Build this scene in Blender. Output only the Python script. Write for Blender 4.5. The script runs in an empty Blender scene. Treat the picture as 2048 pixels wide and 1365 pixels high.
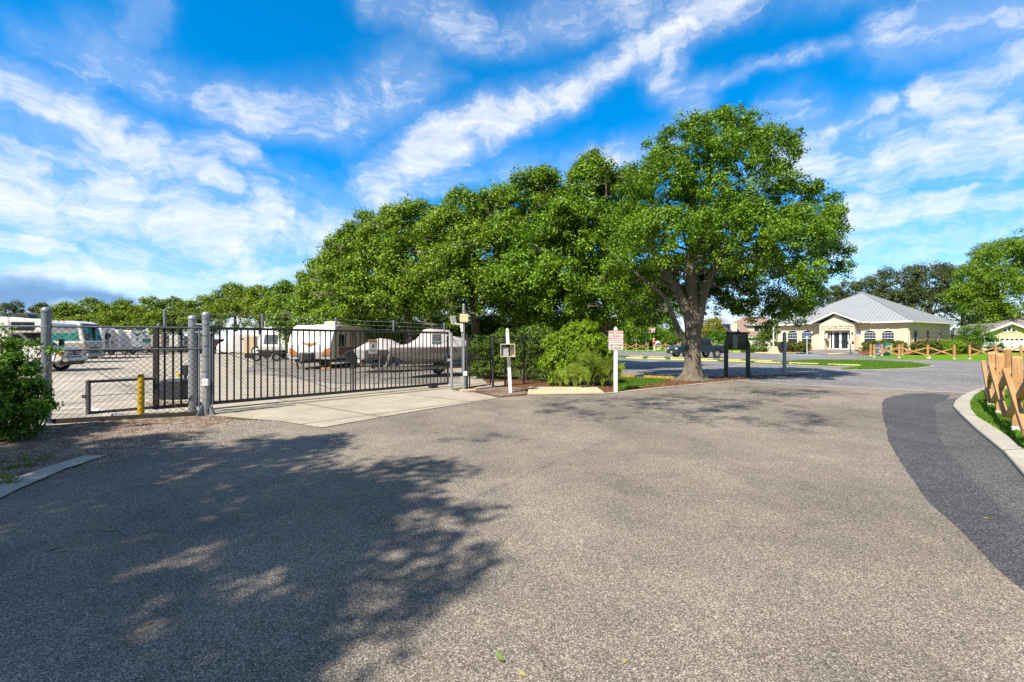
import bpy, math, random
import numpy as np
from mathutils import Vector, Matrix
R = math.radians
PI = math.pi
SC = bpy.context.scene
COL = SC.collection
F, CH, CX, CY = 970.0, 1.6, 1024.0, 683.0      # focal length in photo pixels, eye height, principal point

# ------------------------------------------------------------------ camera
cam_d = bpy.data.cameras.new('camera'); cam = bpy.data.objects.new('camera', cam_d); COL.objects.link(cam)
cam.location = (0, 0, CH); cam.rotation_euler = (R(90), 0, 0)
cam_d.sensor_width = 36; cam_d.lens = 36 * F / 2048; cam_d.clip_start = 0.05; cam_d.clip_end = 6000
SC.camera = cam

# ------------------------------------------------------------------ sun and exposure
SUN_AZ = R(53); SUN_EL = R(48)                  # shadows run towards +X+Y
sdir = Vector((-math.cos(SUN_AZ) * math.cos(SUN_EL), -math.sin(SUN_AZ) * math.cos(SUN_EL), math.sin(SUN_EL)))
sl = bpy.data.lights.new('sun', 'SUN'); sl.energy = 5.0; sl.angle = R(0.55); sl.color = (1.0, 0.91, 0.77)
so = bpy.data.objects.new('sun', sl); COL.objects.link(so)
so.rotation_euler = sdir.to_track_quat('Z', 'Y').to_euler(); so.location = (-60, -80, 80)
SC.view_settings.view_transform = 'Standard'; SC.view_settings.look = 'None'
SC.view_settings.exposure = 0.62; SC.view_settings.gamma = 1.0
SC.cycles.use_denoising = False
SC.cycles.use_adaptive_sampling = False
SC.cycles.sample_clamp_indirect = 4.0
SC.cycles.max_bounces = 8; SC.cycles.diffuse_bounces = 3; SC.cycles.glossy_bounces = 3
SC.cycles.transmission_bounces = 6; SC.cycles.transparent_max_bounces = 12
SC.cycles.caustics_reflective = False; SC.cycles.caustics_refractive = False

# ------------------------------------------------------------------ world: clear sky with high cirrus
W = bpy.data.worlds.new('World'); SC.world = W; W.use_nodes = True
def world_sky():
    nt = W.node_tree; N = nt.nodes; L = nt.links; N.clear()
    out = N.new('ShaderNodeOutputWorld'); bg = N.new('ShaderNodeBackground'); bg.inputs[1].default_value = 0.115
    L.new(bg.outputs[0], out.inputs[0])
    sky = N.new('ShaderNodeTexSky'); sky.sky_type = 'NISHITA'; sky.sun_disc = False
    sky.sun_elevation = SUN_EL; sky.sun_rotation = math.atan2(sdir.x, sdir.y)
    sky.air_density = 1.0; sky.dust_density = 0.3; sky.ozone_density = 2.5
    hs = N.new('ShaderNodeHueSaturation'); hs.inputs['Saturation'].default_value = 1.22; hs.inputs['Value'].default_value = 1.0
    hs.inputs['Hue'].default_value = 0.491
    tn = N.new('ShaderNodeMix'); tn.data_type = 'RGBA'; tn.blend_type = 'MULTIPLY'; tn.inputs['Factor'].default_value = 1; tn.inputs['B'].default_value = (.33, .90, 1.42, 1)
    L.new(sky.outputs[0], tn.inputs['A']); L.new(tn.outputs['Result'], hs.inputs['Color'])
    def M(op, a, b=None, c=None, clamp=False):
        n = N.new('ShaderNodeMath'); n.operation = op; n.use_clamp = clamp
        for i, x in enumerate((a, b, c)):
            if x is None: continue
            if isinstance(x, (int, float)): n.inputs[i].default_value = x
            else: L.new(x, n.inputs[i])
        return n.outputs[0]
    def V(op, a, b=None, c=None, sc=None):
        n = N.new('ShaderNodeVectorMath'); n.operation = op
        for i, x in enumerate((a, b, c)):
            if x is None: continue
            if isinstance(x, (tuple, list)): n.inputs[i].default_value = x
            else: L.new(x, n.inputs[i])
        if sc is not None:
            if isinstance(sc, (int, float)): n.inputs['Scale'].default_value = sc
            else: L.new(sc, n.inputs['Scale'])
        return n
    tc = N.new('ShaderNodeTexCoord'); sp = N.new('ShaderNodeSeparateXYZ'); L.new(tc.outputs['Generated'], sp.inputs[0])
    az = M('ARCTAN2', sp.outputs[0], sp.outputs[1]); el = M('ARCSINE', sp.outputs[2])
    lowt = N.new('ShaderNodeMix'); lowt.data_type = 'RGBA'; L.new(M('SUBTRACT', 1.0, M('DIVIDE', M('ABSOLUTE', el), .52), clamp=True), lowt.inputs['Factor']); lowt.inputs['A'].default_value = (.33, .90, 1.42, 1); lowt.inputs['B'].default_value = (.78, .92, 1.25, 1); L.new(lowt.outputs['Result'], tn.inputs['B'])
    cb = N.new('ShaderNodeCombineXYZ'); L.new(az, cb.inputs[0]); L.new(el, cb.inputs[1])
    def noise(vec, scale, det=5, rough=.6, dist=0.0):
        n = N.new('ShaderNodeTexNoise'); n.inputs['Scale'].default_value = scale; n.inputs['Detail'].default_value = det
        n.inputs['Roughness'].default_value = rough; n.inputs['Distortion'].default_value = dist
        L.new(vec, n.inputs['Vector']); return n
    w1 = noise(cb.outputs[0], 5.0, 4, .55)
    wv = V('MULTIPLY', V('SUBTRACT', w1.outputs['Color'], (.5, .5, .5)).outputs[0], (.16, .09, 0)).outputs[0]
    w2 = noise(cb.outputs[0], 22.0, 4, .65)
    wv2 = V('MULTIPLY', V('SUBTRACT', w2.outputs['Color'], (.5, .5, .5)).outputs[0], (.05, .028, 0)).outputs[0]
    P = V('ADD', V('ADD', cb.outputs[0], wv).outputs[0], wv2).outputs[0]
    # one soft capsule-shaped streak of cloud as a node group: P, A, AB/|AB|^2, AB, width, amount
    g = bpy.data.node_groups.new('cloud_streak', 'ShaderNodeTree')
    for nm, tp in (('P', 'NodeSocketVector'), ('A', 'NodeSocketVector'), ('AB', 'NodeSocketVector'), ('IL', 'NodeSocketFloat'),
                   ('W0', 'NodeSocketFloat'), ('W1', 'NodeSocketFloat'), ('K', 'NodeSocketFloat'), ('Acc', 'NodeSocketFloat')):
        g.interface.new_socket(nm, in_out='INPUT', socket_type=tp)
    g.interface.new_socket('D', in_out='OUTPUT', socket_type='NodeSocketFloat')
    gi = g.nodes.new('NodeGroupInput'); go = g.nodes.new('NodeGroupOutput')
    def gm(op, a, b=None, clamp=False):
        n = g.nodes.new('ShaderNodeMath'); n.operation = op; n.use_clamp = clamp
        for i, x in enumerate((a, b)):
            if x is None: continue
            if isinstance(x, (int, float)): n.inputs[i].default_value = x
            else: g.links.new(x, n.inputs[i])
        return n.outputs[0]
    def gv(op, a, b=None, sc=None):
        n = g.nodes.new('ShaderNodeVectorMath'); n.operation = op
        g.links.new(a, n.inputs[0])
        if b is not None: g.links.new(b, n.inputs[1])
        if sc is not None: g.links.new(sc, n.inputs['Scale'])
        return n
    pa = gv('SUBTRACT', gi.outputs['P'], gi.outputs['A']).outputs[0]
    t = gm('MULTIPLY', gv('DOT_PRODUCT', pa, gi.outputs['AB']).outputs['Value'], gi.outputs['IL'], True)
    dd = gv('LENGTH', gv('SUBTRACT', pa, gv('SCALE', gi.outputs['AB'], sc=t).outputs[0]).outputs[0]).outputs['Value']
    wd = gm('ADD', gi.outputs['W0'], gm('MULTIPLY', t, gm('SUBTRACT', gi.outputs['W1'], gi.outputs['W0'])))
    q = gm('SUBTRACT', 1.0, gm('DIVIDE', dd, wd), True)
    q = gm('MULTIPLY', gm('MULTIPLY', q, q), gm('SUBTRACT', 3.0, gm('MULTIPLY', q, 2.0)))
    g.links.new(gm('MAXIMUM', gi.outputs['Acc'], gm('MULTIPLY', q, gi.outputs['K'])), go.inputs[0])
    def ae(px, py):
        x, z = (px - CX) / F, (CY - py) / F; r = math.sqrt(1 + x * x + z * z)
        return (math.atan2(x, 1), math.asin(z / r), 0)
    streaks = [  # (px, py, half width px) -> next, amount
        ((1500, -30, 60), (1345, 40, 42), 1.0), ((1345, 40, 50), (1150, 175, 44), .85), ((1150, 175, 50), (1010, 240, 55), .95),
        ((1010, 240, 60), (850, 300, 75), 1.05), ((850, 300, 75), (745, 390, 70), 1.0), ((745, 400, 60), (1000, 330, 30), .55),
        ((1345, 40, 40), (1330, 150, 38), .75), ((1330, 150, 45), (1385, 210, 50), .6), ((1380, 165, 24), (1500, 135, 16), .5),
        ((1500, 135, 16), (1640, 118, 22), .55), ((1640, 118, 22), (1730, 98, 16), .5),
        ((760, -20, 60), (960, 60, 70), .68), ((960, 60, 70), (1300, 0, 50), .6), ((1180, -30, 60), (1800, -70, 60), .6),
        ((300, -10, 50), (240, 100, 55), .45), ((60, 95, 40), (190, 110, 60), .45), ((190, 110, 80), (110, 200, 60), .5),
        ((190, 110, 60), (420, 200, 65), .6), ((420, 200, 60), (690, 235, 80), .75), ((690, 235, 80), (850, 140, 80), .65),
        ((850, 140, 60), (930, 160, 25), .4),
        ((-80, 150, 60), (100, 215, 60), .9), ((100, 215, 60), (300, 300, 70), 1.0), ((300, 300, 65), (470, 375, 34), 1.1),
        ((300, 290, 60), (520, 320, 40), .75), ((520, 320, 40), (600, 375, 20), .6), ((-50, 240, 60), (250, 260, 70), .6),
        ((-100, 340, 80), (250, 400, 120), 1.05), ((250, 410, 110), (650, 480, 110), 1.0), ((-50, 400, 70), (150, 380, 60), .8),
        ((0, 480, 40), (160, 500, 30), .9), ((250, 520, 60), (700, 540, 70), .9), ((60, 560, 46), (360, 545, 40), 1.0),
        ((410, 595, 26), (470, 560, 22), 1.1), ((600, 380, 60), (740, 420, 40), .5),
        ((1580, 340, 90), (2100, 260, 120), .8), ((1860, 200, 45), (2120, 110, 60), 1.0), ((1780, 90, 60), (2120, 10, 60), .75),
        ((1600, 290, 50), (1790, 215, 24), .8), ((1520, 215, 22), (1600, 212, 14), .6), ((1700, 350, 50), (2100, 330, 60), .7),
        ((1700, 440, 50), (2150, 410, 50), 1.05), ((1640, 500, 50), (2100, 480, 60), .8), ((1680, 560, 40), (2100, 470, 60), .7),
        ((1180, 320, 40), (1330, 290, 60), .8), ((1000, 350, 60), (1200, 330, 60), .55), ((1560, 240, 60), (2100, 340, 60), .55)]
    acc = None
    for a, b, k in streaks:
        A = ae(a[0], a[1]); B = ae(b[0], b[1]); AB = (B[0] - A[0], B[1] - A[1], 0); l2 = AB[0] ** 2 + AB[1] ** 2
        n = N.new('ShaderNodeGroup'); n.node_tree = g; L.new(P, n.inputs['P'])
        n.inputs['A'].default_value = A; n.inputs['AB'].default_value = AB; n.inputs['IL'].default_value = 1 / l2
        n.inputs['W0'].default_value = a[2] * 1.4 / F; n.inputs['W1'].default_value = b[2] * 1.4 / F; n.inputs['K'].default_value = k
        if acc is None: n.inputs['Acc'].default_value = 0
        else: L.new(acc, n.inputs['Acc'])
        acc = n.outputs[0]
    # fibres drawn out along the streaks
    mp = N.new('ShaderNodeMapping'); mp.inputs['Rotation'].default_value = (0, 0, R(-10)); mp.inputs['Scale'].default_value = (1.2, 5.0, 1)
    L.new(P, mp.inputs[0]); f1 = noise(mp.outputs[0], 5.5, 8, .68, .35)
    mp2 = N.new('ShaderNodeMapping'); mp2.inputs['Rotation'].default_value = (0, 0, R(28)); mp2.inputs['Scale'].default_value = (1.5, 7.0, 1)
    L.new(P, mp2.inputs[0]); f2 = noise(mp2.outputs[0], 7.0, 8, .7, .3)
    f3 = noise(cb.outputs[0], 3.2, 3, .5)
    fib = M('ADD', M('MULTIPLY', f1.outputs['Fac'], .55), M('MULTIPLY', f2.outputs['Fac'], .45))
    # thin veil everywhere, thicker towards the horizon
    low = M('SUBTRACT', 1.0, M('DIVIDE', M('ABSOLUTE', el), .42), clamp=True)
    veil = M('ADD', M('MULTIPLY', low, .40), M('MULTIPLY', M('SUBTRACT', f3.outputs['Fac'], .52, clamp=True), .35))
    dens = M('MAXIMUM', acc, veil)
    mr = N.new('ShaderNodeMapRange'); mr.inputs['From Min'].default_value = .25; mr.inputs['From Max'].default_value = .66
    mr.inputs['To Min'].default_value = .3; mr.inputs['To Max'].default_value = 1.2; L.new(fib, mr.inputs['Value'])
    brk = noise(P, 9.0, 4, .6)
    dens = M('MULTIPLY', dens, M('ADD', .72, M('MULTIPLY', M('SUBTRACT', brk.outputs['Fac'], .38, clamp=True), 2.2, clamp=True)), clamp=True)
    # fibres eat into the edges of each streak, so that it ends in wisps
    fine = noise(mp.outputs[0], 21.0, 6, .7, .2)
    fb = M('ADD', M('MULTIPLY', fib, .8), M('MULTIPLY', fine.outputs['Fac'], .2))
    er = M('MULTIPLY', M('SUBTRACT', M('ADD', M('MULTIPLY', fb, 2.7), M('MULTIPLY', dens, .95)), 1.86), 1.25, clamp=True)
    dens = M('MULTIPLY', M('ADD', M('MULTIPLY', er, .68), M('MULTIPLY', dens, .32)), M('MULTIPLY', M('MINIMUM', dens, .5), 2.0), clamp=True)
    hz = M('SUBTRACT', 1.0, M('DIVIDE', M('ABSOLUTE', el), .22), clamp=True)
    dens = M('MAXIMUM', dens, M('MULTIPLY', M('MULTIPLY', hz, M('ADD', .55, M('MULTIPLY', hz, .45))), .72))
    dens = M('MINIMUM', dens, .9)
    # a grey-blue bank of cumulus low on the left
    gs = N.new('ShaderNodeGroup'); gs.node_tree = g; L.new(P, gs.inputs['P'])
    A = ae(-60, 590); B = ae(250, 606); AB = (B[0] - A[0], B[1] - A[1], 0)
    gs.inputs['A'].default_value = A; gs.inputs['AB'].default_value = AB; gs.inputs['IL'].default_value = 1 / (AB[0] ** 2 + AB[1] ** 2)
    gs.inputs['W0'].default_value = .045; gs.inputs['W1'].default_value = .02; gs.inputs['K'].default_value = 1.5; gs.inputs['Acc'].default_value = 0
    # cloud added over the unseen sky behind and overhead, as neutral fill light
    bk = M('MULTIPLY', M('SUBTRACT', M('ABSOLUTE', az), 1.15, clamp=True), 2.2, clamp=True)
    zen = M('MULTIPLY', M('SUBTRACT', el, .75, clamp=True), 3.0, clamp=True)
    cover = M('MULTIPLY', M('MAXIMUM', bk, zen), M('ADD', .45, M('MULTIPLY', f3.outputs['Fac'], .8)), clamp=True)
    mix = N.new('ShaderNodeMix'); mix.data_type = 'RGBA'; L.new(dens, mix.inputs['Factor']); L.new(hs.outputs[0], mix.inputs['A'])
    mix.inputs['B'].default_value = (6.1, 6.15, 6.2, 1)
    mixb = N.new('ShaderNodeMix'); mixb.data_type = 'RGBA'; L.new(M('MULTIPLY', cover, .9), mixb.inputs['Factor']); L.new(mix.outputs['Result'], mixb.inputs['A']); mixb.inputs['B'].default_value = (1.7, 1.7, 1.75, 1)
    mix2 = N.new('ShaderNodeMix'); mix2.data_type = 'RGBA'; L.new(M('MULTIPLY', gs.outputs[0], .7, clamp=True), mix2.inputs['Factor'])
    L.new(mixb.outputs['Result'], mix2.inputs['A']); mix2.inputs['B'].default_value = (1.3, 2.5, 4.3, 1)
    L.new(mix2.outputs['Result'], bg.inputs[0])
world_sky()

# ------------------------------------------------------------------ helpers
def G(px, py, z=0.0):
    """ground point seen at photo pixel (px, py)"""
    y = F * (CH - z) / (py - CY); return Vector(((px - CX) / F * y, y, z))
def XZ(px, py, Y):
    """point at depth Y seen at a photo pixel"""
    return Vector(((px - CX) / F * Y, Y, CH + (CY - py) / F * Y))

def link(o, parent=None):
    COL.objects.link(o)
    if parent is not None: o.parent = parent
    return o
def tag(o, label=None, cat=None, group=None, kind=None):
    if label: o['label'] = label
    if cat: o['category'] = cat
    if group: o['group'] = group
    if kind: o['kind'] = kind
    return o
def thing(name, label, cat, loc=(0, 0, 0), rz=0.0, group=None):
    o = bpy.data.objects.new(name, None); o.empty_display_size = .3; link(o)
    o.location = loc; o.rotation_euler = (0, 0, rz); o['label'] = label; o['category'] = cat
    if group: o['group'] = group
    return o

class MB:
    def __init__(s): s.v = []; s.f = []; s.m = []; s.cm = 0
    def add(s, vs, fs, M=None):
        n = len(s.v)
        s.v += [tuple(M @ Vector(p)) if M else tuple(p) for p in vs]
        s.f += [tuple(i + n for i in f) for f in fs]; s.m += [s.cm] * len(fs); return s
    def mat(s, i): s.cm = i; return s
    def box(s, c, d, rz=0.0, rx=0.0, ry=0.0):
        x, y, z = d[0] / 2, d[1] / 2, d[2] / 2
        vs = [(-x, -y, -z), (x, -y, -z), (x, y, -z), (-x, y, -z), (-x, -y, z), (x, -y, z), (x, y, z), (-x, y, z)]
        M = Matrix.Translation(c) @ Matrix.Rotation(rz, 4, 'Z') @ Matrix.Rotation(ry, 4, 'Y') @ Matrix.Rotation(rx, 4, 'X')
        return s.add(vs, [(0, 3, 2, 1), (4, 5, 6, 7), (0, 1, 5, 4), (1, 2, 6, 5), (2, 3, 7, 6), (3, 0, 4, 7)], M)
    def bar(s, a, b, w, h=None):
        a, b = Vector(a), Vector(b); h = h or w; d = (b - a); l = d.length
        if l < 1e-6: return s
        d.normalize(); up = Vector((0, 0, 1)) if abs(d.z) < .95 else Vector((0, 1, 0))
        sd = d.cross(up).normalized(); up = sd.cross(d)
        vs = []
        for p in (a, b):
            for i, j in ((-1, -1), (1, -1), (1, 1), (-1, 1)): vs.append(p + sd * (i * w / 2) + up * (j * h / 2))
        return s.add(vs, [(0, 1, 2, 3), (7, 6, 5, 4), (0, 4, 5, 1), (1, 5, 6, 2), (2, 6, 7, 3), (3, 7, 4, 0)])
    def tube(s, pts, rad, n=8, cap=True):
        pts = [Vector(p) for p in pts]; k = len(pts)
        if not hasattr(rad, '__len__'): rad = [rad] * k
        vs = []; prev = None
        for i, p in enumerate(pts):
            d = (pts[min(i + 1, k - 1)] - pts[max(i - 1, 0)]).normalized()
            if prev is None:
                up = Vector((0, 0, 1)) if abs(d.z) < .9 else Vector((1, 0, 0)); sd = d.cross(up).normalized()
            else: sd = (prev - d * prev.dot(d)).normalized()
            prev = sd; up = sd.cross(d)
            for j in range(n):
                a = 2 * PI * j / n; vs.append(p + (sd * math.cos(a) + up * math.sin(a)) * rad[i])
        fs = [(i * n + j, i * n + (j + 1) % n, (i + 1) * n + (j + 1) % n, (i + 1) * n + j) for i in range(k - 1) for j in range(n)]
        if cap: fs += [tuple(range(n - 1, -1, -1)), tuple((k - 1) * n + j for j in range(n))]
        return s.add(vs, fs)
    def lathe(s, prof, c=(0, 0, 0), n=16, axis='Z'):
        vs = []
        for r, z in prof:
            for j in range(n):
                a = 2 * PI * j / n; vs.append((r * math.cos(a), r * math.sin(a), z))
        k = len(prof)
        fs = [(i * n + j, i * n + (j + 1) % n, (i + 1) * n + (j + 1) % n, (i + 1) * n + j) for i in range(k - 1) for j in range(n)]
        hollow = prof[0][0] == prof[-1][0] and max(p[0] for p in prof) > prof[0][0] * 1.2      # a tyre: open in the middle
        if prof[0][0] > 1e-4 and not hollow: fs.append(tuple(range(n - 1, -1, -1)))
        if prof[-1][0] > 1e-4 and not hollow: fs.append(tuple((k - 1) * n + j for j in range(n)))
        M = Matrix.Translation(c)
        if axis == 'Y': M = M @ Matrix.Rotation(R(90), 4, 'X')
        if axis == 'X': M = M @ Matrix.Rotation(R(90), 4, 'Y')
        return s.add(vs, fs, M)
    def prism(s, poly, a, b, plane='XY', c=(0, 0, 0)):
        """polygon extruded: plane XY between z a..b, XZ between y a..b"""
        n = len(poly)
        if plane == 'XY': vs = [(x, y, a) for x, y in poly] + [(x, y, b) for x, y in poly]
        elif plane == 'XZ': vs = [(x, a, y) for x, y in poly] + [(x, b, y) for x, y in poly]
        else: vs = [(a, x, y) for x, y in poly] + [(b, x, y) for x, y in poly]
        fs = [tuple(range(n)), tuple(range(2 * n - 1, n - 1, -1))] + [(i, n + i, n + (i + 1) % n, (i + 1) % n) for i in range(n)]
        return s.add(vs, fs, Matrix.Translation(c))
    def build(s, name, mat, parent=None, smooth=False, bevel=0.0, seg=2, label=None, off=None):
        me = bpy.data.meshes.new(name)
        vs = s.v
        if off is not None: vs = [(p[0] - off[0], p[1] - off[1], p[2] - off[2]) for p in vs]
        me.from_pydata(vs, [], s.f)
        ms = mat if isinstance(mat, (list, tuple)) else [mat]
        for m in ms: me.materials.append(m)
        if len(ms) > 1: me.polygons.foreach_set('material_index', s.m)
        me.update()
        import bmesh
        bm = bmesh.new(); bm.from_mesh(me); bmesh.ops.recalc_face_normals(bm, faces=bm.faces); bm.to_mesh(me); bm.free()
        if smooth:
            me.polygons.foreach_set('use_smooth', [True] * len(me.polygons))
            try: me.set_sharp_from_angle(angle=R(40))
            except Exception: pass
        o = link(bpy.data.objects.new(name, me), parent)
        if bevel:
            b = o.modifiers.new('bevel', 'BEVEL'); b.width = bevel; b.segments = seg; b.limit_method = 'ANGLE'; b.angle_limit = R(35)
        if label: o['label'] = label
        return o

def copy_tree(o, parent=None):
    c = o.copy(); COL.objects.link(c); c.parent = parent
    for ch in list(o.children): copy_tree(ch, c)
    return c

# ------------------------------------------------------------------ materials
def new_mat(name):
    m = bpy.data.materials.new(name); m.use_nodes = True
    return m, m.node_tree, m.node_tree.nodes['Principled BSDF']
def N_(nt, t, **k):
    n = nt.nodes.new(t)
    for a, b in k.items(): setattr(n, a, b)
    return n
def coord(nt, world=True):
    if world:
        return N_(nt, 'ShaderNodeNewGeometry').outputs['Position']
    return N_(nt, 'ShaderNodeTexCoord').outputs['Object']
def tex_noise(nt, vec, scale, det=4, rough=.6, stretch=None):
    if stretch:
        mp = N_(nt, 'ShaderNodeMapping'); mp.inputs['Scale'].default_value = stretch; nt.links.new(vec, mp.inputs[0]); vec = mp.outputs[0]
    n = N_(nt, 'ShaderNodeTexNoise'); n.inputs['Scale'].default_value = scale; n.inputs['Detail'].default_value = det
    n.inputs['Roughness'].default_value = rough; nt.links.new(vec, n.inputs['Vector']); return n.outputs['Fac']
def ramp(nt, fac, stops):
    r = N_(nt, 'ShaderNodeValToRGB'); e = r.color_ramp.elements
    while len(e) < len(stops): e.new(.5)
    for i, (p, c) in enumerate(stops): e[i].position = p; e[i].color = (*c, 1)
    nt.links.new(fac, r.inputs[0]); return r.outputs['Color']
def mixc(nt, fac, a, b, mode='MIX'):
    m = N_(nt, 'ShaderNodeMix', data_type='RGBA', blend_type=mode)
    for s_, x in (('Factor', fac), ('A', a), ('B', b)):
        if isinstance(x, (int, float)): m.inputs[s_].default_value = x
        elif isinstance(x, (tuple, list)): m.inputs[s_].default_value = (*x[:3], 1)
        else: nt.links.new(x, m.inputs[s_])
    return m.outputs['Result']
def bump(nt, b, h, strength=.3, dist=.01):
    n = N_(nt, 'ShaderNodeBump'); n.inputs['Strength'].default_value = strength; n.inputs['Distance'].default_value = dist
    nt.links.new(h, n.inputs['Height']); nt.links.new(n.outputs[0], b.inputs['Normal'])
MATS = {}
def paint(name, col, rough=.5, metal=0.0, var=.12, scale=6.0, dirt=0.0, coat=0.0, world=False, bmp=0.0):
    """painted or plain surface with slight uneven tone and optional grime"""
    if name in MATS: return MATS[name]
    m, nt, b = new_mat(name); c = coord(nt, world)
    n = tex_noise(nt, c, scale, 5, .65)
    lo = tuple(x * (1 - var) for x in col); hi = tuple(min(1, x * (1 + var)) for x in col)
    cc = ramp(nt, n, [(.3, lo), (.7, hi)])
    if dirt:
        d = tex_noise(nt, c, scale * .6, 7, .75, (1, 1, .35))
        f = ramp(nt, d, [(.48, (0, 0, 0)), (.72, (dirt,) * 3)])
        cc = mixc(nt, f, cc, (.12, .10, .075))
    nt.links.new(cc, b.inputs['Base Color']); b.inputs['Roughness'].default_value = rough; b.inputs['Metallic'].default_value = metal
    if coat: b.inputs['Coat Weight'].default_value = coat; b.inputs['Coat Roughness'].default_value = .08
    if name.startswith('black_mesh'): b.inputs['Specular IOR Level'].default_value = .1
    if bmp: bump(nt, b, n, bmp, .01)
    MATS[name] = m; return m
def leafmat(name, a, b_, c, trans=.3, scale=.8):
    """foliage: tone varies from leaf to leaf and in patches; light passes through the leaves"""
    m, nt, b = new_mat(name); g = N_(nt, 'ShaderNodeNewGeometry')
    n = tex_noise(nt, g.outputs['Position'], scale, 3, .6)
    r1 = ramp(nt, g.outputs['Random Per Island'], [(0, a), (.5, b_), (.88, c), (1, tuple(min(1, x * 1.35) for x in c))])
    cc = mixc(nt, ramp(nt, n, [(.35, (0, 0, 0)), (.65, (.45,) * 3)]), r1, c)
    nt.links.new(cc, b.inputs['Base Color']); b.inputs['Roughness'].default_value = .45; b.inputs['Specular IOR Level'].default_value = .3
    tr = N_(nt, 'ShaderNodeBsdfTranslucent'); nt.links.new(mixc(nt, 1.0, cc, (1.25, 1.3, .45), 'MULTIPLY'), tr.inputs[0])
    ms = N_(nt, 'ShaderNodeMixShader'); ms.inputs[0].default_value = trans
    out = nt.nodes['Material Output']; nt.links.new(b.outputs[0], ms.inputs[1]); nt.links.new(tr.outputs[0], ms.inputs[2]); nt.links.new(ms.outputs[0], out.inputs[0])
    return m

def mat_asphalt(name, stone, tar, fine, patch=(.75, 1.12), keep=.5, tan=None):
    m, nt, b = new_mat(name); c = coord(nt)
    v = N_(nt, 'ShaderNodeTexVoronoi'); v.inputs['Scale'].default_value = fine; nt.links.new(c, v.inputs['Vector'])
    s = N_(nt, 'ShaderNodeSeparateColor'); nt.links.new(v.outputs['Color'], s.inputs[0])
    v2 = N_(nt, 'ShaderNodeTexVoronoi'); v2.inputs['Scale'].default_value = fine * .7; nt.links.new(c, v2.inputs['Vector'])
    s2 = N_(nt, 'ShaderNodeSeparateColor'); nt.links.new(v2.outputs['Color'], s2.inputs[0])
    cc = ramp(nt, s.outputs[0], [(0, tar), (keep, tuple((x + y) / 2 for x, y in zip(tar, stone))), (.85, stone), (1, tuple(min(1, x * 1.9) for x in stone))])
    cc = mixc(nt, ramp(nt, s2.outputs[1], [(.55, (0, 0, 0)), (1, (.6,) * 3)]), cc, tuple(x * .55 for x in tar))
    cc = mixc(nt, ramp(nt, s2.outputs[0], [(.86, (0, 0, 0)), (1, (.7,) * 3)]), cc, tuple(min(1, x * 1.7) for x in stone))
    n1 = tex_noise(nt, c, .35, 5, .6); n2 = tex_noise(nt, c, 1.7, 6, .7); n3 = tex_noise(nt, c, .5, 4, .6, (1, .25, 1))
    k = ramp(nt, n1, [(.32, (patch[0],) * 3), (.68, (patch[1],) * 3)]); cc = mixc(nt, 1.0, cc, k, 'MULTIPLY')
    k = ramp(nt, n2, [(.3, (.82, .83, .86)), (.7, (1.12, 1.1, 1.06))]); cc = mixc(nt, 1.0, cc, k, 'MULTIPLY')
    k = ramp(nt, n3, [(.35, (.84, .84, .86)), (.62, (1.04, 1.03, 1.0))]); cc = mixc(nt, 1.0, cc, k, 'MULTIPLY')
    # oil and tyre stains, and hairline cracks
    o1 = tex_noise(nt, c, 1.1, 3, .5, (1, .55, 1)); cc = mixc(nt, ramp(nt, o1, [(.60, (0,) * 3), (.70, (.28,) * 3)]), cc, tuple(x * .8 for x in tar))
    wn = N_(nt, 'ShaderNodeTexNoise'); wn.inputs['Scale'].default_value = 1.3; wn.inputs['Detail'].default_value = 5; nt.links.new(c, wn.inputs['Vector'])
    wv = mixc(nt, .35, c, wn.outputs['Color']); ve = N_(nt, 'ShaderNodeTexVoronoi'); ve.feature = 'DISTANCE_TO_EDGE'; ve.inputs['Scale'].default_value = .42; nt.links.new(wv, ve.inputs['Vector'])
    mk = mixc(nt, 1.0, ramp(nt, ve.outputs['Distance'], [(.0, (.5,) * 3), (.006, (0,) * 3)]), ramp(nt, n1, [(.5, (0,) * 3), (.56, (1,) * 3)]), 'MULTIPLY'); cc = mixc(nt, mk, cc, (.02, .019, .018))
    nt.links.new(cc, b.inputs['Base Color']); b.inputs['Roughness'].default_value = .85; b.inputs['Specular IOR Level'].default_value = .25
    bump(nt, b, s.outputs[0], .35, .004)
    return m
def mat_concrete(name, col, crack=True, stain=.5, joint=0.0):
    m, nt, b = new_mat(name); c = coord(nt)
    n1 = tex_noise(nt, c, .8, 7, .68); n2 = tex_noise(nt, c, 60, 2, .5); n3 = tex_noise(nt, c, 2.6, 8, .8)
    cc = ramp(nt, n1, [(.3, tuple(x * .72 for x in col)), (.65, col)])
    cc = mixc(nt, 1.0, cc, ramp(nt, n2, [(.3, (.8,) * 3), (.7, (1.12,) * 3)]), 'MULTIPLY')
    cc = mixc(nt, ramp(nt, n3, [(.5, (0, 0, 0)), (.72, (stain,) * 3)]), cc, tuple(x * .5 for x in col))
    if joint:
        br = N_(nt, 'ShaderNodeTexBrick'); br.inputs['Scale'].default_value = 1 / joint; br.inputs['Mortar Size'].default_value = .012; br.offset = 0
        br.inputs['Brick Width'].default_value = 1; br.inputs['Row Height'].default_value = 1
        mp = N_(nt, 'ShaderNodeMapping'); mp.inputs['Rotation'].default_value = (0, 0, R(40)); nt.links.new(c, mp.inputs[0]); nt.links.new(mp.outputs[0], br.inputs['Vector'])
        cc = mixc(nt, br.outputs['Fac'], cc, tuple(x * .35 for x in col))
    nt.links.new(cc, b.inputs['Base Color']); b.inputs['Roughness'].default_value = .9; b.inputs['Specular IOR Level'].default_value = .2
    bump(nt, b, n2, .25, .003)
    return m
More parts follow.
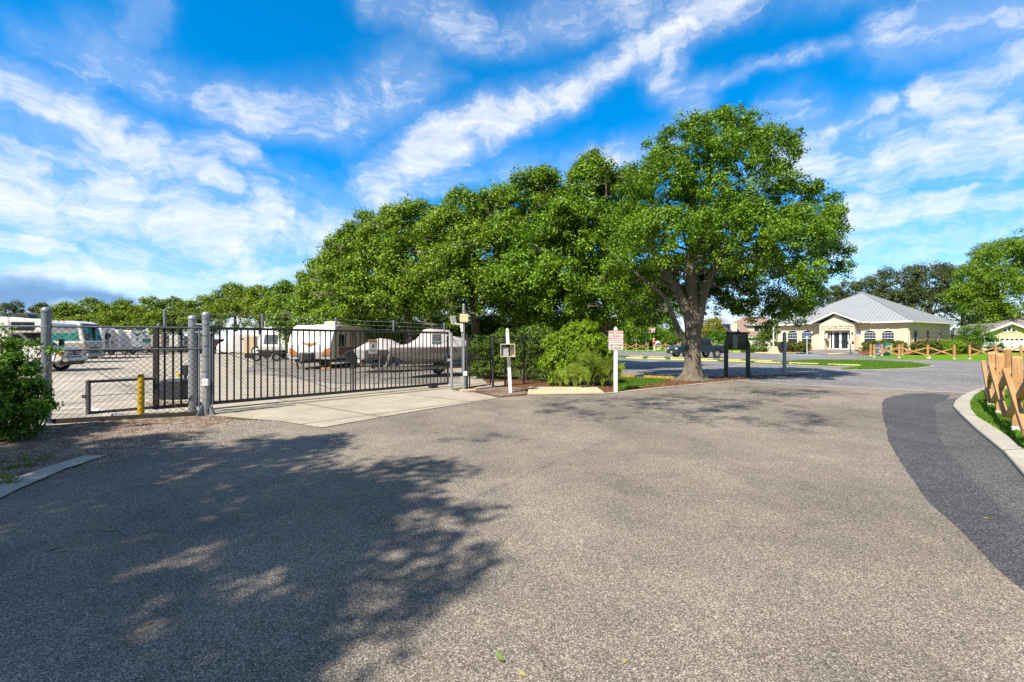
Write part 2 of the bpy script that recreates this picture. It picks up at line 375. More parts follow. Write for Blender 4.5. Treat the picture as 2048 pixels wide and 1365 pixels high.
def mat_speckle(name, stops, s1, s2, det=8):
    """loose ground: soil, mulch, grass seen from afar"""
    m, nt, b = new_mat(name); c = coord(nt)
    n1 = tex_noise(nt, c, s1, det, .75); n2 = tex_noise(nt, c, s2, 3, .6)
    cc = ramp(nt, n1, stops); cc = mixc(nt, 1.0, cc, ramp(nt, n2, [(.3, (.6,) * 3), (.7, (1.35,) * 3)]), 'MULTIPLY')
    nt.links.new(cc, b.inputs['Base Color']); b.inputs['Roughness'].default_value = .95; b.inputs['Specular IOR Level'].default_value = .1
    bump(nt, b, n2, .8, .02); return m
def mat_wood(name, col, dark):
    m, nt, b = new_mat(name); c = coord(nt, False)
    n = tex_noise(nt, c, 9, 6, .6, (6, 6, .6)); k = tex_noise(nt, c, 1.3, 3, .5)
    cc = ramp(nt, n, [(.35, dark), (.6, col)]); cc = mixc(nt, 1.0, cc, ramp(nt, k, [(.3, (.82,) * 3), (.7, (1.12,) * 3)]), 'MULTIPLY')
    g_ = tex_noise(nt, c, 2.6, 6, .7); cc = mixc(nt, ramp(nt, g_, [(.5, (0,) * 3), (.72, (.6,) * 3)]), cc, (.30, .22, .14)); kn = N_(nt, 'ShaderNodeTexVoronoi'); kn.inputs['Scale'].default_value = 4.5; nt.links.new(c, kn.inputs['Vector']); cc = mixc(nt, ramp(nt, kn.outputs['Distance'], [(.05, (.8,) * 3), (.1, (0,) * 3)]), cc, (.14, .065, .02))
    nt.links.new(cc, b.inputs['Base Color']); b.inputs['Roughness'].default_value = .7; bump(nt, b, n, .3, .004); return m
def mat_bark(name, a, b_):
    m, nt, b = new_mat(name); c = coord(nt)
    n = tex_noise(nt, c, 7, 8, .75, (1, 1, .35)); k = tex_noise(nt, c, 1.6, 4, .6); l = tex_noise(nt, c, 4, 5, .8)
    cc = ramp(nt, n, [(.3, a), (.7, b_)]); cc = mixc(nt, ramp(nt, l, [(.52, (0,) * 3), (.66, (.55,) * 3)]), cc, (.30, .30, .24))
    cc = mixc(nt, ramp(nt, k, [(.5, (0,) * 3), (.75, (.4,) * 3)]), cc, (.13, .12, .05))
    nt.links.new(cc, b.inputs['Base Color']); b.inputs['Roughness'].default_value = .95; bump(nt, b, n, .9, .05); return m
def mat_glass(name, col=(.02, .03, .035), rough=.05):
    if name in MATS: return MATS[name]
    m, nt, b = new_mat(name); n = tex_noise(nt, coord(nt, False), 2.5, 2, .5)
    nt.links.new(ramp(nt, n, [(.3, col), (.7, tuple(x * 1.8 for x in col))]), b.inputs['Base Color'])
    b.inputs['Roughness'].default_value = rough; b.inputs['Specular IOR Level'].default_value = .35; MATS[name] = m; return m

M_road = mat_asphalt('worn_brown_asphalt', (.41, .355, .295), (.095, .085, .074), 185, (.70, 1.14), .5)
M_dark = mat_asphalt('dark_asphalt', (.145, .145, .155), (.050, .051, .058), 120, (.85, 1.12), .8)
M_mid = mat_asphalt('grey_asphalt', (.175, .175, .172), (.056, .056, .060), 110, (.8, 1.15), .6)
M_lot = mat_asphalt('parking_asphalt', (.31, .30, .30), (.14, .14, .145), 60, (.8, 1.2), .6)
M_yard = mat_concrete('pale_yard_paving', (.50, .445, .37), stain=.4)
M_stall = mat_asphalt('stall_asphalt', (.36, .34, .31), (.17, .16, .15), 60, (.7, 1.25), .6)
M_lane = mat_asphalt('lane_asphalt', (.52, .47, .40), (.27, .25, .22), 60, (.6, 1.3), .5)
M_conc = mat_concrete('apron_concrete', (.50, .445, .36), stain=.85, joint=3.0)
M_curb = mat_concrete('kerb_concrete', (.52, .485, .42), stain=.55)
M_pad = mat_concrete('yellowed_concrete', (.66, .57, .38), stain=.15)
M_white = mat_concrete('white_line_paint', (.62, .60, .56), stain=.5)
M_soil = mat_speckle('sandy_soil', [(.3, (.10, .07, .05)), (.47, (.22, .17, .135)), (.62, (.36, .30, .25)), (.75, (.44, .38, .32))], 2.6, 70)
M_litter = mat_speckle('leaf_litter', [(.3, (.07, .042, .028)), (.45, (.16, .105, .07)), (.56, (.33, .275, .225)), (.75, (.42, .36, .30))], 5, 60)
M_mulch = mat_speckle('leaf_mulch', [(.3, (.05, .022, .014)), (.5, (.16, .075, .04)), (.7, (.30, .19, .11))], 9, 60)
M_redmulch = mat_speckle('red_mulch', [(.3, (.10, .03, .02)), (.6, (.26, .085, .05)), (.8, (.33, .16, .10))], 5, 40)
M_lawn = mat_speckle('lawn', [(.3, (.085, .18, .010)), (.55, (.14, .30, .014)), (.75, (.23, .34, .03))], .9, 22)
M_ground = mat_speckle('rough_ground', [(.3, (.06, .075, .02)), (.6, (.12, .14, .04)), (.8, (.2, .17, .08))], .3, 6)
# ------------------------------------------------------------------ the ground and the paving
def sheet(name, pts, z, mat, flat=True):
    mb = MB(); vs = [(p[0], p[1], z) for p in pts]; mb.add(vs, [tuple(range(len(vs)))])
    o = mb.build(name, mat)
    import bmesh
    bm = bmesh.new(); bm.from_mesh(o.data); bmesh.ops.triangulate(bm, faces=bm.faces)
    for f in bm.faces:
        if f.normal.z < 0: f.normal_flip()
    bm.to_mesh(o.data); bm.free()
    return tag(o, kind='structure')
def gp(*pix): return [G(x, y) for x, y in pix]
def wob(pts, amp, seed, step=.35):
    """edge with small irregularities, as laid by hand and worn"""
    rn = random.Random(seed); out = []
    k = len(pts)
    for i in range(k):
        a, b = Vector(pts[i]), Vector(pts[(i + 1) % k]); l = (b - a).length
        n = max(1, min(60, int(l / step))) if l < 40 else 1
        for j in range(n):
            p = a.lerp(b, j / n)
            if j: p += Vector((rn.uniform(-amp, amp), rn.uniform(-amp, amp), 0))
            out.append(p)
    return out

g = MB(); g.add([(-2500, -400, 0), (2500, -400, 0), (2500, 4500, 0), (-2500, 4500, 0)], [(0, 1, 2, 3)]); tag(g.build('ground', M_ground), kind='structure')

# storage yard behind the gate and fence
yard = [G(40, 858), G(200, 848), G(412, 833), G(640, 812), G(900, 779), (-1.9, 16.6), (-1.4, 17.2), (-.3, 19), (-1.8, 22.5), (-3, 30), (-7, 60), (-30, 75), (-95, 75), (-95, 9.2)]
sheet('storage_yard', yard, .004, M_yard)
sheet('trailer_stalls', [(-1.9, 18.2), (-2.6, 24), (-5.6, 36), (-13, 56), (-27, 60), (-23, 44), (-13.5, 24.5), (-6.5, 18.0)], .008, M_stall)
for i, (a, b) in enumerate([((720, 762), (900, 757)), ((640, 752), (880, 742)), ((600, 745), (800, 736)), ((560, 735), (720, 728)), ((540, 726), (660, 722))]):
    A, B = G(*a), G(*b); n = Vector((-(B - A).y, (B - A).x, 0)).normalized() * .05
    sheet('stall_line', [A - n, B - n, B + n, A + n], .012, M_white)
sheet('lane_asphalt', [(-11.5, 11.6), (-60, 30), (-70, 40), (-30, 34.5), (-17, 24), (-10, 13.5)], .008, M_lane)
for a, b in (((100, 756), (320, 752)), ((60, 772), (300, 768)), ((210, 722), (420, 719)), ((220, 715), (420, 712)), ((220, 735), (330, 733))):
    A, B = G(*a), G(*b); n = Vector((-(B - A).y, (B - A).x, 0)).normalized() * .05
    sheet('stall_line', [A - n, B - n, B + n, A + n], .012, M_white)
kb = MB()
for a, b in (((100, 825), (175, 821)), ((175, 821), (243, 839)), ((243, 839), (330, 832))):
    A, B = G(*a), G(*b); A.z = B.z = .03; kb.bar(A, B, .13, .09)
tag(kb.build('kerb', M_white, bevel=.01), kind='structure')

# the near road
road = [(-14, -12), (-9, 0), G(-300, 1110), G(0, 1003), G(205, 915), G(300, 886), G(385, 868), G(430, 852), G(470, 842), G(560, 843), G(645, 857), G(780, 833), G(900, 812),
        G(985, 797), G(1055, 792), G(1210, 790), G(1232, 787), G(1420, 767), G(1595, 754), G(1620, 753), G(1700, 750), (25, 23), (25, 15.5),
        G(1966, 781), G(1928, 794), G(1911, 806), G(1906, 818), G(1917, 830), G(1952, 865), G(2008, 912), G(2048, 960), G(2300, 1160), (6, -12)]
sheet('road', wob([Vector((p[0], p[1], 0)) for p in road], .012, 3, .25), .008, M_road)
dark = [G(1785, 794), G(1768, 800), G(1764, 806), G(1766, 835), G(1780, 890), G(1820, 954), G(1859, 1009), G(1926, 1068), G(1994, 1140), G(2070, 1200), G(2300, 1400), G(2400, 1250), G(2048, 1060), G(1954, 970), G(1900, 910), G(1875, 872), G(1870, 812), G(1893, 800), G(1900, 792), G(1860, 788), G(1820, 789)]
sheet('dark_lane', wob([Vector(p) for p in dark], .010, 5, .2), .012, M_dark)
midp = [G(1840, 812), G(1862, 874), G(1890, 915), G(1940, 975), G(2030, 1065), G(2390, 1275), G(2300, 1158), G(2048, 958), G(2008, 911), G(1952, 864), G(1917, 829), G(1906.5, 818), G(1911.5, 806), G(1928, 796), G(1890, 800)]
sheet('road_edge', wob([Vector(p) for p in midp], .004, 6, .2), .010, M_mid)
# far side: parking lot, ramp to the office, the road leaving to the right
lot = [G(1470, 765), G(1600, 772), G(1700, 777), G(1940, 788), G(1966, 781), (24, 17.2), (60, 26), (60, 33), G(2048, 724), G(1900, 722), G(1830, 720), G(1740, 717), (46, 50), (39.5, 58.5), (33, 70), (20, 76), (4, 76), (-1, 60), (3.5, 40), (4.5, 24), G(1228, 751), G(1330, 757), G(1600, 752)]
sheet('parking_lot', [(p[0], p[1]) for p in lot], .012, M_lot)
def strip(name, pix, w, z, mat, h=0):
    pts = [G(*p) for p in pix]; L_, R_ = [], []
    for i, p in enumerate(pts):
        d = pts[min(i + 1, len(pts) - 1)] - pts[max(i - 1, 0)]; n = Vector((-d.y, d.x, 0)).normalized() * w / 2
        L_.append(p + n); R_.append(p - n)
    return sheet(name, L_ + R_[::-1], z, mat)
strip('seam_strip', [(1478, 763), (1540, 768), (1600, 772), (1700, 777), (1800, 782), (1945, 788)], .24, .018, M_curb)
strip('edge_strip', [(1204, 789), (1232, 786.5), (1300, 779), (1420, 767), (1500, 760), (1590, 753.5)], .16, .018, M_curb)
# faint stall lines in the parking lot
for a, b in (((1235, 738), (1300, 724)), ((1240, 749), (1500, 744)), ((1500, 744), (1640, 738)), ((1440, 740), (1500, 727)), ((1590, 747), (1700, 738)), ((1630, 720), (1730, 716)), ((1560, 714), (1650, 713))):
    strip('stall_line', [a, b], .10, .018, M_white)
sheet('accessible_bay', [G(1560, 710.5), G(1640, 711), G(1640, 713.2), G(1556, 712.6)], .018, paint('faded_blue_marking', (.22, .34, .42), .8, var=.4, world=True))
# concrete apron under and before the gate
apron = [G(425, 834), G(560, 845), G(645, 858), G(780, 834), G(905, 813), G(1000, 798), G(960, 789), G(905, 782), (-2.2, 17.3), (-2.9, 17.4), (-7.2, 12.2), (-7.0, 11.2)]
sheet('apron', wob([Vector((p[0], p[1], 0)) for p in apron], .02, 8, .3), .020, M_conc)
tr = MB(); tr.bar((-6.6, 11.05, .022), (-2.0, 16.4, .022), .045, .012); tag(tr.build('gate_track', paint('track_steel', (.05, .045, .04), .7, .3)), kind='structure')
# sandy shoulder on the left, mulch and soil near the gate
sh = [(-22, 3), G(-300, 1120), G(0, 1020), G(215, 930), G(320, 900), G(400, 885), G(480, 865), G(540, 852), G(425, 836), G(412, 834), G(250, 846), G(93, 856), (-22, 9.3)]
sheet('sandy_shoulder', wob([Vector((p[0], p[1], 0)) for p in sh], .03, 9, .3), .0065, M_soil)
mg = [G(90, 853), G(240, 842), G(412, 828), G(470, 838), G(440, 848), G(390, 856), G(330, 848), G(250, 855), G(180, 862), G(100, 868)]
sheet('leaf_litter', wob([Vector(p) for p in mg], .10, 10, .12), .012, M_litter)
strip('kerb_strip', [(-200, 1082), (0, 986), (100, 944), (190, 915)], .30, .024, M_curb)
ms = [G(905, 783), G(960, 790), G(1000, 797), G(1055, 791), G(1204, 788), G(1300, 778), G(1420, 766), G(1595, 753), G(1640, 749.5), G(1560, 751), G(1480, 753), G(1400, 756), G(1330, 762), G(1250, 765), G(1228, 768), (2.5, 21), (-1.5, 22), (-.9, 18)]
sheet('mulch_bed', wob([Vector((p[0], p[1], 0)) for p in ms], .04, 12, .3), .016, M_mulch)
gs_ = [G(950, 783), G(1000, 795), G(1052, 790), G(1052, 780), G(1020, 776), G(960, 778)]
sheet('soil_patch', wob([Vector(p) for p in gs_], .05, 13, .2), .022, M_soil)
sheet('inner_path', [G(943, 781), G(1008, 772), G(1012, 765), G(990, 766), (-1.2, 16.6)], .024, M_yard)
pd = MB(); pd.prism([(p.x, p.y) for p in (G(1055, 792), G(1208, 790), G(1194, 779), G(1058, 779))], .016, .075); tag(pd.build('concrete_pad', M_pad, bevel=.01), kind='structure')
# shaded grass by the parking kerbs
sheet('shaded_lawn', wob([Vector(p) for p in (G(1232, 783), G(1270, 778), G(1320, 768), G(1338, 763), G(1300, 761), G(1238, 760))], .06, 14, .3), .022, M_lawn)
# right: kerb and lawn inside it
kl = [G(2300, 1160), G(2048, 960), G(2008, 912), G(1952, 865), G(1917, 830), G(1906, 818), G(1911, 806), G(1928, 794), G(1952, 784), G(1966, 780)]
kr = [G(2300, 1060), G(2048, 909), G(2022, 885), G(1984, 859), G(1955, 841), G(1942, 824), G(1941, 809), G(1949, 797), G(1966, 786)]
kl += [Vector((18.5, 16.6, 0)), Vector((30, 18.5, 0))]; kr += [Vector((18.2, 15.6, 0)), Vector((30, 17.2, 0))]
k = MB(); poly = [(p.x, p.y) for p in kl + kr[::-1]]
k.prism(poly, -.02, .075); tag(k.build('kerb', M_curb, bevel=.02), kind='structure')
for i in (2, 4, 6, 8):
    a_, c_ = kl[i], kr[min(i, len(kr) - 1)]; jb = MB(); a2 = a_.lerp(c_, .02); c2 = min(kr, key=lambda q: (q - a_).length); jb.bar((a2.x, a2.y, .0765), (c2.x, c2.y, .0765), .012, .004); tag(jb.build('kerb_joint', paint('joint_dark', (.08, .07, .06), .9)), kind='structure')
lawn_in = [(p.x, p.y) for p in kr] + [(34, 17), (34, 3), (9, 3)]
sheet('lawn', lawn_in, .06, M_lawn)
# far lawn with the building bed, median island
far = [G(1700, 716.5), G(1740, 717.2), G(1830, 720.5), G(1900, 722.5), G(2048, 724.5), (60, 34), (140, 40), (140, 90), (60, 110), (42, 57), (41.5, 53)]
sheet('far_lawn', [(p[0], p[1]) for p in far], .020, M_lawn)
isl = [G(1560, 726), G(1593, 723), G(1642, 721.5), G(1750, 723), G(1827, 727), G(1862, 733.5), G(1835, 737), G(1745, 740.5), G(1680, 740.5), G(1722, 734.8), G(1660, 733.5), G(1590, 731)]
sheet('island_rim', [Vector(p) for p in (G(1560, 727), G(1600, 722.5), G(1642, 721), G(1750, 722.4), G(1829, 726.3), G(1872, 733.8), G(1840, 738), G(1745, 741.6), G(1670, 741.6), G(1716, 735.8), G(1660, 734.5), G(1588, 732))], .020, M_curb)
sheet('median_lawn', wob([Vector(p) for p in isl], .06, 15, .5), .030, M_lawn)
med = [G(1230, 713.2), G(1300, 715), G(1400, 718.5), G(1500, 722), G(1600, 726), G(1590, 730), G(1500, 727), G(1400, 722.5), G(1300, 718.6), G(1228, 716)]
sheet('median_lawn', wob([Vector(p) for p in med], .05, 16, .6), .026, M_lawn)
back = [(-4, 76), (36, 70), G(1640, 706), G(1540, 706), G(1440, 705), G(1300, 703.2), G(1230, 702.8), (6, 76), (-30, 80), (-30, 160), (120, 160), (60, 84), (38, 72)]
lw = [G(1228, 703.5), G(1330, 704.5), G(1345, 708), G(1400, 706.5), G(1470, 706), G(1556, 706), (38, 70), (70, 95), (70, 150), (0, 150)]
sheet('back_lawn', [(p[0], p[1]) for p in lw], .020, M_lawn)

# grass blades where the grass is near enough to show them
def blades(name, poly, n, h, mat, seed, z0=.06, w=.006):
    rs = np.random.RandomState(seed); P = np.array([(p[0], p[1]) for p in poly]); lo, hi = P.min(0), P.max(0)
    pts = rs.uniform(lo, hi, (n * 4, 2)); ins = np.zeros(len(pts), bool); j = len(P) - 1
    for i in range(len(P)):
        xi, yi = P[i]; xj, yj = P[j]
        c = ((yi > pts[:, 1]) != (yj > pts[:, 1])) & (pts[:, 0] < (xj - xi) * (pts[:, 1] - yi) / (yj - yi + 1e-12) + xi); ins ^= c; j = i
    pts = pts[ins][:n]; m = len(pts)
    # prefer near blades
    a = rs.uniform(0, 2 * PI, m); hh = h * rs.uniform(.45, 1.2, m); ww = w * rs.uniform(.7, 1.4, m); ln = rs.normal(0, .35, (m, 2)) * hh[:, None]
    base = np.c_[pts, np.full(m, z0)]; d = np.c_[np.cos(a), np.sin(a), np.zeros(m)] * ww[:, None]
    tip = base + np.c_[ln, hh]
    V = np.stack([base - d, base + d, tip], 1).reshape(-1, 3)
    me = bpy.data.meshes.new(name); me.vertices.add(3 * m); me.vertices.foreach_set('co', V.ravel())
    me.loops.add(3 * m); me.loops.foreach_set('vertex_index', np.arange(3 * m)); me.polygons.add(m)
    me.polygons.foreach_set('loop_start', np.arange(m) * 3); me.polygons.foreach_set('loop_total', np.full(m, 3)); me.update(); me.validate()
    me.materials.append(mat); o = link(bpy.data.objects.new(name, me)); return tag(o, kind='stuff')
M_blade = leafmat('grass_blades', (.05, .12, .01), (.09, .21, .015), (.16, .28, .03), .35, 1.5)
gr = blades('grass', [(p.x, p.y) for p in kr[1:]] + [(16, 12), (10.5, 7.2), (9.3, 6.5)], 60000, .075, M_blade, 4)
tag(gr, 'bright green grass verge growing inside the curved kerb', 'grass')
gr = blades('grass', [(p.x, p.y) for p in (G(1232, 783), G(1270, 778), G(1320, 768), G(1338, 763), G(1300, 761), G(1238, 760))], 9000, .09, M_blade, 5, .022, .008)
tag(gr, 'shaded patch of grass between the tow sign and the oak trunk', 'grass')
gr = blades('grass', [(p.x, p.y) for p in isl], 26000, .09, M_blade, 6, .03, .012)
tag(gr, 'sunny grass on the pointed island in the parking lot', 'grass')
gr = blades('grass', [(p.x, p.y) for p in med], 9000, .09, M_blade, 7, .026, .014)
tag(gr, 'narrow strip of grass between two rows of wheel stops', 'grass')

# ------------------------------------------------------------------ leaves and trees
def leaf_cloud(name, C_, Nrm, size, mat, parent=None, off=None, aspect=.55, rs=None, curl=.25):
    rs = rs or np.random.RandomState(1); n = len(C_)
    Nrm = Nrm / (np.linalg.norm(Nrm, axis=1, keepdims=True) + 1e-9)
    t = rs.normal(size=(n, 3)); t -= (t * Nrm).sum(1, keepdims=True) * Nrm; t /= (np.linalg.norm(t, axis=1, keepdims=True) + 1e-9)
    b = np.cross(Nrm, t); s = size[:, None]
    V = np.stack([C_ - t * s * .5, C_ + b * s * .5 * aspect - Nrm * s * curl * .3, C_ + t * s * .5 - Nrm * s * curl * .2, C_ - b * s * .5 * aspect - Nrm * s * curl * .3], 1).reshape(-1, 3)
    if off is not None: V = V - np.array(off)
    me = bpy.data.meshes.new(name); me.vertices.add(4 * n); me.vertices.foreach_set('co', V.ravel().astype(np.float32))
    me.loops.add(4 * n); me.loops.foreach_set('vertex_index', np.arange(4 * n, dtype=np.int32)); me.polygons.add(n)
    me.polygons.foreach_set('loop_start', np.arange(n, dtype=np.int32) * 4); me.polygons.foreach_set('loop_total', np.full(n, 4, dtype=np.int32))
    me.update(); me.materials.append(mat)
    return link(bpy.data.objects.new(name, me), parent)
def foliage(lobes, n_clump, per, cr, size, rs, under=.55, inner=.35, flat=.7, spread=.10, sub=True):
    L_ = np.array(lobes, float)
    if sub:
        S = []
        for l in L_:
            S.append(np.r_[l[:3], l[3:6] * .84])
            m = int(5 + 3.2 * (l[3] * l[5]) ** .5 * 2)
            for _ in range(min(m, 16)):
                dd = rs.normal(size=3); dd[2] = abs(dd[2]) if rs.rand() < .65 else dd[2]; dd /= np.linalg.norm(dd); q = rs.uniform(.22, .38)
                S.append(np.r_[l[:3] + dd * l[3:6] * rs.uniform(.66, .92), l[3:6] * q * np.array([1.1, 1.1, .85])])
        L_ = np.array(S)
    w = (L_[:, 3] * L_[:, 5] + L_[:, 3] * L_[:, 4]); w /= w.sum()
    idx = rs.choice(len(L_), n_clump, p=w); d = rs.normal(size=(n_clump, 3)); d /= np.linalg.norm(d, axis=1, keepdims=True)
    flip = (d[:, 2] < -.2) & (rs.rand(n_clump) > under); d[flip, 2] *= -1
    r = 1 - np.abs(rs.normal(0, spread, n_clump)); inn = rs.rand(n_clump) < inner; r[inn] = rs.uniform(.35, .95, inn.sum())
    out = rs.rand(n_clump) < .07; r[out] = rs.uniform(1.0, 1.14, out.sum())
    c = L_[idx, :3] + d * r[:, None] * L_[idx, 3:6]
    cs = cr * rs.uniform(.5, 1.35, n_clump)
    li = np.repeat(np.arange(n_clump), per); e = rs.normal(size=(len(li), 3)) * np.array([1, 1, flat]); 
    e = e / (np.linalg.norm(e, axis=1, keepdims=True) + 1e-9) * (rs.rand(len(li), 1) ** .45)
    pos = c[li] + e * cs[li, None]
    nr = d[li] * .5 + e * .7 + rs.normal(size=(len(li), 3)) * .55 + np.array([0, 0, .55])
    return pos, nr, size * rs.uniform(.6, 1.3, len(li)), c
def limb_path(a, b, rn, k=5, bend=.12):
    a, b = Vector(a), Vector(b); l = (b - a).length; pts = []
    for i in range(k + 1):
        t = i / k; p = a.lerp(b, t)
        if 0 < i < k: p += Vector((rn.uniform(-1, 1), rn.uniform(-1, 1), rn.uniform(-.5, .8))) * l * bend
        if 0 < i: p.z += math.sin(t * PI) * l * .06
        pts.append(p)
    return pts
M_bark = mat_bark('grey_bark', (.075, .062, .047), (.24, .205, .16)); M_barkd = mat_bark('dark_bark', (.06, .048, .036), (.19, .155, .115))
LM = dict(oak=leafmat('oak_leaves', (.015, .052, .004), (.075, .175, .010), (.23, .385, .022), .24),
          row=leafmat('grove_leaves', (.018, .055, .005), (.09, .195, .012), (.27, .41, .028), .24, .45),
          pine=leafmat('far_green_leaves', (.03, .07, .006), (.12, .21, .014), (.27, .36, .03), .28, .25),
          dark=leafmat('dusky_leaves', (.035, .055, .018), (.07, .10, .03), (.13, .16, .055), .2, .25),
          lime=leafmat('lime_leaves', (.08, .18, .008), (.16, .31, .012), (.30, .42, .03), .38, 1.2),
          hedge=leafmat('hedge_leaves', (.035, .085, .008), (.085, .165, .014), (.15, .23, .03), .28, .9),
          rusty=leafmat('clipped_hedge_leaves', (.05, .07, .012), (.11, .13, .025), (.16, .19, .03), .25, .6),
          yell=leafmat('yellowing_leaves', (.12, .14, .01), (.22, .24, .02), (.36, .33, .04), .3, .6),
          shrub=leafmat('glossy_shrub_leaves', (.03, .09, .008), (.06, .17, .010), (.14, .28, .015), .3, 1.5))
def tree(name, label, base, lobes, n_clump, per, cr, size, mat, seed, trunk_r=.25, group=None, bark=None, limbs=10, fork=.35, under=.55, cat='tree', shadow=False, twigs=0):
    rs = np.random.RandomState(seed); rn = random.Random(seed)
    t = thing(name, label, cat, base, 0, group)
    pos, nr, sz, c = foliage(lobes, n_clump, per, cr, size, rs, under)
    leaf_cloud('crown', pos, nr, sz, mat, t, base, rs=rs)
    tb = MB(); b = Vector(base); zs = [l[2] for l in lobes]; zt = max(zs); cxm = sum(l[0] for l in lobes) / len(lobes); cym = sum(l[1] for l in lobes) / len(lobes)
    top = Vector((cxm, cym, zt)); fk = b.lerp(top, fork); fk.z = b.z + (zt - b.z) * fork
    tb.tube([b + Vector((0, 0, -.1)), b + Vector((0, 0, .25)), b.lerp(fk, .5) + Vector((rn.uniform(-.1, .1), rn.uniform(-.1, .1), 0)), fk, fk.lerp(top, .6), top], [trunk_r * 1.5, trunk_r * 1.08, trunk_r * .9, trunk_r * .8, trunk_r * .4, trunk_r * .1], 10)
    for i in range(limbs):
        l = lobes[i % len(lobes)]; e = Vector(l[:3]) + Vector((rn.uniform(-.5, .5) * l[3], rn.uniform(-.5, .5) * l[4], rn.uniform(-.3, .5) * l[5]))
        st = fk.lerp(top, rn.uniform(0, .5)) if i % 2 else b.lerp(fk, rn.uniform(.75, 1.0)); r = trunk_r * rn.uniform(.28, .5)
        tb.tube(limb_path(st, e, rn), [r, r * .85, r * .7, r * .5, r * .35, r * .15], 7)
    tb.build('trunk', bark or M_barkd, t, smooth=True, off=base)
    if cat == 'tree' and twigs:
        # dead grey twigs showing through the outer leaves
        d = MB()
        for i in range(twigs):
            l = lobes[rn.randrange(len(lobes))]; a = rn.uniform(-2.6, -.5); h_ = rn.uniform(-.7, .25); p = Vector((l[0] + math.cos(a) * l[3] * .92, l[1] + math.sin(a) * l[4] * .92, l[2] + h_ * l[5]))
            o_ = Vector((math.cos(a), math.sin(a), rn.uniform(-.3, .3))).normalized()
            for _ in range(rn.randint(4, 8)):
                q = p + (o_ * rn.uniform(-.1, .35) + Vector((rn.uniform(-1, 1), rn.uniform(-.5, .3), rn.uniform(-.45, .6))) * .8) * rn.uniform(.5, 1.1)
                d.tube([p - o_ * .4, p.lerp(q, .5) + Vector((0, 0, rn.uniform(-.05, .1))), q], [.018, .012, .005], 3, cap=False)
        tag(d.build('dead_twig', paint('dead_twig_grey', (.34, .29, .24), .9), t, off=base), kind='stuff')
    return t
def lob(px, py, r, Y, dy=0, ry=None, rz=None):
    """crown lobe from its place in the photo: centre pixel, radius in pixels, depth"""
    p = XZ(px, py, Y + dy); s = (Y + dy) / F; return (p.x, p.y, p.z, r * s, (ry or r) * s, (rz or r) * s)

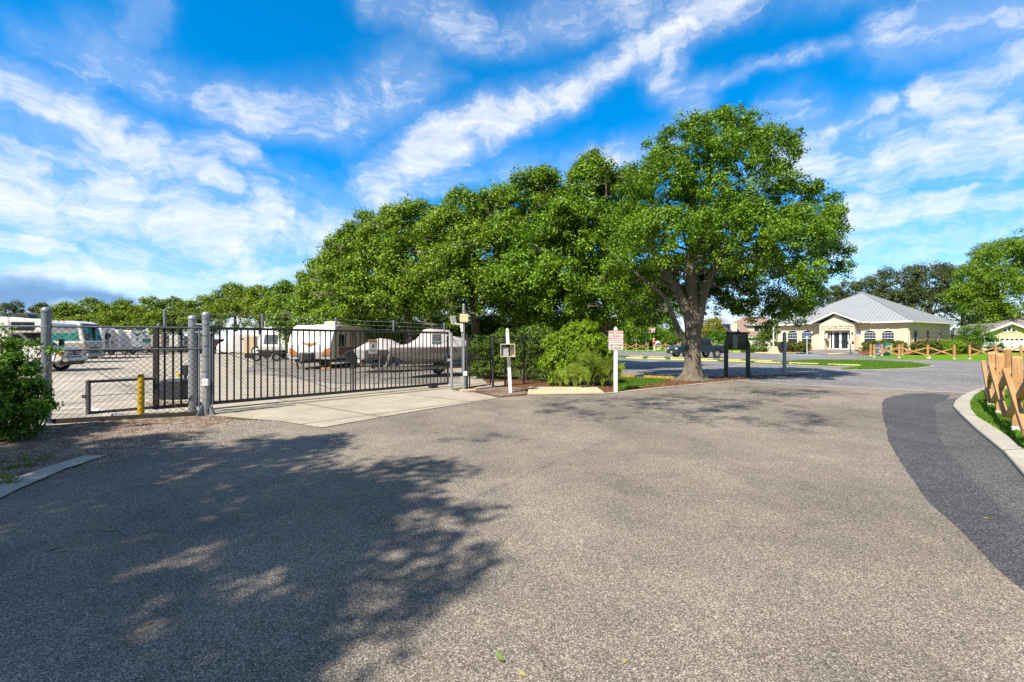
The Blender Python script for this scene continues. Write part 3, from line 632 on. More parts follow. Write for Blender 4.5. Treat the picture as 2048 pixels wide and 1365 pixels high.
# --- the oak in the middle distance, with its forked trunk and root flare
def big_oak():
    Y = 19.7; base = tuple(G(1385, 761.5)); t = thing('oak_tree', 'tall oak with a forked pale trunk standing in mulch beside the notice board', 'tree', base)
    L_ = [lob(1450, 290, 70, Y), lob(1545, 315, 58, Y, 1), lob(1370, 300, 62, Y, -.5), lob(1490, 262, 42, Y, .5), lob(1330, 385, 78, Y, -1.2), lob(1440, 380, 100, Y, -.8),
          lob(1575, 415, 62, Y, 1.5), lob(1640, 440, 44, Y), lob(1560, 350, 40, Y, .5), lob(1262, 455, 58, Y, .5), lob(1255, 545, 50, Y, 0), lob(1320, 480, 80, Y, -2), lob(1470, 480, 95, Y, -1.8),
          lob(1590, 500, 85, Y, -.6), lob(1645, 520, 48, Y, .5), lob(1520, 560, 62, Y, 1.8), lob(1600, 595, 48, Y, 0), lob(1560, 622, 34, Y, 1), lob(1500, 628, 32, Y, 2), lob(1400, 590, 46, Y, 3.6), lob(1455, 615, 34, Y, 3.4), lob(1530, 640, 26, Y, 1.5), lob(1590, 630, 26, Y, .5), lob(1470, 585, 50, Y, 2.6), lob(1330, 600, 44, Y, 3.4), lob(1300, 650, 24, Y, 3), lob(1270, 610, 42, Y, 2.2),
          lob(1310, 560, 50, Y, 2.5), lob(1400, 540, 70, Y, 3.0), lob(1440, 440, 80, Y, 2.4), lob(1240, 500, 36, Y, 2), lob(1660, 470, 34, Y, -1), lob(1380, 600, 36, Y, 3.2), lob(1620, 560, 40, Y, -2), lob(1230, 590, 26, Y, 0), lob(1590, 292, 24, Y, .5), lob(1668, 405, 22, Y), lob(1676, 545, 24, Y),
          lob(1400, 255, 22, Y), lob(1310, 290, 22, Y), lob(1300, 340, 34, Y), lob(1610, 365, 18, Y), lob(1632, 378, 18, Y)]
    rs = np.random.RandomState(11)
    pos, nr, sz, c = foliage(L_, 3400, 60, .29, .108, rs, .62, .36)
    sz[:] *= .95
    leaf_cloud('crown', pos, nr, sz, LM['oak'], t, base, rs=rs)
    # trunk: swept rings with root buttresses
    rn = random.Random(4); tb = MB(); n = 28; rings = [(0.0, .74), (.07, .58), (.18, .46), (.38, .375), (.7, .33), (1.1, .31), (1.6, .305), (2.05, .32), (2.4, .36), (2.75, .34)]
    ph = [rn.uniform(0, 6.28) for _ in range(4)]; vs = []
    for z, r in rings:
        fl = max(0, 1 - z / .6)
        for j in range(n):
            a = 2 * PI * j / n
            rr = r * (1 + .30 * fl * fl * math.cos(5 * a + ph[0]) + .16 * fl * math.cos(9 * a + ph[1]) + .05 * math.cos(3 * a + ph[2] + z) + .025 * math.cos(7 * a + ph[3] - z * 1.5))
            if fl and rr > r: rr = r + (rr - r) * 1.5
            vs.append((base[0] + .02 * z + rr * math.cos(a), base[1] + rr * math.sin(a) * .9, z - .03))
    fs = [(i * n + j, i * n + (j + 1) % n, (i + 1) * n + (j + 1) % n, (i + 1) * n + j) for i in range(len(rings) - 1) for j in range(n)]
    fs.append(tuple((len(rings) - 1) * n + j for j in range(n))); tb.add(vs, fs)
    def PX(x, y, d=0): return XZ(x, y, Y + d)
    tb.tube([PX(1384, 655), PX(1374, 620), PX(1350, 575), PX(1318, 530), PX(1300, 490), PX(1290, 440)], [.27, .22, .17, .13, .09, .04], 12)
    tb.tube([PX(1386, 650), PX(1384, 600), PX(1381, 540), PX(1384, 500), PX(1400, 430), PX(1420, 350), PX(1440, 280)], [.29, .22, .185, .16, .12, .08, .03], 12)
    tb.tube([PX(1390, 655, .1), PX(1400, 615, .1), PX(1408, 580), PX(1424, 545), PX(1450, 500), PX(1490, 440), PX(1520, 370)], [.29, .215, .19, .15, .12, .08, .03], 12)
    tb.tube([PX(1372, 690, -.15), PX(1362, 672, -.2), PX(1348, 640, -.3), PX(1335, 600, -.4), PX(1300, 570, -.5), PX(1262, 540, -.4)], [.10, .115, .105, .09, .065, .03], 10)
    tb.tube([PX(1352, 580), PX(1320, 567), PX(1286, 560), PX(1250, 566)], [.075, .06, .045, .02], 8)
    tb.tube([PX(1424, 545), PX(1500, 520, -1), PX(1570, 500, -1), PX(1630, 490, -1)], [.1, .08, .05, .02], 8)
    for i in range(34):
        l = L_[i % len(L_)]; e = Vector(l[:3]); s = Vector(PX(1384, 560)).lerp(PX(1410, 430), rn.random())
        tb.tube(limb_path(s, e, rn), [.06, .05, .04, .03, .02, .01], 6)
    tb.build('trunk', M_bark, t, smooth=True, off=base)
big_oak()

# --- the dense grove behind the storage yard
ROWG = 'oaks of the grove behind the yard'
def gbase(px, Y): p = XZ(px, 683, Y); return (p.x, Y, 0)
tree('grove_tree', 'oak with twin spires at the right of the grove, against the forked oak', gbase(1215, 27.5), [lob(1180, 385, 62, 27.5), lob(1180, 325, 22, 27.5), lob(1185, 350, 34, 27.5), lob(1240, 395, 55, 27.5, 1), lob(1255, 360, 24, 27.5), lob(1280, 380, 30, 27.5, 1), lob(1160, 470, 78, 27.5, -1), lob(1250, 490, 80, 27.5, 0), lob(1130, 570, 66, 27.5, -1.4), lob(1210, 590, 78, 27.5, -1), lob(1285, 600, 46, 27.5, 0), lob(1170, 640, 50, 27.5, 1.5)], 2300, 44, .42, .155, LM['oak'], 21, .3, ROWG, twigs=34)
tree('grove_tree', 'tall leafy oak left of the twin-spired oak, above the white box post', gbase(1085, 29.5), [lob(1085, 380, 42, 29.5), lob(1070, 415, 66, 29.5), lob(1120, 440, 60, 29.5, 1), lob(1040, 480, 66, 29.5, 0), lob(1100, 510, 80, 29.5, -1.2), lob(1050, 570, 74, 29.5, -1.2), lob(1110, 610, 64, 29.5, -.6), lob(1000, 600, 50, 29.5, .5), lob(1060, 640, 50, 29.5, 1)], 2300, 42, .45, .16, LM['oak'], 22, .3, ROWG, twigs=34)
tree('grove_tree', 'broad yellow-green oak above the open end of the sliding gate', gbase(950, 31), [lob(985, 425, 52, 31), lob(935, 440, 60, 31), lob(1000, 480, 58, 31, 1), lob(900, 480, 60, 31, 0), lob(960, 520, 78, 31, -1.2), lob(880, 560, 62, 31, -1.2), lob(950, 590, 70, 31, -1.2), lob(900, 620, 48, 31, -.5), lob(1000, 600, 56, 31, 1)], 2200, 42, .47, .165, LM['row'], 23, .34, ROWG, twigs=46)
tree('grove_tree', 'rounded oak with gaps of sky near its top, above the covered boats', gbase(820, 33), [lob(845, 450, 46, 33), lob(800, 465, 54, 33), lob(770, 455, 34, 33), lob(880, 500, 50, 33, 1), lob(760, 510, 52, 33, 0), lob(820, 530, 70, 33, -1.2), lob(790, 590, 64, 33, -1.2), lob(850, 590, 60, 33, -1), lob(820, 630, 50, 33, 0), lob(760, 610, 46, 33, 1)], 2100, 40, .48, .17, LM['row'], 24, .32, ROWG, twigs=40)
tree('grove_tree', 'oak left of the sky gaps, rising over the beige travel trailer', gbase(720, 35), [lob(725, 480, 40, 35), lob(735, 445, 22, 35), lob(695, 510, 44, 35), lob(740, 540, 60, 35, -1), lob(680, 560, 50, 35, 0), lob(710, 600, 60, 35, -1.5), lob(690, 640, 50, 35, -1), lob(750, 640, 46, 35, -.5)], 1700, 38, .5, .18, LM['row'], 25, .3, ROWG, twigs=34)
tree('grove_tree', 'outermost oak at the left foot of the grove, sloping down to the pines', gbase(625, 38), [lob(658, 545, 38, 38), lob(622, 572, 28, 38), lob(645, 605, 46, 38, -1), lob(603, 622, 32, 38), lob(578, 646, 28, 38), lob(645, 645, 50, 38, -1)], 1400, 38, .5, .19, LM['row'], 26, .28, ROWG, twigs=24)
tree('grove_tree', 'dark oak half hidden behind the forked oak, over the basketball hoop', gbase(1290, 98), [lob(1300, 580, 60, 98), lob(1250, 600, 60, 98), lob(1330, 620, 46, 98), lob(1290, 640, 50, 98), lob(1265, 660, 40, 98), lob(1330, 655, 30, 98)], 1300, 30, 1.2, .36, LM['oak'], 27, .3, ROWG, twigs=34)
# undergrowth below the grove
US = 'bushes under the grove'
k = 0
for px, Y, r, h, mt, lb in ((620, 42, 60, 60, 'row', 'dense dark bush beyond the covered trailers, left end of the undergrowth'), (720, 38, 60, 55, 'row', 'bush behind the beige travel trailer under the grove'),
        (800, 36, 50, 42, 'lime', 'bright bush behind the small covered boat'), (880, 35, 52, 46, 'hedge', 'bush behind the tall covered boat cabin'), (975, 34, 55, 50, 'hedge', 'dark bush behind the pedestrian gate, under the grove'),
        (1070, 33, 60, 60, 'oak', 'dark undergrowth behind the clipped hedge run'), (1170, 32, 60, 62, 'oak', 'dark undergrowth behind the bright rounded shrub'), (1258, 90, 34, 40, 'row', 'pale green bush left of the basketball hoop'), (1312, 94, 26, 26, 'oak', 'dark bush right behind the basketball hoop')):
    k += 1; s = Y / F
    tree('bush', lb, gbase(px, Y), [lob(px, 683 - h * .35, r, Y, 0, None, h * .75), lob(px + r * .5, 683 - h * .15, r * .6, Y, -.5), lob(px - r * .5, 683 - h * .1, r * .6, Y, -.5)], 420, 34, .45 * max(1, Y / 50), .17 * max(1, Y / 50), LM[mt], 40 + k, .06, US, limbs=5, cat='bush')

# --- far trees on the left
PG = 'far trees beyond the storage yard'
for i, (px, py, r, Y, mt, lb) in enumerate([(-70, 640, 60, 62, 'pine', 'far tree at the left edge of the view behind the motorhome roof'), (20, 630, 40, 92, 'dark', 'dusky far tree over the motorhome roof at the left'), (75, 632, 34, 92, 'dark', 'dusky far tree just left of the corner post'),
        (130, 634, 38, 70, 'pine', 'far bushy tree right of the corner post'), (185, 630, 44, 72, 'pine', 'far bushy tree above the green-windowed motorhome'), (240, 628, 44, 70, 'pine', 'far bushy tree above the white fifth-wheel trailer'), (300, 626, 46, 70, 'pine', 'far bushy tree above the barbed wire post at the gate tail'),
        (360, 628, 44, 72, 'pine', 'far bushy tree between the two gate posts'), (415, 618, 38, 74, 'pine', 'far pine just right of the front gate post'), (470, 599, 46, 68, 'pine', 'flat-topped pine with a bare trunk behind the covered van'), (520, 600, 44, 66, 'pine', 'far pine behind the second barbed wire post'), (568, 594, 42, 58, 'row', 'rounded far tree at the left foot of the grove')]):
    s = Y / F; h = 683 - py; rn = random.Random(i)
    lb_ = [lob(px + rn.uniform(-12, 12), py, r * .8, Y, 0, None, r * .62), lob(px - r * .55, py + 18, r * .62, Y, -1, None, r * .5), lob(px + r * .55, py + 16, r * .62, Y, -1, None, r * .5), lob(px, py + 30, r * .8, Y, -2), lob(px + rn.uniform(-10, 10), py - r * .28, r * .45, Y)]
    tree('far_tree', lb, gbase(px, Y), lb_, 420, 34, .55, .26, LM[mt], 60 + i, .22, PG, limbs=6)

# --- trees on the right, behind the office
TG = 'dark oaks behind the office'
for i, (px, py, r, Y, lb) in enumerate([(1655, 615, 50, 100, 'dark oak behind the left slope of the office roof'), (1725, 600, 55, 98, 'dark oak left of the office roof peak'), (1795, 580, 55, 96, 'dark oak right of the office roof peak'), (1860, 575, 58, 94, 'dark oak above the right slope of the office roof'), (1925, 575, 55, 96, 'dark oak next to the bright tree at the right')]):
    lb_ = [lob(px, py, r * .8, Y), lob(px - r * .5, py - r * .3, r * .45, Y), lob(px + r * .4, py - r * .45, r * .42, Y), lob(px - r * .6, py + 25, r * .6, Y), lob(px + r * .6, py + 22, r * .6, Y), lob(px, py + 45, r * .8, Y)]
    tree('dark_oak', lb, gbase(px, Y), lb_, 620, 32, .75, .30, LM['dark'], 80 + i, .35, TG, limbs=8)
tree('camphor_tree', 'bright green spreading tree at the right edge, over the yellow house', gbase(1985, 74), [lob(2005, 525, 50, 74), lob(1955, 560, 46, 74), lob(2055, 505, 52, 74), lob(2010, 590, 60, 74, -1), lob(1940, 600, 38, 74), lob(1965, 630, 46, 74), lob(2070, 580, 50, 74), lob(2100, 540, 60, 74), lob(1920, 590, 24, 74), lob(2010, 640, 30, 74), lob(1975, 520, 30, 74)], 2400, 36, .7, .24, LM['row'], 91, .42, None, limbs=12)
tree('bush', 'large rounded bush between the office and the yellow house', gbase(1953, 61), [lob(1950, 682, 34, 61), lob(1935, 690, 24, 61), lob(1972, 688, 22, 61)], 330, 36, .4, .16, LM['shrub'], 92, .07, None, limbs=4, cat='bush')
tree('small_tree', 'small yellow-green tree in front of the far houses, right of the oak trunk', gbase(1425, 88), [lob(1425, 655, 20, 88), lob(1412, 665, 16, 88), lob(1440, 668, 14, 88)], 200, 30, .6, .24, LM['yell'], 93, .12, None, limbs=4)
tree('bush', 'round clipped bush behind the tail of the dark pickup', gbase(1435, 76), [lob(1435, 682, 19, 76)], 130, 34, .4, .18, LM['shrub'], 94, .06, None, limbs=3, cat='bush')
tree('bush', 'rounded bush beside the flagpole, left of the office', gbase(1527, 73), [lob(1530, 676, 19, 73), lob(1518, 684, 16, 73), lob(1545, 664, 10, 73)], 200, 34, .4, .18, LM['hedge'], 95, .06, None, limbs=4, cat='bush')
tree('bush', 'low bush behind the bonnet of the dark pickup', gbase(1345, 82), [lob(1350, 686, 18, 82, 0, None, 12), lob(1332, 688, 12, 82)], 120, 34, .4, .2, LM['hedge'], 96, .05, None, limbs=3, cat='bush')
tree('small_tree', 'dark tree over the left end of the office roof', gbase(1600, 92), [lob(1590, 628, 34, 92), lob(1620, 640, 26, 92), lob(1560, 648, 22, 92)], 330, 32, .7, .28, LM['dark'], 97, .2, None, limbs=4)

# a bare tree among the far houses
bt = thing('bare_tree', 'leafless pinkish tree rising behind the far tan roofs', 'tree', gbase(1432, 118)); b = MB(); rn = random.Random(6)
def twig(p, d, l, r, dep):
    q = p + d * l; b.tube([p, p.lerp(q, .5) + Vector((rn.uniform(-.1, .1), 0, 0)) * l, q], [r, r * .8, r * .55], 4)
    if dep:
        for _ in range(3):
            nd = (d + Vector((rn.uniform(-.8, .8), rn.uniform(-.8, .8), rn.uniform(-.1, .5)))).normalized(); twig(q, nd, l * .72, r * .55, dep - 1)
twig(Vector(gbase(1432, 118)), Vector((0, 0, 1)), 2.6, .25, 5)
b.build('trunk', paint('pale_dead_wood', (.36, .26, .22), .9), bt, off=gbase(1432, 118))

# large oak behind the viewer's left shoulder; unseen crown shaped for dappled shade
def shade(hx, hy, r, h=8.0, rz=1.0): k = h / math.tan(SUN_EL); return (hx - math.cos(SUN_AZ) * k, hy - math.sin(SUN_AZ) * k, h, r, r, rz)
tree('oak_tree', 'oak standing beyond the left edge whose shade falls across the road', (-12.5, -5.5, 0),
     [shade(-2.9, 3.3, 2.3), shade(-5.0, 5.2, 2.4), shade(-8.2, 5.4, 2.7), shade(-1.5, 5.6, .8), shade(-3.6, 7.2, .9), shade(-5.4, .4, 3.2), shade(-10.5, 1.5, 3.5), shade(-1.4, 2.2, .8), shade(-2.3, 1.2, 1.5), shade(-12, 5, 3), shade(-2.9, 5.2, 1.5), shade(-6.4, 7.3, 1.1), shade(-2.9, -1.8, 2.2), shade(-6, -3, 3), shade(-3.4, 2.6, 2.6, 9.2), shade(-5.5, -1, 3, 9.4), shade(-8, 3, 3.4, 9.2), shade(-11, 0, 3.5, 9.2), shade(-3.2, -.6, 2.3, 9.3), shade(-2.6, 4.2, 1.7, 9), shade(-6, 5.2, 2.2, 9.2), shade(-4.2, 6.6, 1.5, 8.6), shade(-7.5, 6.6, 1.7, 8.8), shade(-10.5, 5, 2.4, 9), shade(-4.6, 1.0, 2.4, 9.8), shade(-7, .5, 2.6, 9.8), shade(-4.2, -1.5, 2.2, 9.8)],
     4300, 44, .36, .15, LM['oak'], 101, .42, 'oaks beyond the left edge', limbs=22, bark=M_bark, shadow=True)
tree('oak_tree', 'unseen oak crown on a hair-thin stem beyond the left edge, shaped to dapple the road', (-9.5, -9.0, 0),
     [shade(2.2, 11.8, 2.2, 12.5, .5), shade(5.0, 10.4, 1.8, 12.5, .5), shade(-.5, 7.8, .9, 12.5, .4), shade(5.6, 13.6, 2.0, 12.5, .5), shade(8.5, 15.6, 1.8, 12.5, .5)],
     190, 30, .40, .12, LM['oak'], 102, .015, 'oaks beyond the left edge', limbs=0, bark=M_bark)

# --- hedges and shrubs close to the gate
def shrub(name, label, base, lobes, n, per, cr, size, mat, seed, group=None, stems=10, cat='shrub', up=.5):
    rs = np.random.RandomState(seed); rn = random.Random(seed); t = thing(name, label, cat, base, 0, group)
    pos, nr, sz, c = foliage(lobes, n, per, cr, size, rs, up, .3, sub=not name.startswith('hedge') or n > 500); keep = pos[:, 2] > .02
    leaf_cloud('foliage', pos[keep], nr[keep], sz[keep], mat, t, base, rs=rs)
    b = MB()
    for i in range(stems):
        l = lobes[i % len(lobes)]; e = Vector(l[:3]) + Vector((rn.uniform(-.7, .7) * l[3], rn.uniform(-.7, .7) * l[4], rn.uniform(0, .8) * l[5]))
        s = Vector((base[0] + rn.uniform(-.5, .5) * min(1, l[3]), base[1] + rn.uniform(-.2, .2), -.02))
        s.x = s.x * .3 + e.x * .7; s.y = s.y * .3 + e.y * .7
        b.tube(limb_path(s, e, rn, 4), [.02, .016, .012, .008, .004], 5)
    b.build('stem', M_bark, t, smooth=True, off=base); return t
shrub('shrub', 'dark glossy shrub spilling over the chain-link fence at the left edge', (-8.9, 8.1, 0),
      [lob(-40, 750, 80, 8.1, 0, 60, 66), lob(20, 765, 50, 8.1, -.1), lob(22, 835, 54, 7.9, -.2), lob(-60, 820, 100, 7.9, 0, 70, 80), lob(62, 780, 28, 8.0), lob(80, 812, 22, 8.0), lob(-5, 700, 36, 8.2), lob(35, 690, 11, 8.2), lob(60, 694, 9, 8.2), lob(88, 700, 7, 8.2), lob(112, 706, 6, 8.2), lob(30, 725, 20, 8.1), lob(60, 850, 24, 7.8), lob(12, 668, 8, 8.2)], 520, 40, .125, .068, LM['shrub'], 111, stems=34)
shrub('shrub', 'bright lime-green rounded shrub between the chain-link fence and the tow sign', (2.35, 17.6, 0),
      [lob(1150, 705, 55, 17.6, 0, 45, 58), lob(1120, 735, 38, 17.4), lob(1185, 725, 42, 17.5, .2), lob(1165, 670, 28, 17.6), lob(1195, 690, 26, 17.8), lob(1110, 690, 26, 17.8), lob(1200, 755, 24, 17.5), lob(1115, 762, 22, 17.3)], 900, 42, .16, .085, LM['lime'], 112, stems=14)
shrub('hedge', 'long leafy hedge growing behind the black chain-link fence', (-.4, 20, 0),
      [lob(960, 705, 30, 20.5, 0, 24, 32), lob(1000, 700, 36, 20.2, 0, 24, 36), lob(1045, 695, 38, 20, 0, 24, 40), lob(1085, 700, 36, 19.4, 0, 24, 42), lob(960, 740, 26, 20.5), lob(1000, 738, 32, 20.2), lob(1045, 735, 32, 20), lob(1080, 738, 30, 19.4), lob(1060, 668, 18, 20), lob(1010, 672, 16, 20)], 850, 38, .18, .09, LM['hedge'], 113, stems=14, cat='hedge')
# saw palmettos: fans of narrow blades
def palmetto(label, base, n_fan, h, seed, scale=1.0):
    rn = random.Random(seed); t = thing('palmetto', label, 'palm', base, 0, 'palmettos before the bright shrub'); b = MB(); st = MB()
    for i in range(n_fan):
        a = rn.uniform(0, 2 * PI); tilt = rn.uniform(.08, .75); L_ = h * rn.uniform(.45, .85)
        c = Vector((math.cos(a) * math.sin(tilt), math.sin(a) * math.sin(tilt), math.cos(tilt))) * L_
        st.tube([(0, 0, 0), c * .5 + Vector((0, 0, .03)), c], [.008, .006, .005], 4)
        d = c.normalized(); sd = d.cross(Vector((rn.uniform(-1, 1), rn.uniform(-1, 1), .3))).normalized(); nb = 13
        for j in range(nb):
            an = (j / (nb - 1) - .5) * R(210); bd = (d * math.cos(an) + sd * math.sin(an)); ln = scale * rn.uniform(.28, .42) * (1 - .25 * abs(an) / R(105))
            w = bd.cross(d.cross(sd)).normalized() * .019; e = c + bd * ln; e.z -= ln * .18; m_ = c + bd * ln * .6
            b.add([c - w * .3, m_ - w, e, m_ + w, c + w * .3], [(0, 1, 2, 3, 4)])
    b.build('frond', LM['pal'], t); st.build('stem', LM['pal'], t)
    return t
LM['pal'] = leafmat('palmetto_blades', (.10, .17, .02), (.19, .29, .03), (.34, .42, .07), .35, 2)
for i, (px, py, nf, h, lb, sc) in enumerate([(1120, 778, 9, .55, 'small palmetto left before the bright shrub', .9), (1150, 779, 13, .85, 'spiky palmetto in the middle before the bright shrub', 1.05), (1178, 777, 16, 1.35, 'tallest palmetto, rising before the bright shrub', 1.3), (1205, 776, 13, .95, 'palmetto nearest the tow sign post', 1.1), (1222, 772, 9, .9, 'palmetto behind the tow sign post', 1.0)]):
    p = G(px, py); palmetto(lb, (p.x, p.y, .02), nf, h, 130 + i, sc)
# weeds on the sandy shoulder
wd = [(15, 942), (40, 938), (48, 925), (92, 922), (8, 960), (20, 970), (60, 935), (5, 930)]
rs = np.random.RandomState(5); C_ = []
for i, (x, y) in enumerate(wd):
    p = G(x, y); t = MB(); rn = random.Random(i)
    for j in range(60):
        a = rn.uniform(0, 6.28); r = rn.uniform(0, .10); hh = rn.uniform(.02, .06); q = Vector((r * math.cos(a), r * math.sin(a), 0)); w = Vector((-math.sin(a), math.cos(a), 0)) * .005
        e = q + Vector((math.cos(a) * .04, math.sin(a) * .04, hh)); t.add([q - w, q + w, e], [(0, 1, 2)])
    o = t.build('weed_tuft', M_blade); o.location = (p.x, p.y, .024)
    tag(o, ['weed tuft beside the concrete kerb strip, first from the left edge', 'weed tuft on the sandy shoulder, second from the left edge', 'weed tuft farthest back on the sandy shoulder', 'weed tuft nearest the end of the kerb strip', 'low weed tuft against the kerb strip at the left edge', 'weed tuft closest to the viewer by the left kerb strip', 'flat weed tuft in the middle of the sandy shoulder', 'weed tuft at the left edge below the dark shrub'][i], 'weed', 'weeds on the sandy shoulder')
# fallen leaves on the road
lf = paint('dry_leaf', (.42, .33, .10), .8); lf2 = paint('green_leaf', (.18, .26, .06), .8); lf3 = paint('orange_leaf', (.5, .16, .05), .8)
for i, (x, y, m_, sz, lb) in enumerate([(222, 1065, lf, .05, 'pale curled leaf lying in the shade on the left of the road'), (106, 1101, lf2, .05, 'green leaf lying lowest on the left of the road'), (127, 1106, lf, .03, 'tiny leaf beside the green leaf on the road'), (1000, 1322, lf2, .05, 'green leaf at the bottom middle of the road'),
        (872, 867, lf3, .06, 'orange leaf on the road before the apron'), (1045, 1355, lf, .03, 'pale scrap at the bottom edge of the road'), (298, 1252, lf3, .025, 'small orange leaf in the shade'), (1976, 1041, lf, .04, 'pale twig leaf on the dark lane'), (1250, 1330, lf, .02, 'tiny pale leaf at the lower middle of the road'), (560, 905, lf, .05, 'dry leaf in the shade below the apron'), (700, 1242, lf3, .02, 'tiny orange leaf left of the road middle')]):
    p = G(x, y); a = i * 1.7; b = MB(); c, s_ = math.cos(a), math.sin(a)
    pr = [(-1, 0, .15), (-.4, .3, .05), (.4, .28, .0), (1, 0, .25), (.4, -.28, .12), (-.4, -.3, .02)]
    b.add([(sz * (x_ * c - y_ * s_), sz * (x_ * s_ + y_ * c), sz * z_ + .001) for x_, y_, z_ in pr] + [(0, 0, 0.001)], [(k, (k + 1) % 6, 6) for k in range(6)])
    o = b.build('fallen_leaf', m_); o.location = (p.x, p.y, .014); tag(o, lb, 'leaf', 'leaves fallen on the road')

# loose grit and shell fragments on the sandy shoulder, spilling over the asphalt edge
rs = np.random.RandomState(21); n = 9000
px = rs.uniform(-60, 560, n); yc = np.interp(px, [-60, 90, 215, 330, 430, 560], [960, 905, 895, 872, 850, 838]); py = yc + rs.normal(0, 17, n)
ok = (py > np.interp(px, [-60, 93, 412, 560], [868, 862, 838, 832])); px, py = px[ok], py[ok]; n = len(px)
Y_ = F * CH / (py - CY); X_ = (px - CX) / F * Y_; s_ = rs.uniform(.004, .013, n); a_ = rs.uniform(0, 6.28, n)
base = np.c_[X_, Y_, np.full(n, .014)]; u_ = np.c_[np.cos(a_), np.sin(a_), np.zeros(n)]; v_ = np.c_[-np.sin(a_), np.cos(a_), np.zeros(n)]; S = s_[:, None]
V4 = np.stack([base + u_ * S, base - u_ * S * .5 + v_ * S * .8, base - u_ * S * .5 - v_ * S * .8, base + np.c_[np.zeros(n), np.zeros(n), s_ * .8]], 1).reshape(-1, 3)
fi = (np.arange(n)[:, None] * 4 + np.array([0, 1, 3, 1, 2, 3, 2, 0, 3])[None]).reshape(-1)
me = bpy.data.meshes.new('gravel'); me.vertices.add(4 * n); me.vertices.foreach_set('co', V4.ravel()); me.loops.add(9 * n); me.loops.foreach_set('vertex_index', fi); me.polygons.add(3 * n)
me.polygons.foreach_set('loop_start', np.arange(3 * n) * 3); me.polygons.foreach_set('loop_total', np.full(3 * n, 3)); me.update()
gm, nt, b = new_mat('grit'); g_ = N_(nt, 'ShaderNodeNewGeometry'); nt.links.new(ramp(nt, g_.outputs['Random Per Island'], [(0, (.10, .07, .05)), (.4, (.30, .25, .20)), (.9, (.52, .46, .40)), (1, (.7, .66, .6))]), b.inputs['Base Color']); b.inputs['Roughness'].default_value = .9
me.materials.append(gm); tag(link(bpy.data.objects.new('gravel', me)), 'loose pale grit strewn over the sandy shoulder and road edge', 'gravel', kind='stuff')
# dead leaves and twigs under the fence and before the shrubs
def litter(name, label, spots, n, seed, sz=.03):
    rs = np.random.RandomState(seed); i = rs.randint(0, len(spots), n); c = np.array([(G(x, y).x, G(x, y).y, r) for x, y, r in spots])[i]
    pos = np.c_[c[:, 0] + rs.normal(0, 1, n) * c[:, 2], c[:, 1] + rs.normal(0, .5, n) * c[:, 2], rs.uniform(.028, .045, n)]; nr = rs.normal(size=(n, 3)) * .35 + np.array([0, 0, 1])
    o = leaf_cloud(name, pos, nr, sz * rs.uniform(.4, 1.3, n), LMd, None, None, rs=rs); return tag(o, label, 'litter', kind='stuff')
LMd = leafmat('dead_leaves', (.06, .03, .015), (.17, .085, .04), (.34, .20, .10), .05, 2)
litter('leaf_debris', 'brown dead leaves lying along the foot of the left fence', [(150, 862, .5), (230, 855, .5), (320, 848, .5), (400, 842, .4), (450, 842, .3), (60, 880, .5), (180, 885, .5), (30, 920, .4)], 1500, 31)
litter('leaf_debris', 'brown dead leaves in the bed around the oak and notice board', [(1300, 771, .8), (1360, 765, .8), (1420, 761, .8), (1480, 757, .7), (1540, 754, .6), (1600, 752, .5), (1250, 776, .5)], 3000, 32, .06)
litter('leaf_debris', 'brown dead leaves before the hedge and palmettos', [(1000, 786, .5), (1040, 782, .5), (1120, 780, .6), (1190, 779, .6), (1080, 768, .6), (960, 785, .4)], 2000, 33, .045)
# ------------------------------------------------------------------ fence, gate and posts
GALV = paint('galvanised_steel', (.235, .27, .315), .45, .35, .18, 14, dirt=.35)
GALVL = paint('bright_galvanised', (.35, .38, .42), .4, .35, .15, 16, dirt=.25)
BLK = paint('black_gate_paint', (.03, .031, .035), .45, 0, .3, 14, dirt=.2, bmp=.1)
WIRE = paint('black_mesh_wire', (.018, .017, .016), .85)
BARB = paint('weathered_wire', (.28, .30, .32), .5, .5)
PEEL = paint('peeling_paint', (.10, .105, .12), .7, 0, .9, 22)
def mesh_wires(mb, A, B, z0, z1, pitch=.071, r=.0034, z0b=None, knuckle=True):
    """chain-link fabric between ground points A and B, wires running both diagonals"""
    A = Vector((A[0], A[1], 0)); B = Vector((B[0], B[1], 0)); L_ = (B - A).length; u = (B - A) / L_; n = Vector((-u.y, u.x, 0)); H = z1 - z0
    k = int((L_ + H) / pitch) + 1
    for sgn, off in ((1, r * .8), (-1, -r * .8)):
        for i in range(-1, k):
            s = i * pitch + .01 - (H if sgn > 0 else 0)
            # z runs 0..H while s runs s..s+H (sgn>0) or reversed
            pts = []
            for t in (0.0, H):
                x = s + t if sgn > 0 else s + H - t - 0.0
                pts.append((x, t))
            (x0, t0), (x1, t1) = pts
            if x0 > x1: (x0, t0), (x1, t1) = (x1, t1), (x0, t0)
            if x1 <= 0 or x0 >= L_: continue
            def at(x): return t0 + (t1 - t0) * (x - x0) / (x1 - x0)
            xa, xb = max(x0, 0), min(x1, L_)
            if xb - xa < .01: continue
            pa = A + u * xa + n * off; pb = A + u * xb + n * off; pa.z = z0 + at(xa); pb.z = z0 + at(xb)
            mb.tube([pa, pb], r, 3, cap=False)
def post(mb, x, y, z0, z1, r, n=14, domed=True):
    pr = [(r, z0), (r, z1 - r * .8)]
    if domed: pr += [(r * 1.12, z1 - r * .8), (r * 1.12, z1 - r * .3), (r * .85, z1 + r * .15), (r * .35, z1 + r * .38), (0.0005, z1 + r * .42)]
    else: pr += [(r, z1), (.0005, z1)]
    mb.lathe(pr, (x, y, 0), n)

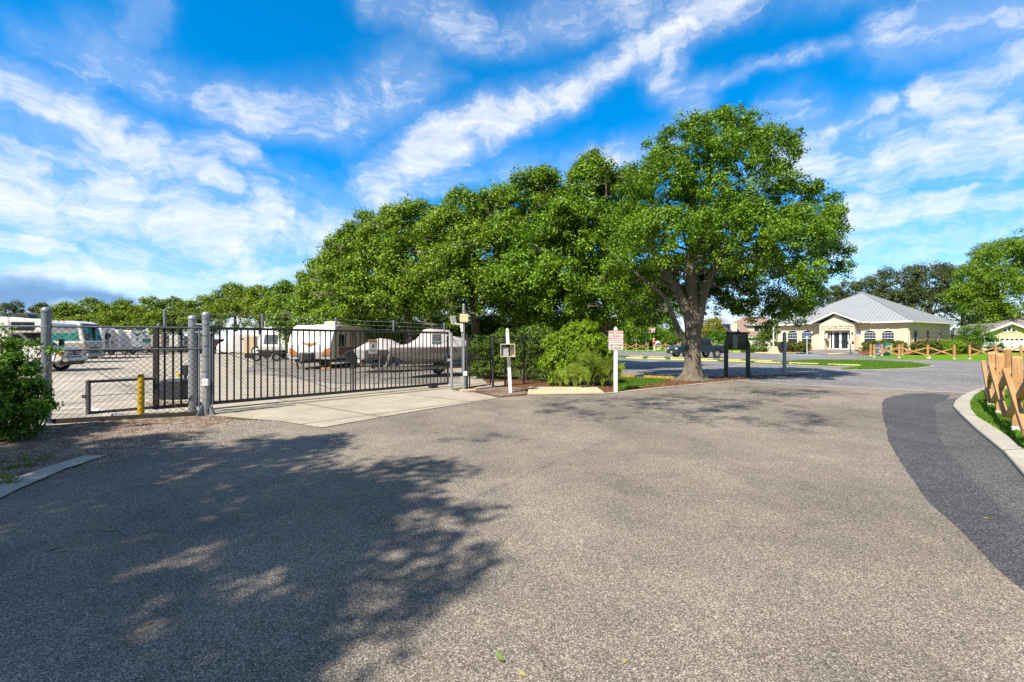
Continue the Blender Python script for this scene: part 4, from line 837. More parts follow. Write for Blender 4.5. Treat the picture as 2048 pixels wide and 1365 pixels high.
RAILM = paint('dark_galvanised_rail', (.13, .15, .18), .35, .5, .3, 14)
FA = Vector((-8.92, 9.29, 0)); FB = Vector((-6.62, 10.36, 0)); FL = Vector((-17, 9.15, 0))
cf = thing('chain_link_fence', 'chain-link fence panel with two rails between the left posts, storage yard behind', 'fence', FA)
b = MB(); b.tube([FA + Vector((.08, .02, 1.88)), FB + Vector((0, 0, 1.88))], .021, 10); b.tube([FA + Vector((.08, .02, 1.43)), FB + Vector((0, 0, 1.43))], .021, 10); b.build('rail', RAILM, cf, True, off=FA)
b = MB(); mesh_wires(b, FA, FB, .03, 1.90, pitch=.112, r=.0036); b.build('wire_mesh', WIRE, cf, off=FA)
b = MB(); c0 = FA + Vector((.1, .02, 1.40)); c1 = FA.lerp(FB, .93); c1.z = .06
b.tube([c0, c0.lerp(c1, .5) - Vector((0, 0, .02)), c1], .005, 5); b.build('tension_cable', paint('rusty_cable', (.12, .08, .06), .8), cf, off=FA)
b = MB(); b.bar(FA + Vector((0, 0, .05)), FB + Vector((0, 0, .05)), .014, .10); b.build('bottom_board', paint('dark_board', (.035, .03, .026), .9, 0, .4), cf, off=FA)
b = MB(); e = FB - Vector((.05, .02, 0)); b.tube([e + Vector((0, 0, .1)), e + Vector((0, 0, 1.88))], .014, 8)
for z in (.4, .8, 1.2, 1.6): b.lathe([(.019, z - .02), (.019, z + .02)], (e.x, e.y, 0), 10)
b.build('tension_bar', GALV, cf, off=FA)
cp = thing('corner_post', 'thick domed steel corner post at the left, touching the dark shrub', 'fence post', FA, 0, 'steel posts at the gate')
b = MB(); post(b, 0, 0, -.05, 2.22, .077, 20); b.build('shaft', GALV, cp, True)
for z in (1.88, 1.43, .7): b = MB(); b.lathe([(.083, z - .022), (.083, z + .022)], (0, 0, 0), 20); b.build('band', GALVL, cp, True)
b = MB(); b.lathe([(.13, 0), (.11, .03), (.08, .04)], (0, 0, 0), 16); b.build('collar', GALVL, cp, True)
cl = thing('chain_link_fence', 'chain-link fence run leaving the view behind the dark shrub', 'fence', FL)
b = MB(); b.tube([FL + Vector((0, 0, 1.88)), FA + Vector((-.08, 0, 1.88))], .021, 10); b.build('rail', RAILM, cl, True, off=FL)
b = MB(); mesh_wires(b, FL.lerp(FA, .55), FA, .03, 1.90, pitch=.112, r=.0036); b.build('wire_mesh', WIRE, cl, off=FL)
b = MB(); post(b, FL.x, FL.y, -.05, 2.1, .05); b.build('end_post', GALV, cl, True, off=FL)

# front gate post with foot plates and control box
gpo = G(412, 832); gt = thing('gate_post', 'tall grey gate post with a small white box, in front of the sliding gate', 'gate post', gpo, 0, 'steel posts at the gate')
b = MB(); post(b, 0, 0, -.05, 2.2, .072, 22)
b.build('shaft', GALVL, gt, True)
for z in (.35, .95, 1.28, 1.5, 1.72, 1.95, 2.08): b = MB(); b.lathe([(.078, z - .012), (.078, z + .012)], (0, 0, 0), 20); b.build('band', GALV, gt, True)
b = MB()
for a in (-.3, 1.3, 2.8, 4.4):
    M = Matrix.Rotation(a, 4, 'Z'); b.add([M @ Vector(p) for p in ((.06, -.006, 0), (.24, -.006, 0), (.07, -.006, .30), (.06, .006, 0), (.24, .006, 0), (.07, .006, .30))], [(0, 1, 2), (5, 4, 3), (0, 3, 4, 1), (1, 4, 5, 2), (2, 5, 3, 0)])
b.build('foot_plate', GALV, gt)
b = MB(); b.box((.06, -.10, .72), (.125, .07, .15)); bx = b.build('control_box', paint('box_white', (.70, .72, .74), .4), gt, bevel=.01)
b = MB(); b.box((.04, -.09, .85), (.04, .03, .06)); b.tube([(.06, -.09, .64), (.06, -.09, .45), (.03, -.09, .12)], .012, 6); b.box((.055, -.138, .74), (.02, .01, .015)); b.build('conduit', GALVL, bx)
b = MB(); b.tube([(.10, -.02, .1), (.10, -.02, 1.75)], .012, 6); b.tube([(.14, .0, .1), (.14, 0, 1.7)], .01, 6); b.build('hinge_rod', GALV, gt)

bp = XZ(385, 683, 10.9); bk = thing('gate_post', 'light grey guide post just behind the front gate post', 'gate post', (bp.x, bp.y, 0), 0, 'steel posts at the gate')
b = MB(); post(b, 0, 0, -.05, 2.15, .082, 20); b.build('shaft', GALVL, bk, True)
b = MB(); b.tube([(0, 0, 1.98), (.5, -.1, 1.95)], .02, 8); b.tube([(0, 0, 1.80), (.5, -.1, 1.78)], .02, 8); b.build('bracket', GALV, bk, True)

# sliding gate: frame, pickets, braces, mesh, barbed wire, signs
def Pg(i, z=0): return Vector((-6.98 + .1011 * i, 11.3 + .1175 * i, z))
g0 = Pg(-7); gate = thing('sliding_gate', 'long black picket sliding gate closing the yard, two signs and barbed wire on top', 'gate', g0)
ZT, ZB = 1.90, .16
b = MB(); b.bar(Pg(-7, ZT), Pg(47, ZT - .02), .06, .06); b.bar(Pg(-7, ZB), Pg(47, ZB - .03), .055, .075)
for i, w in ((-7, .11), (0, .07), (47, .07)): b.bar(Pg(i, ZB - .04), Pg(i, ZT + .02), w, .055)
b.bar(Pg(23.5, ZB), Pg(23.5, ZT), .04, .04)
b.build('frame', BLK, gate, bevel=.004, off=g0)
for i in range(-6, 47):
    if i == 0: continue
    b = MB(); b.bar(Pg(i, ZB), Pg(i, ZT), .028, .028); b.build('picket', BLK, gate, off=g0)
b = MB(); mesh_wires(b, Pg(0), Pg(47), ZB, 1.32, pitch=.084, r=.0028); b.build('wire_mesh', WIRE, gate, off=g0)
b = MB(); mesh_wires(b, Pg(-7), Pg(0), ZB, ZT, pitch=.084, r=.0028); b.build('tail_mesh', WIRE, gate, off=g0)
def brace(a, za, c, zc):
    b = MB(); n = Vector((.03, -.026, 0)); b.tube([Pg(a, za) + n, Pg(c, zc) + n], .007, 6); b.build('brace', BLK, gate, True, off=g0)
brace(0, 1.42, 19.5, .24); brace(19.5, .24, 46.5, 1.62); brace(28, .30, 46.5, 1.2)
# counterbalance frame reaching out behind the fence
b = MB(); q0, q1 = Pg(-14.2), Pg(-7)
for z in (.79, .17): b.bar(Vector((q0.x, q0.y, z)), Vector((q1.x, q1.y, z)), .05, .055)
b.bar(Vector((q0.x, q0.y, .14)), Vector((q0.x, q0.y, .82)), .06, .06); b.tube([Vector((q0.x - .16, q0.y, .52)), Vector((q0.x, q0.y, .5)), Vector((q1.x, q1.y, .5))], .006, 5)
b.box((q0.x - .06, q0.y - .02, .5), (.06, .05, .07)); b.build('counterweight_frame', PEEL, gate, bevel=.004, off=g0)
tops = [(-6, 2.28), (7.2, 2.27), (20, 2.25), (32.5, 2.23), (46, 2.21)]
for i, z in tops:
    b = MB(); p = Pg(i); post(b, p.x, p.y, ZT, z, .028, 10); b.build('barb_post', GALV, gate, True, off=g0)
for k, dz in enumerate((.04, .16, .28)):
    b = MB()
    for (i, z), (j, z2) in zip(tops, tops[1:]):
        pa, pb = Pg(i, z - dz), Pg(j, z2 - dz); md = pa.lerp(pb, .5); md.z -= .012; b.tube([pa, md, pb], .0045, 4)
        L_ = (pb - pa).length; nn = int(L_ / .13)
        for m in range(1, nn):
            c = pa.lerp(pb, m / nn); c.z -= .012 * math.sin(m / nn * PI); b.bar(c + Vector((-.008, 0, .018)), c + Vector((.008, 0, -.018)), .004); b.bar(c + Vector((-.014, 0, -.012)), c + Vector((.014, 0, .012)), .004)
    b.build('barbed_wire', BARB, gate, off=g0)
b = MB(); b.bar(Pg(42, 1.93), Pg(46, 2.15), .01); b.build('stay_rod', GALV, gate, off=g0)
b = MB(); p = Pg(42.6); u = Vector((.652, .758, 0)); ang = math.atan2(u.y, u.x)
b.box((p.x + .03, p.y - .03, .11), (.30, .14, .15), ang); o = b.build('roller_box', BLK, gate, bevel=.01, off=g0)
b = MB(); b.box((Pg(46.6).x + .05, Pg(46.6).y - .05, .98), (.12, .14, .26), ang); b.build('latch', BLK, gate, bevel=.01, off=g0)

def text(s, size, loc, rz, mat, parent, name='lettering', bold=0.0, squash=1.0, rx=90):
    c = bpy.data.curves.new(name, 'FONT'); c.body = s; c.size = size; c.align_x = 'CENTER'; c.align_y = 'CENTER'; c.extrude = .0012; c.offset = bold; c.space_line = .95
    c.materials.append(mat); tmp = bpy.data.objects.new('tmp', c); COL.objects.link(tmp); bpy.context.view_layer.update()
    me = bpy.data.meshes.new_from_object(tmp.evaluated_get(bpy.context.evaluated_depsgraph_get())); bpy.data.objects.remove(tmp); bpy.data.curves.remove(c)
    o = link(bpy.data.objects.new(name, me), parent); o.location = loc; o.rotation_euler = (R(rx), 0, rz); o.scale = (squash, 1, 1)
    return o
def sign_plate(w, h, r=.02, t=.003):
    pts = []
    for cx, cz, a0 in ((w / 2 - r, h / 2 - r, 0), (-w / 2 + r, h / 2 - r, 90), (-w / 2 + r, -h / 2 + r, 180), (w / 2 - r, -h / 2 + r, 270)):
        for k in range(5): a = R(a0 + 22.5 * k); pts.append((cx + r * math.cos(a), cz + r * math.sin(a)))
    return pts
WH = paint('sign_white', (.72, .72, .70), .45, 0, .06, 5, dirt=.2); REDP = paint('sign_red', (.45, .05, .03), .6, 0, .4, 60); INK = paint('sign_ink', (.025, .025, .03), .6); ORG = paint('sign_orange', (.75, .25, .02), .5)
GRN = paint('sign_green', (.02, .17, .13), .5); BLUEG = paint('sign_blue', (.03, .10, .30), .5); BLU = paint('accessible_blue', (.01, .07, .36), .4)
# green-lettered sign near the closing end of the gate; warning sign in the middle
def gate_sign(i, z, w, h, name, lab):
    p = Pg(i, z) + Vector((.028, -.024, 0)); b = MB(); M = Matrix.Translation(p) @ Matrix.Rotation(ang, 4, 'Z'); pl = sign_plate(w, h)
    n = len(pl); b.add([M @ Vector((x, -.003, y)) for x, y in pl] + [M @ Vector((x, 0, y)) for x, y in pl], [tuple(range(n)), tuple(range(2 * n - 1, n - 1, -1))] + [(k, n + k, n + (k + 1) % n, (k + 1) % n) for k in range(n)])
    o = b.build(name, WH, gate, off=g0, label=lab); return o, M
def gtxt(o, M, s, size, x, z, mat, bold=.0, sq=1.0):
    p = M @ Vector((x, -.006, z)); return text(s, size, p - Vector(g0), ang, mat, o, bold=bold, squash=sq)
o, M = gate_sign(43.6, 1.66, .42, .36, 'locked_gate_sign', 'white sign with dark lettering and a green symbol')
gtxt(o, M, 'PLEASE KEEP', .062, 0, .125, INK, .0012, 1.0); gtxt(o, M, 'GATE LOCKED', .062, 0, .055, INK, .0012, 1.0); gtxt(o, M, 'AT ALL TIMES', .062, 0, -.015, INK, .0012, 1.0)
b = MB()
for sx in (-1, 1):
    b.prism([(sx * .19, -.075), (sx * .19, -.155), (sx * .06, -.155), (sx * .12, -.125), (sx * .15, -.10)], -.0065, -.003, 'XZ')
b.prism([(-.05, -.11), (.05, -.11), (.03, -.135), (-.03, -.135)], -.0065, -.003, 'XZ')
b.v = [tuple(M @ Vector(v)) for v in b.v]; b.build('green_symbol', GRN, o, off=g0)
o, M = gate_sign(27.6, 1.43, .30, .42, 'warning_sign', 'white warning sign with an orange heading')
b = MB(); b.prism([(-.148, .135), (.148, .135), (.148, .195), (-.148, .195)], -.0065, -.003, 'XZ'); b.v = [tuple(M @ Vector(v)) for v in b.v]; b.build('orange_band', ORG, o, off=g0)
p_ = M @ Vector((0, -.008, .165)); text('WARNING', .055, p_ - Vector(g0), ang, INK, o, bold=.001)
b = MB(); b.prism([(-.05, -.02), (.03, -.02), (.03, .09), (.01, .09), (.01, .03), (-.005, .03), (-.005, .06), (-.02, .06), (-.02, .01), (-.05, .01)], -.0065, -.003, 'XZ'); b.v = [tuple(M @ Vector(v)) for v in b.v]; b.build('pictogram', INK, o, off=g0)
gtxt(o, M, 'MOVING GATE CAN CAUSE\nSERIOUS INJURY OR DEATH\nKEEP CLEAR', .022, 0, -.12, INK)

# gate motor on its slab, keypad post, bollards
p = XZ(352, 683, 11.9); mo = thing('gate_motor', 'dark rounded gate motor housing on a concrete block behind the fence', 'gate motor', (p.x, p.y, 0))
b = MB(); b.box((-.02, -.05, .09), (1.0, .7, .18), R(25)); b.build('base', M_yard, mo, bevel=.02)
b = MB(); b.prism([(-.29, .18), (.29, .18), (.30, .58), (.24, .66), (-.22, .67), (-.29, .60)], -.2, .2, 'XZ'); b.build('housing', paint('motor_housing', (.03, .037, .05), .5), mo, bevel=.04, seg=3)
p = XZ(371, 683, 12.3); ko = thing('control_pedestal', 'slim black control box on a post behind the gate motor', 'control box', (p.x, p.y, 0))
b = MB(); b.box((0, 0, .4), (.05, .05, .8)); b.build('shaft', BLK, ko); b = MB(); b.box((0, 0, .86), (.14, .12, .26)); b.build('box', paint('matt_black', (.025, .025, .03), .6), ko, bevel=.015)
YEL = paint('bollard_yellow', (.62, .42, .02), .6, 0, .15, 8, dirt=.3)
p = G(273, 838); bo = thing('bollard', 'yellow concrete-filled bollard right behind the chain-link fence', 'bollard', (p.x, p.y + .12, 0), 0, 'yellow bollards'); b = MB(); b.lathe([(.062, -.02), (.062, .87), (.05, .905), (.02, .92), (.0005, .922)], n=18); b.build('pipe', YEL, bo, True)
b = MB(); b.lathe([(.10, 0), (.09, .02), (.064, .03)], n=14); b.build('footing', M_yard, bo, True)
bo = thing('bollard', 'small yellow and white bollard seen between the gate tail pickets', 'bollard', (XZ(358, 683, 15).x, 15, 0), 0, 'yellow bollards'); b = MB(); b.mat(0).lathe([(.09, -.02), (.09, .42)], n=14); b.mat(1).lathe([(.091, .42), (.091, .50)], n=14); b.mat(0).lathe([(.09, .50), (.09, .58), (.0005, .62)], n=14); b.build('pipe', [YEL, WH], bo, True)

# receiving post, tall sensor pole
p = G(903, 781); rp = thing('gate_post', 'slim light grey receiving post at the right end of the gate', 'gate post', p, 0, 'steel posts at the gate')
b = MB(); post(b, 0, 0, -.03, 1.86, .042, 14, False); b.build('shaft', GALVL, rp, True)
b = MB(); b.box((-.07, 0, .98), (.12, .06, .08)); b.box((-.08, .0, 1.78), (.16, .04, .04)); b.build('catch', GALVL, rp, bevel=.005)
p = G(927.5, 783); sp_ = thing('sensor_pole', 'tall galvanised pole carrying a beige box and a white floodlight', 'pole', p)
b = MB(); post(b, 0, 0, -.03, 2.78, .040, 14); b.build('shaft', GALVL, sp_, True)
b = MB(); b.box((.02, -.06, 2.33), (.27, .11, .25)); bb = b.build('junction_box', paint('beige_box', (.66, .54, .30), .5), sp_, bevel=.008); b = MB(); b.box((-.04, -.118, 2.4), (.04, .006, .01)); b.build('vent', INK, bb)
b = MB(); b.prism([(-.09, -.13), (.09, -.13), (.09, .13), (-.09, .13)], -.03, .03, 'XZ'); M = Matrix.Translation((-.33, -.02, 2.27)) @ Matrix.Rotation(R(35), 4, 'Z') @ Matrix.Rotation(R(-12), 4, 'Y'); b.v = [tuple(M @ Vector(v)) for v in b.v]
fl = b.build('floodlight', paint('lamp_grey', (.45, .47, .48), .4), sp_, bevel=.012)
b = MB(); b.tube([(-.3, 0, 2.16), (-.16, 0, 2.13), (-.02, 0, 2.15)], .022, 7); b.tube([(-.12, 0, 2.1), (-.06, -.03, 1.95), (-.045, -.03, 1.6)], .012, 6); b.build('arm', WH, sp_, True)
b = MB(); b.box((-.05, -.03, 2.04), (.08, .07, .3)); b.build('sensor', WH, sp_, bevel=.01)
b = MB(); b.box((.06, -.05, .56), (.12, .08, .14)); lb_ = b.build('outlet_box', paint('box_white', (.7, .7, .7)), sp_, bevel=.008)
b = MB(); b.tube([(.05, -.05, .5), (.055, -.05, .2), (.02, -.04, .04), (-.06, -.05, .0)], .02, 8); b.tube([(-.052, -.03, 1.9), (-.052, -.03, .6)], .012, 6); b.build('conduit', GALV, sp_, True)

# black chain-link pedestrian gate and fence run
BP = [G(934, 783), G(939, 782), G(981, 776), G(986, 777), G(1010, 774), G(1048, 770.5), G(1090, 766.5)]
bf = thing('chain_link_fence', 'black chain-link fence with pedestrian gate in front of the long hedge', 'fence', BP[0])
O = BP[0]
def vz(p, z): return Vector((p.x, p.y, z))
for p_, r in ((BP[0], .034), (BP[3], .04), (BP[4], .03), (BP[5], .03), (BP[6], .034)):
    b = MB(); post(b, p_.x, p_.y, -.03, 1.80, r, 12); b.build('post', BLK, bf, True, off=O)
b = MB(); b.tube([vz(BP[3], 1.72), vz(BP[6], 1.72)], .02, 8); b.build('top_rail', BLK, bf, True, off=O)
b = MB(); b.tube([vz(BP[3], 1.63) + Vector((0, .03, 0)), vz(BP[6], 1.63) + Vector((0, .03, 0))], .014, 8); b.build('back_rail', GALVL, bf, True, off=O)
b = MB(); mesh_wires(b, BP[3], BP[6], .03, 1.72, r=.003); b.build('wire_mesh', WIRE, bf, off=O)
b = MB()
for z in (1.70, .10, .98): b.tube([vz(BP[1], z), vz(BP[2], z)], .02, 8)
for p_ in (BP[1], BP[2]): b.tube([vz(p_, .08), vz(p_, 1.72)], .022, 8)
gf = b.build('pedestrian_gate', BLK, bf, True, off=O); b = MB(); mesh_wires(b, BP[1], BP[2], .10, 1.70, r=.0028); b.build('gate_mesh', WIRE, gf, off=O)
b = MB(); b.box((BP[1].x + .02, BP[1].y - .03, 1.0), (.09, .05, .06)); b.build('gate_latch', BLK, gf, bevel=.005, off=O)
# short grey mesh panel between receiving post and pole
A = G(904, 781); B = G(927, 783); mp_ = thing('mesh_panel', 'narrow chain-link panel between the receiving post and the sensor pole', 'fence', A)
b = MB(); mesh_wires(b, A, B, .04, 1.62, r=.003); b.build('wire_mesh', paint('grey_mesh_wire', (.22, .24, .26), .5, .4), mp_, off=A)
b = MB(); b.tube([vz(A, 1.62), vz(B, 1.62)], .014, 8); b.tube([vz(A, .05), vz(B, .05)], .010, 8); b.build('rail', GALVL, mp_, True, off=A)
b = MB(); b.box((BP[0].x + .05, BP[0].y - .1, .02), (.5, .28, .09), .4); tag(b.build('concrete_footing', M_yard, bevel=.03), 'rough concrete footing at the foot of the sensor pole', 'footing')

# white post with the open card reader box
WPT = paint('white_post_paint', (.80, .80, .78), .55, 0, .05, 6, dirt=.12)
p = G(1021, 787.5); wp = thing('box_post', 'leaning white wooden post holding an open beige box with a grey reader', 'post', p)
def taper_post(w, h, lean=0.0, tip=.14):
    b = MB(); sec = [(0, w), (h - tip, w), (h - tip + .012, w * .68), (h - tip + .035, w * .68), (h - tip + .05, w * .98), (h - .055, w * .86), (h - .012, w * .3), (h, .004)]
    vs = []; n = 4
    for z, s in sec:
        for i, j in ((-1, -1), (1, -1), (1, 1), (-1, 1)): vs.append((i * s / 2 + lean * z, j * s / 2, z))
    fs = [(i * n + j, i * n + (j + 1) % n, (i + 1) * n + (j + 1) % n, (i + 1) * n + j) for i in range(len(sec) - 1) for j in range(n)] + [(3, 2, 1, 0)]
    b.add(vs, fs); return b
taper_post(.10, 2.0, -.052, .15).build('shaft', WPT, wp, bevel=.004)
b = MB(); bw, bh, bd, t_ = .44, .37, .26, .02; cx, cz, cy = -.08, 1.32, -.16
b.box((cx, cy, cz + bh / 2), (bw, bd, t_)); b.box((cx, cy, cz - bh / 2), (bw, bd, t_)); b.box((cx - bw / 2 + t_ / 2, cy, cz), (t_, bd - .004, bh - t_)); b.box((cx + bw / 2 - t_ / 2, cy, cz), (t_, bd - .004, bh - t_)); b.box((cx, cy + bd / 2 - .01, cz), (bw - 2 * t_, .02, bh - t_))
bx = b.build('open_box', paint('weathered_cream_wood', (.66, .60, .46), .7, 0, .12, 8, dirt=.5), wp)
b = MB(); b.box((cx - .07, cy + .03, cz - .035), (.20, .14, .27)); rd = b.build('card_reader', paint('reader_grey', (.36, .38, .42), .5), wp, bevel=.008)
b = MB(); b.lathe([(.016, -.01), (.016, .01)], (cx + .01, cy - .045, cz), 10, 'Y'); b.build('lock', INK, rd)

# tow-away sign
p = G(1231, 785.5); tw = thing('tow_sign', 'tow away zone sign with red and black print on a white square post', 'sign', p)
taper_post(.105, 2.05, .0, .16).build('shaft', WPT, tw, bevel=.004)
b = MB(); b.prism(sign_plate(.46, .60, .035), -.008, -.004, 'XZ', (0, -.052, 1.62)); plate = b.build('plate', WH, tw)
def ring(w, h, r, t_, y0, y1, c):
    o_ = sign_plate(w, h, r); i_ = sign_plate(w - 2 * t_, h - 2 * t_, r * .7); n = len(o_); b = MB(); vs = [(x, y0, z) for x, z in o_] + [(x, y0, z) for x, z in i_]
    b.add(vs, [(k, (k + 1) % n, n + (k + 1) % n, n + k) for k in range(n)], Matrix.Translation(c)); return b
ring(.44, .58, .03, .010, -.0095, 0, (0, -.052, 1.62)).build('red_border', REDP, plate)
yy = -.062
text('TOW AWAY', .098, (0, yy, 1.845), 0, REDP, plate, bold=.002, squash=.86); text('ZONE', .092, (0, yy, 1.748), 0, REDP, plate, bold=.002, squash=.9)
for sx in (-.155, .155): text('24\nHRS', .034, (sx, yy, 1.748), 0, REDP, plate)
text('UNAUTHORIZED VEHICLES', .046, (0, yy, 1.672), 0, REDP, plate, squash=.74, bold=.0006); text('WILL BE TOWED AT', .046, (0, yy, 1.612), 0, REDP, plate, squash=.86, bold=.0006); text("OWNER'S EXPENSE", .046, (0, yy, 1.552), 0, REDP, plate, squash=.88, bold=.0006)
text("LEE'S TOWING", .068, (0, yy, 1.467), 0, INK, plate, bold=.0015, squash=.86); text('321-725-5500', .066, (0, yy, 1.385), 0, INK, plate, bold=.0012, squash=.88)

# notice board
p = G(1474, 755.8); nb = thing('notice_board', 'dark green glazed notice board on two posts in the mulch right of the oak', 'notice board', p, R(-2))
GRNP = paint('dark_green_paint', (.012, .035, .028), .5, 0, .35, 7, dirt=.15)
for sx in (-1, 1):
    b = MB(); x = sx * .475; b.add([(x - .07, -.07, -.05), (x + .07, -.07, -.05), (x + .07, .07, -.05), (x - .07, .07, -.05), (x - .07, -.07, 1.50), (x + .07, -.07, 1.50), (x + .07, .07, 1.50), (x - .07, .07, 1.50), (x - .035 - sx * .02, -.05, 1.62), (x + .035 - sx * .02, -.05, 1.62), (x + .035 - sx * .02, .05, 1.62), (x - .035 - sx * .02, .05, 1.62)],
                   [(0, 1, 5, 4), (1, 2, 6, 5), (2, 3, 7, 6), (3, 0, 4, 7), (4, 5, 9, 8), (5, 6, 10, 9), (6, 7, 11, 10), (7, 4, 8, 11), (8, 9, 10, 11), (3, 2, 1, 0)]); b.build('post', GRNP, nb, bevel=.006)
b = MB(); b.box((0, 0, 1.235), (.88, .10, .05)); b.box((-.435, 0, 1.58), (.05, .11, .66)); b.box((.435, 0, 1.58), (.05, .11, .66)); b.box((0, 0, 1.895), (.88, .10, .05)); b.box((0, .03, 1.565), (.83, .02, .62)); cs = b.build('case', GRNP, nb, bevel=.004)
b = MB(); b.box((0, -.0, 1.945), (1.04, .26, .055)); b.box((0, -.0, 1.982), (.98, .2, .02)); b.build('cap', GRNP, nb, bevel=.008)
b = MB(); b.box((-.07, .008, 1.56), (.20, .01, .58)); b.build('paper', paint('sun_bleached_paper', (.75, .76, .72), .8, 0, .25, 7), nb)
b = MB(); b.box((-.22, .012, 1.56), (.36, .008, .60)); b.box((.22, .012, 1.56), (.34, .008, .60)); b.build('felt', paint('dark_felt', (.02, .02, .022), .9, 0, .5, 5), nb)
b = MB(); b.box((0, -.02, 1.57), (.83, .006, .62)); gm_ = MATS.get('g') or bpy.data.materials.new('case_glass'); gm_.use_nodes = True; nt = gm_.node_tree; nt.nodes.clear()
o1 = nt.nodes.new('ShaderNodeOutputMaterial'); gl = nt.nodes.new('ShaderNodeBsdfGlossy'); gl.inputs['Roughness'].default_value = .05; tp = nt.nodes.new('ShaderNodeBsdfTransparent'); tp.inputs[0].default_value = (.8, .85, .85, 1); mx = nt.nodes.new('ShaderNodeMixShader'); fr = nt.nodes.new('ShaderNodeFresnel')
nt.links.new(fr.outputs[0], mx.inputs[0]); nt.links.new(tp.outputs[0], mx.inputs[1]); nt.links.new(gl.outputs[0], mx.inputs[2]); nt.links.new(mx.outputs[0], o1.inputs[0]); b.build('glass', gm_, nb)
b = MB(); b.box((0, -.035, 1.865), (.80, .02, .012)); b.build('lamp_strip', GALVL, nb)

# stop sign seen from behind
p = G(1569, 752.3); ss = thing('stop_sign', 'grey back of an octagonal sign on a domed square post', 'sign', p)
b = MB(); b.box((0, 0, .93), (.115, .115, 1.92)); b.lathe([(.055, 1.89), (.075, 1.90), (.078, 1.93), (.06, 1.975), (.03, 2.0), (.0005, 2.005)], n=14); b.build('shaft', paint('sign_post_grey', (.36, .40, .44), .5, .1, .1, 10, dirt=.2), ss, bevel=.006)
b = MB(); r = .215; b.prism([(r * math.cos(R(22.5 + 45 * k)), r * math.sin(R(22.5 + 45 * k))) for k in range(8)], -.006, .0, 'XZ', (-.03, .075, 1.37)); b.v = [tuple(Matrix.Rotation(R(-6), 4, 'Z') @ Vector(v)) for v in b.v]; b.build('plate', [paint('plate_back', (.30, .33, .36), .4, .4)], ss)
b = MB(); b.prism([(r * .97 * math.cos(R(22.5 + 45 * k)), r * .97 * math.sin(R(22.5 + 45 * k))) for k in range(8)], .002, .006, 'XZ', (-.03, .075, 1.37)); b.v = [tuple(Matrix.Rotation(R(-6), 4, 'Z') @ Vector(v)) for v in b.v]; b.build('red_face', REDP, ss)

# ------------------------------------------------------------------ wheel stops
YST = paint('wheel_stop_yellow', (.66, .58, .22), .8, 0, .2, 3, dirt=.35, world=True); MOSS = paint('mossy_stop', (.30, .21, .02), .9, 0, .6, 7, dirt=.5, world=True)
def stop(c, a, L_, mat, label, group):
    b = MB(); b.prism([(-.09, 0), (.09, 0), (.065, .11), (-.065, .11)], -L_ / 2, L_ / 2, 'YZ')
    b.v = [(v[0], v[1], v[2]) for v in b.v]
    o = b.build('wheel_stop', mat, bevel=.012); o.location = (c[0], c[1], .014); o.rotation_euler = (0, 0, a); tag(o, label, 'wheel stop', group)
ORD = ['leftmost', 'second', 'third', 'fourth', 'fifth', 'sixth', 'seventh', 'rightmost']
A = Vector((11.2, 44.3, 0)); B = Vector((21.25, 31.05, 0)); an = math.atan2(B.y - A.y, B.x - A.x)
def prism_stop(c, an, L_, mat, label, group):
    b = MB(); b.prism([(-.09, 0), (.09, 0), (.065, .11), (-.065, .11)], -L_ / 2, L_ / 2, 'YZ')
    # prism in YZ runs along X: swap so that length follows local X
    o = b.build('wheel_stop', mat, bevel=.012); o.location = (c[0], c[1], .012); o.rotation_euler = (0, 0, an); tag(o, label, 'wheel stop', group)
for i in range(8):
    c = A.lerp(B, i / 7); prism_stop(c, an, 1.83, YST, f'{ORD[i]} yellow wheel stop in the near row along the grass median' if i not in (0, 7) else f'{ORD[i]} yellow wheel stop of the near row along the grass median', 'wheel stops along the median, near side')
A = Vector((12.4, 48.3, 0)); B = Vector((19.4, 37.9, 0)); an2 = math.atan2(B.y - A.y, B.x - A.x)
for i in range(6):
    c = A.lerp(B, i / 5); prism_stop(c, an2, 1.83, YST, f'{(ORD[:5] + ["rightmost"])[i]} yellow wheel stop in the far row beyond the grass median', 'wheel stops along the median, far side')
for i, (px, py, lb) in enumerate([(1446, 705.4, 'pale wheel stop behind the tail of the dark pickup'), (1482, 705.8, 'pale wheel stop seen through the legs of the notice board'), (1527, 707, 'pale wheel stop before the flagpole base'), (1584, 708, 'pale wheel stop before the clipped hedge left of the office door'), (1674, 709.4, 'yellow wheel stop before the walk to the office door')]):
    p = G(px, py); prism_stop(p, R(-8), 2.1, YST, lb, 'wheel stops before the office')
for px0, px1, py0, py1, lb in ((1241, 1271, 755.2, 756.5, 'mossy yellow wheel stop nearest the tow sign'), (1289, 1350, 757, 760.5, 'mossy yellow wheel stop between the shaded grass and the oak roots')):
    a_, b_ = G(px0, py0), G(px1, py1); d = b_ - a_; prism_stop(a_.lerp(b_, .5), math.atan2(d.y, d.x), d.length, MOSS, lb, 'mossy wheel stops by the oak')

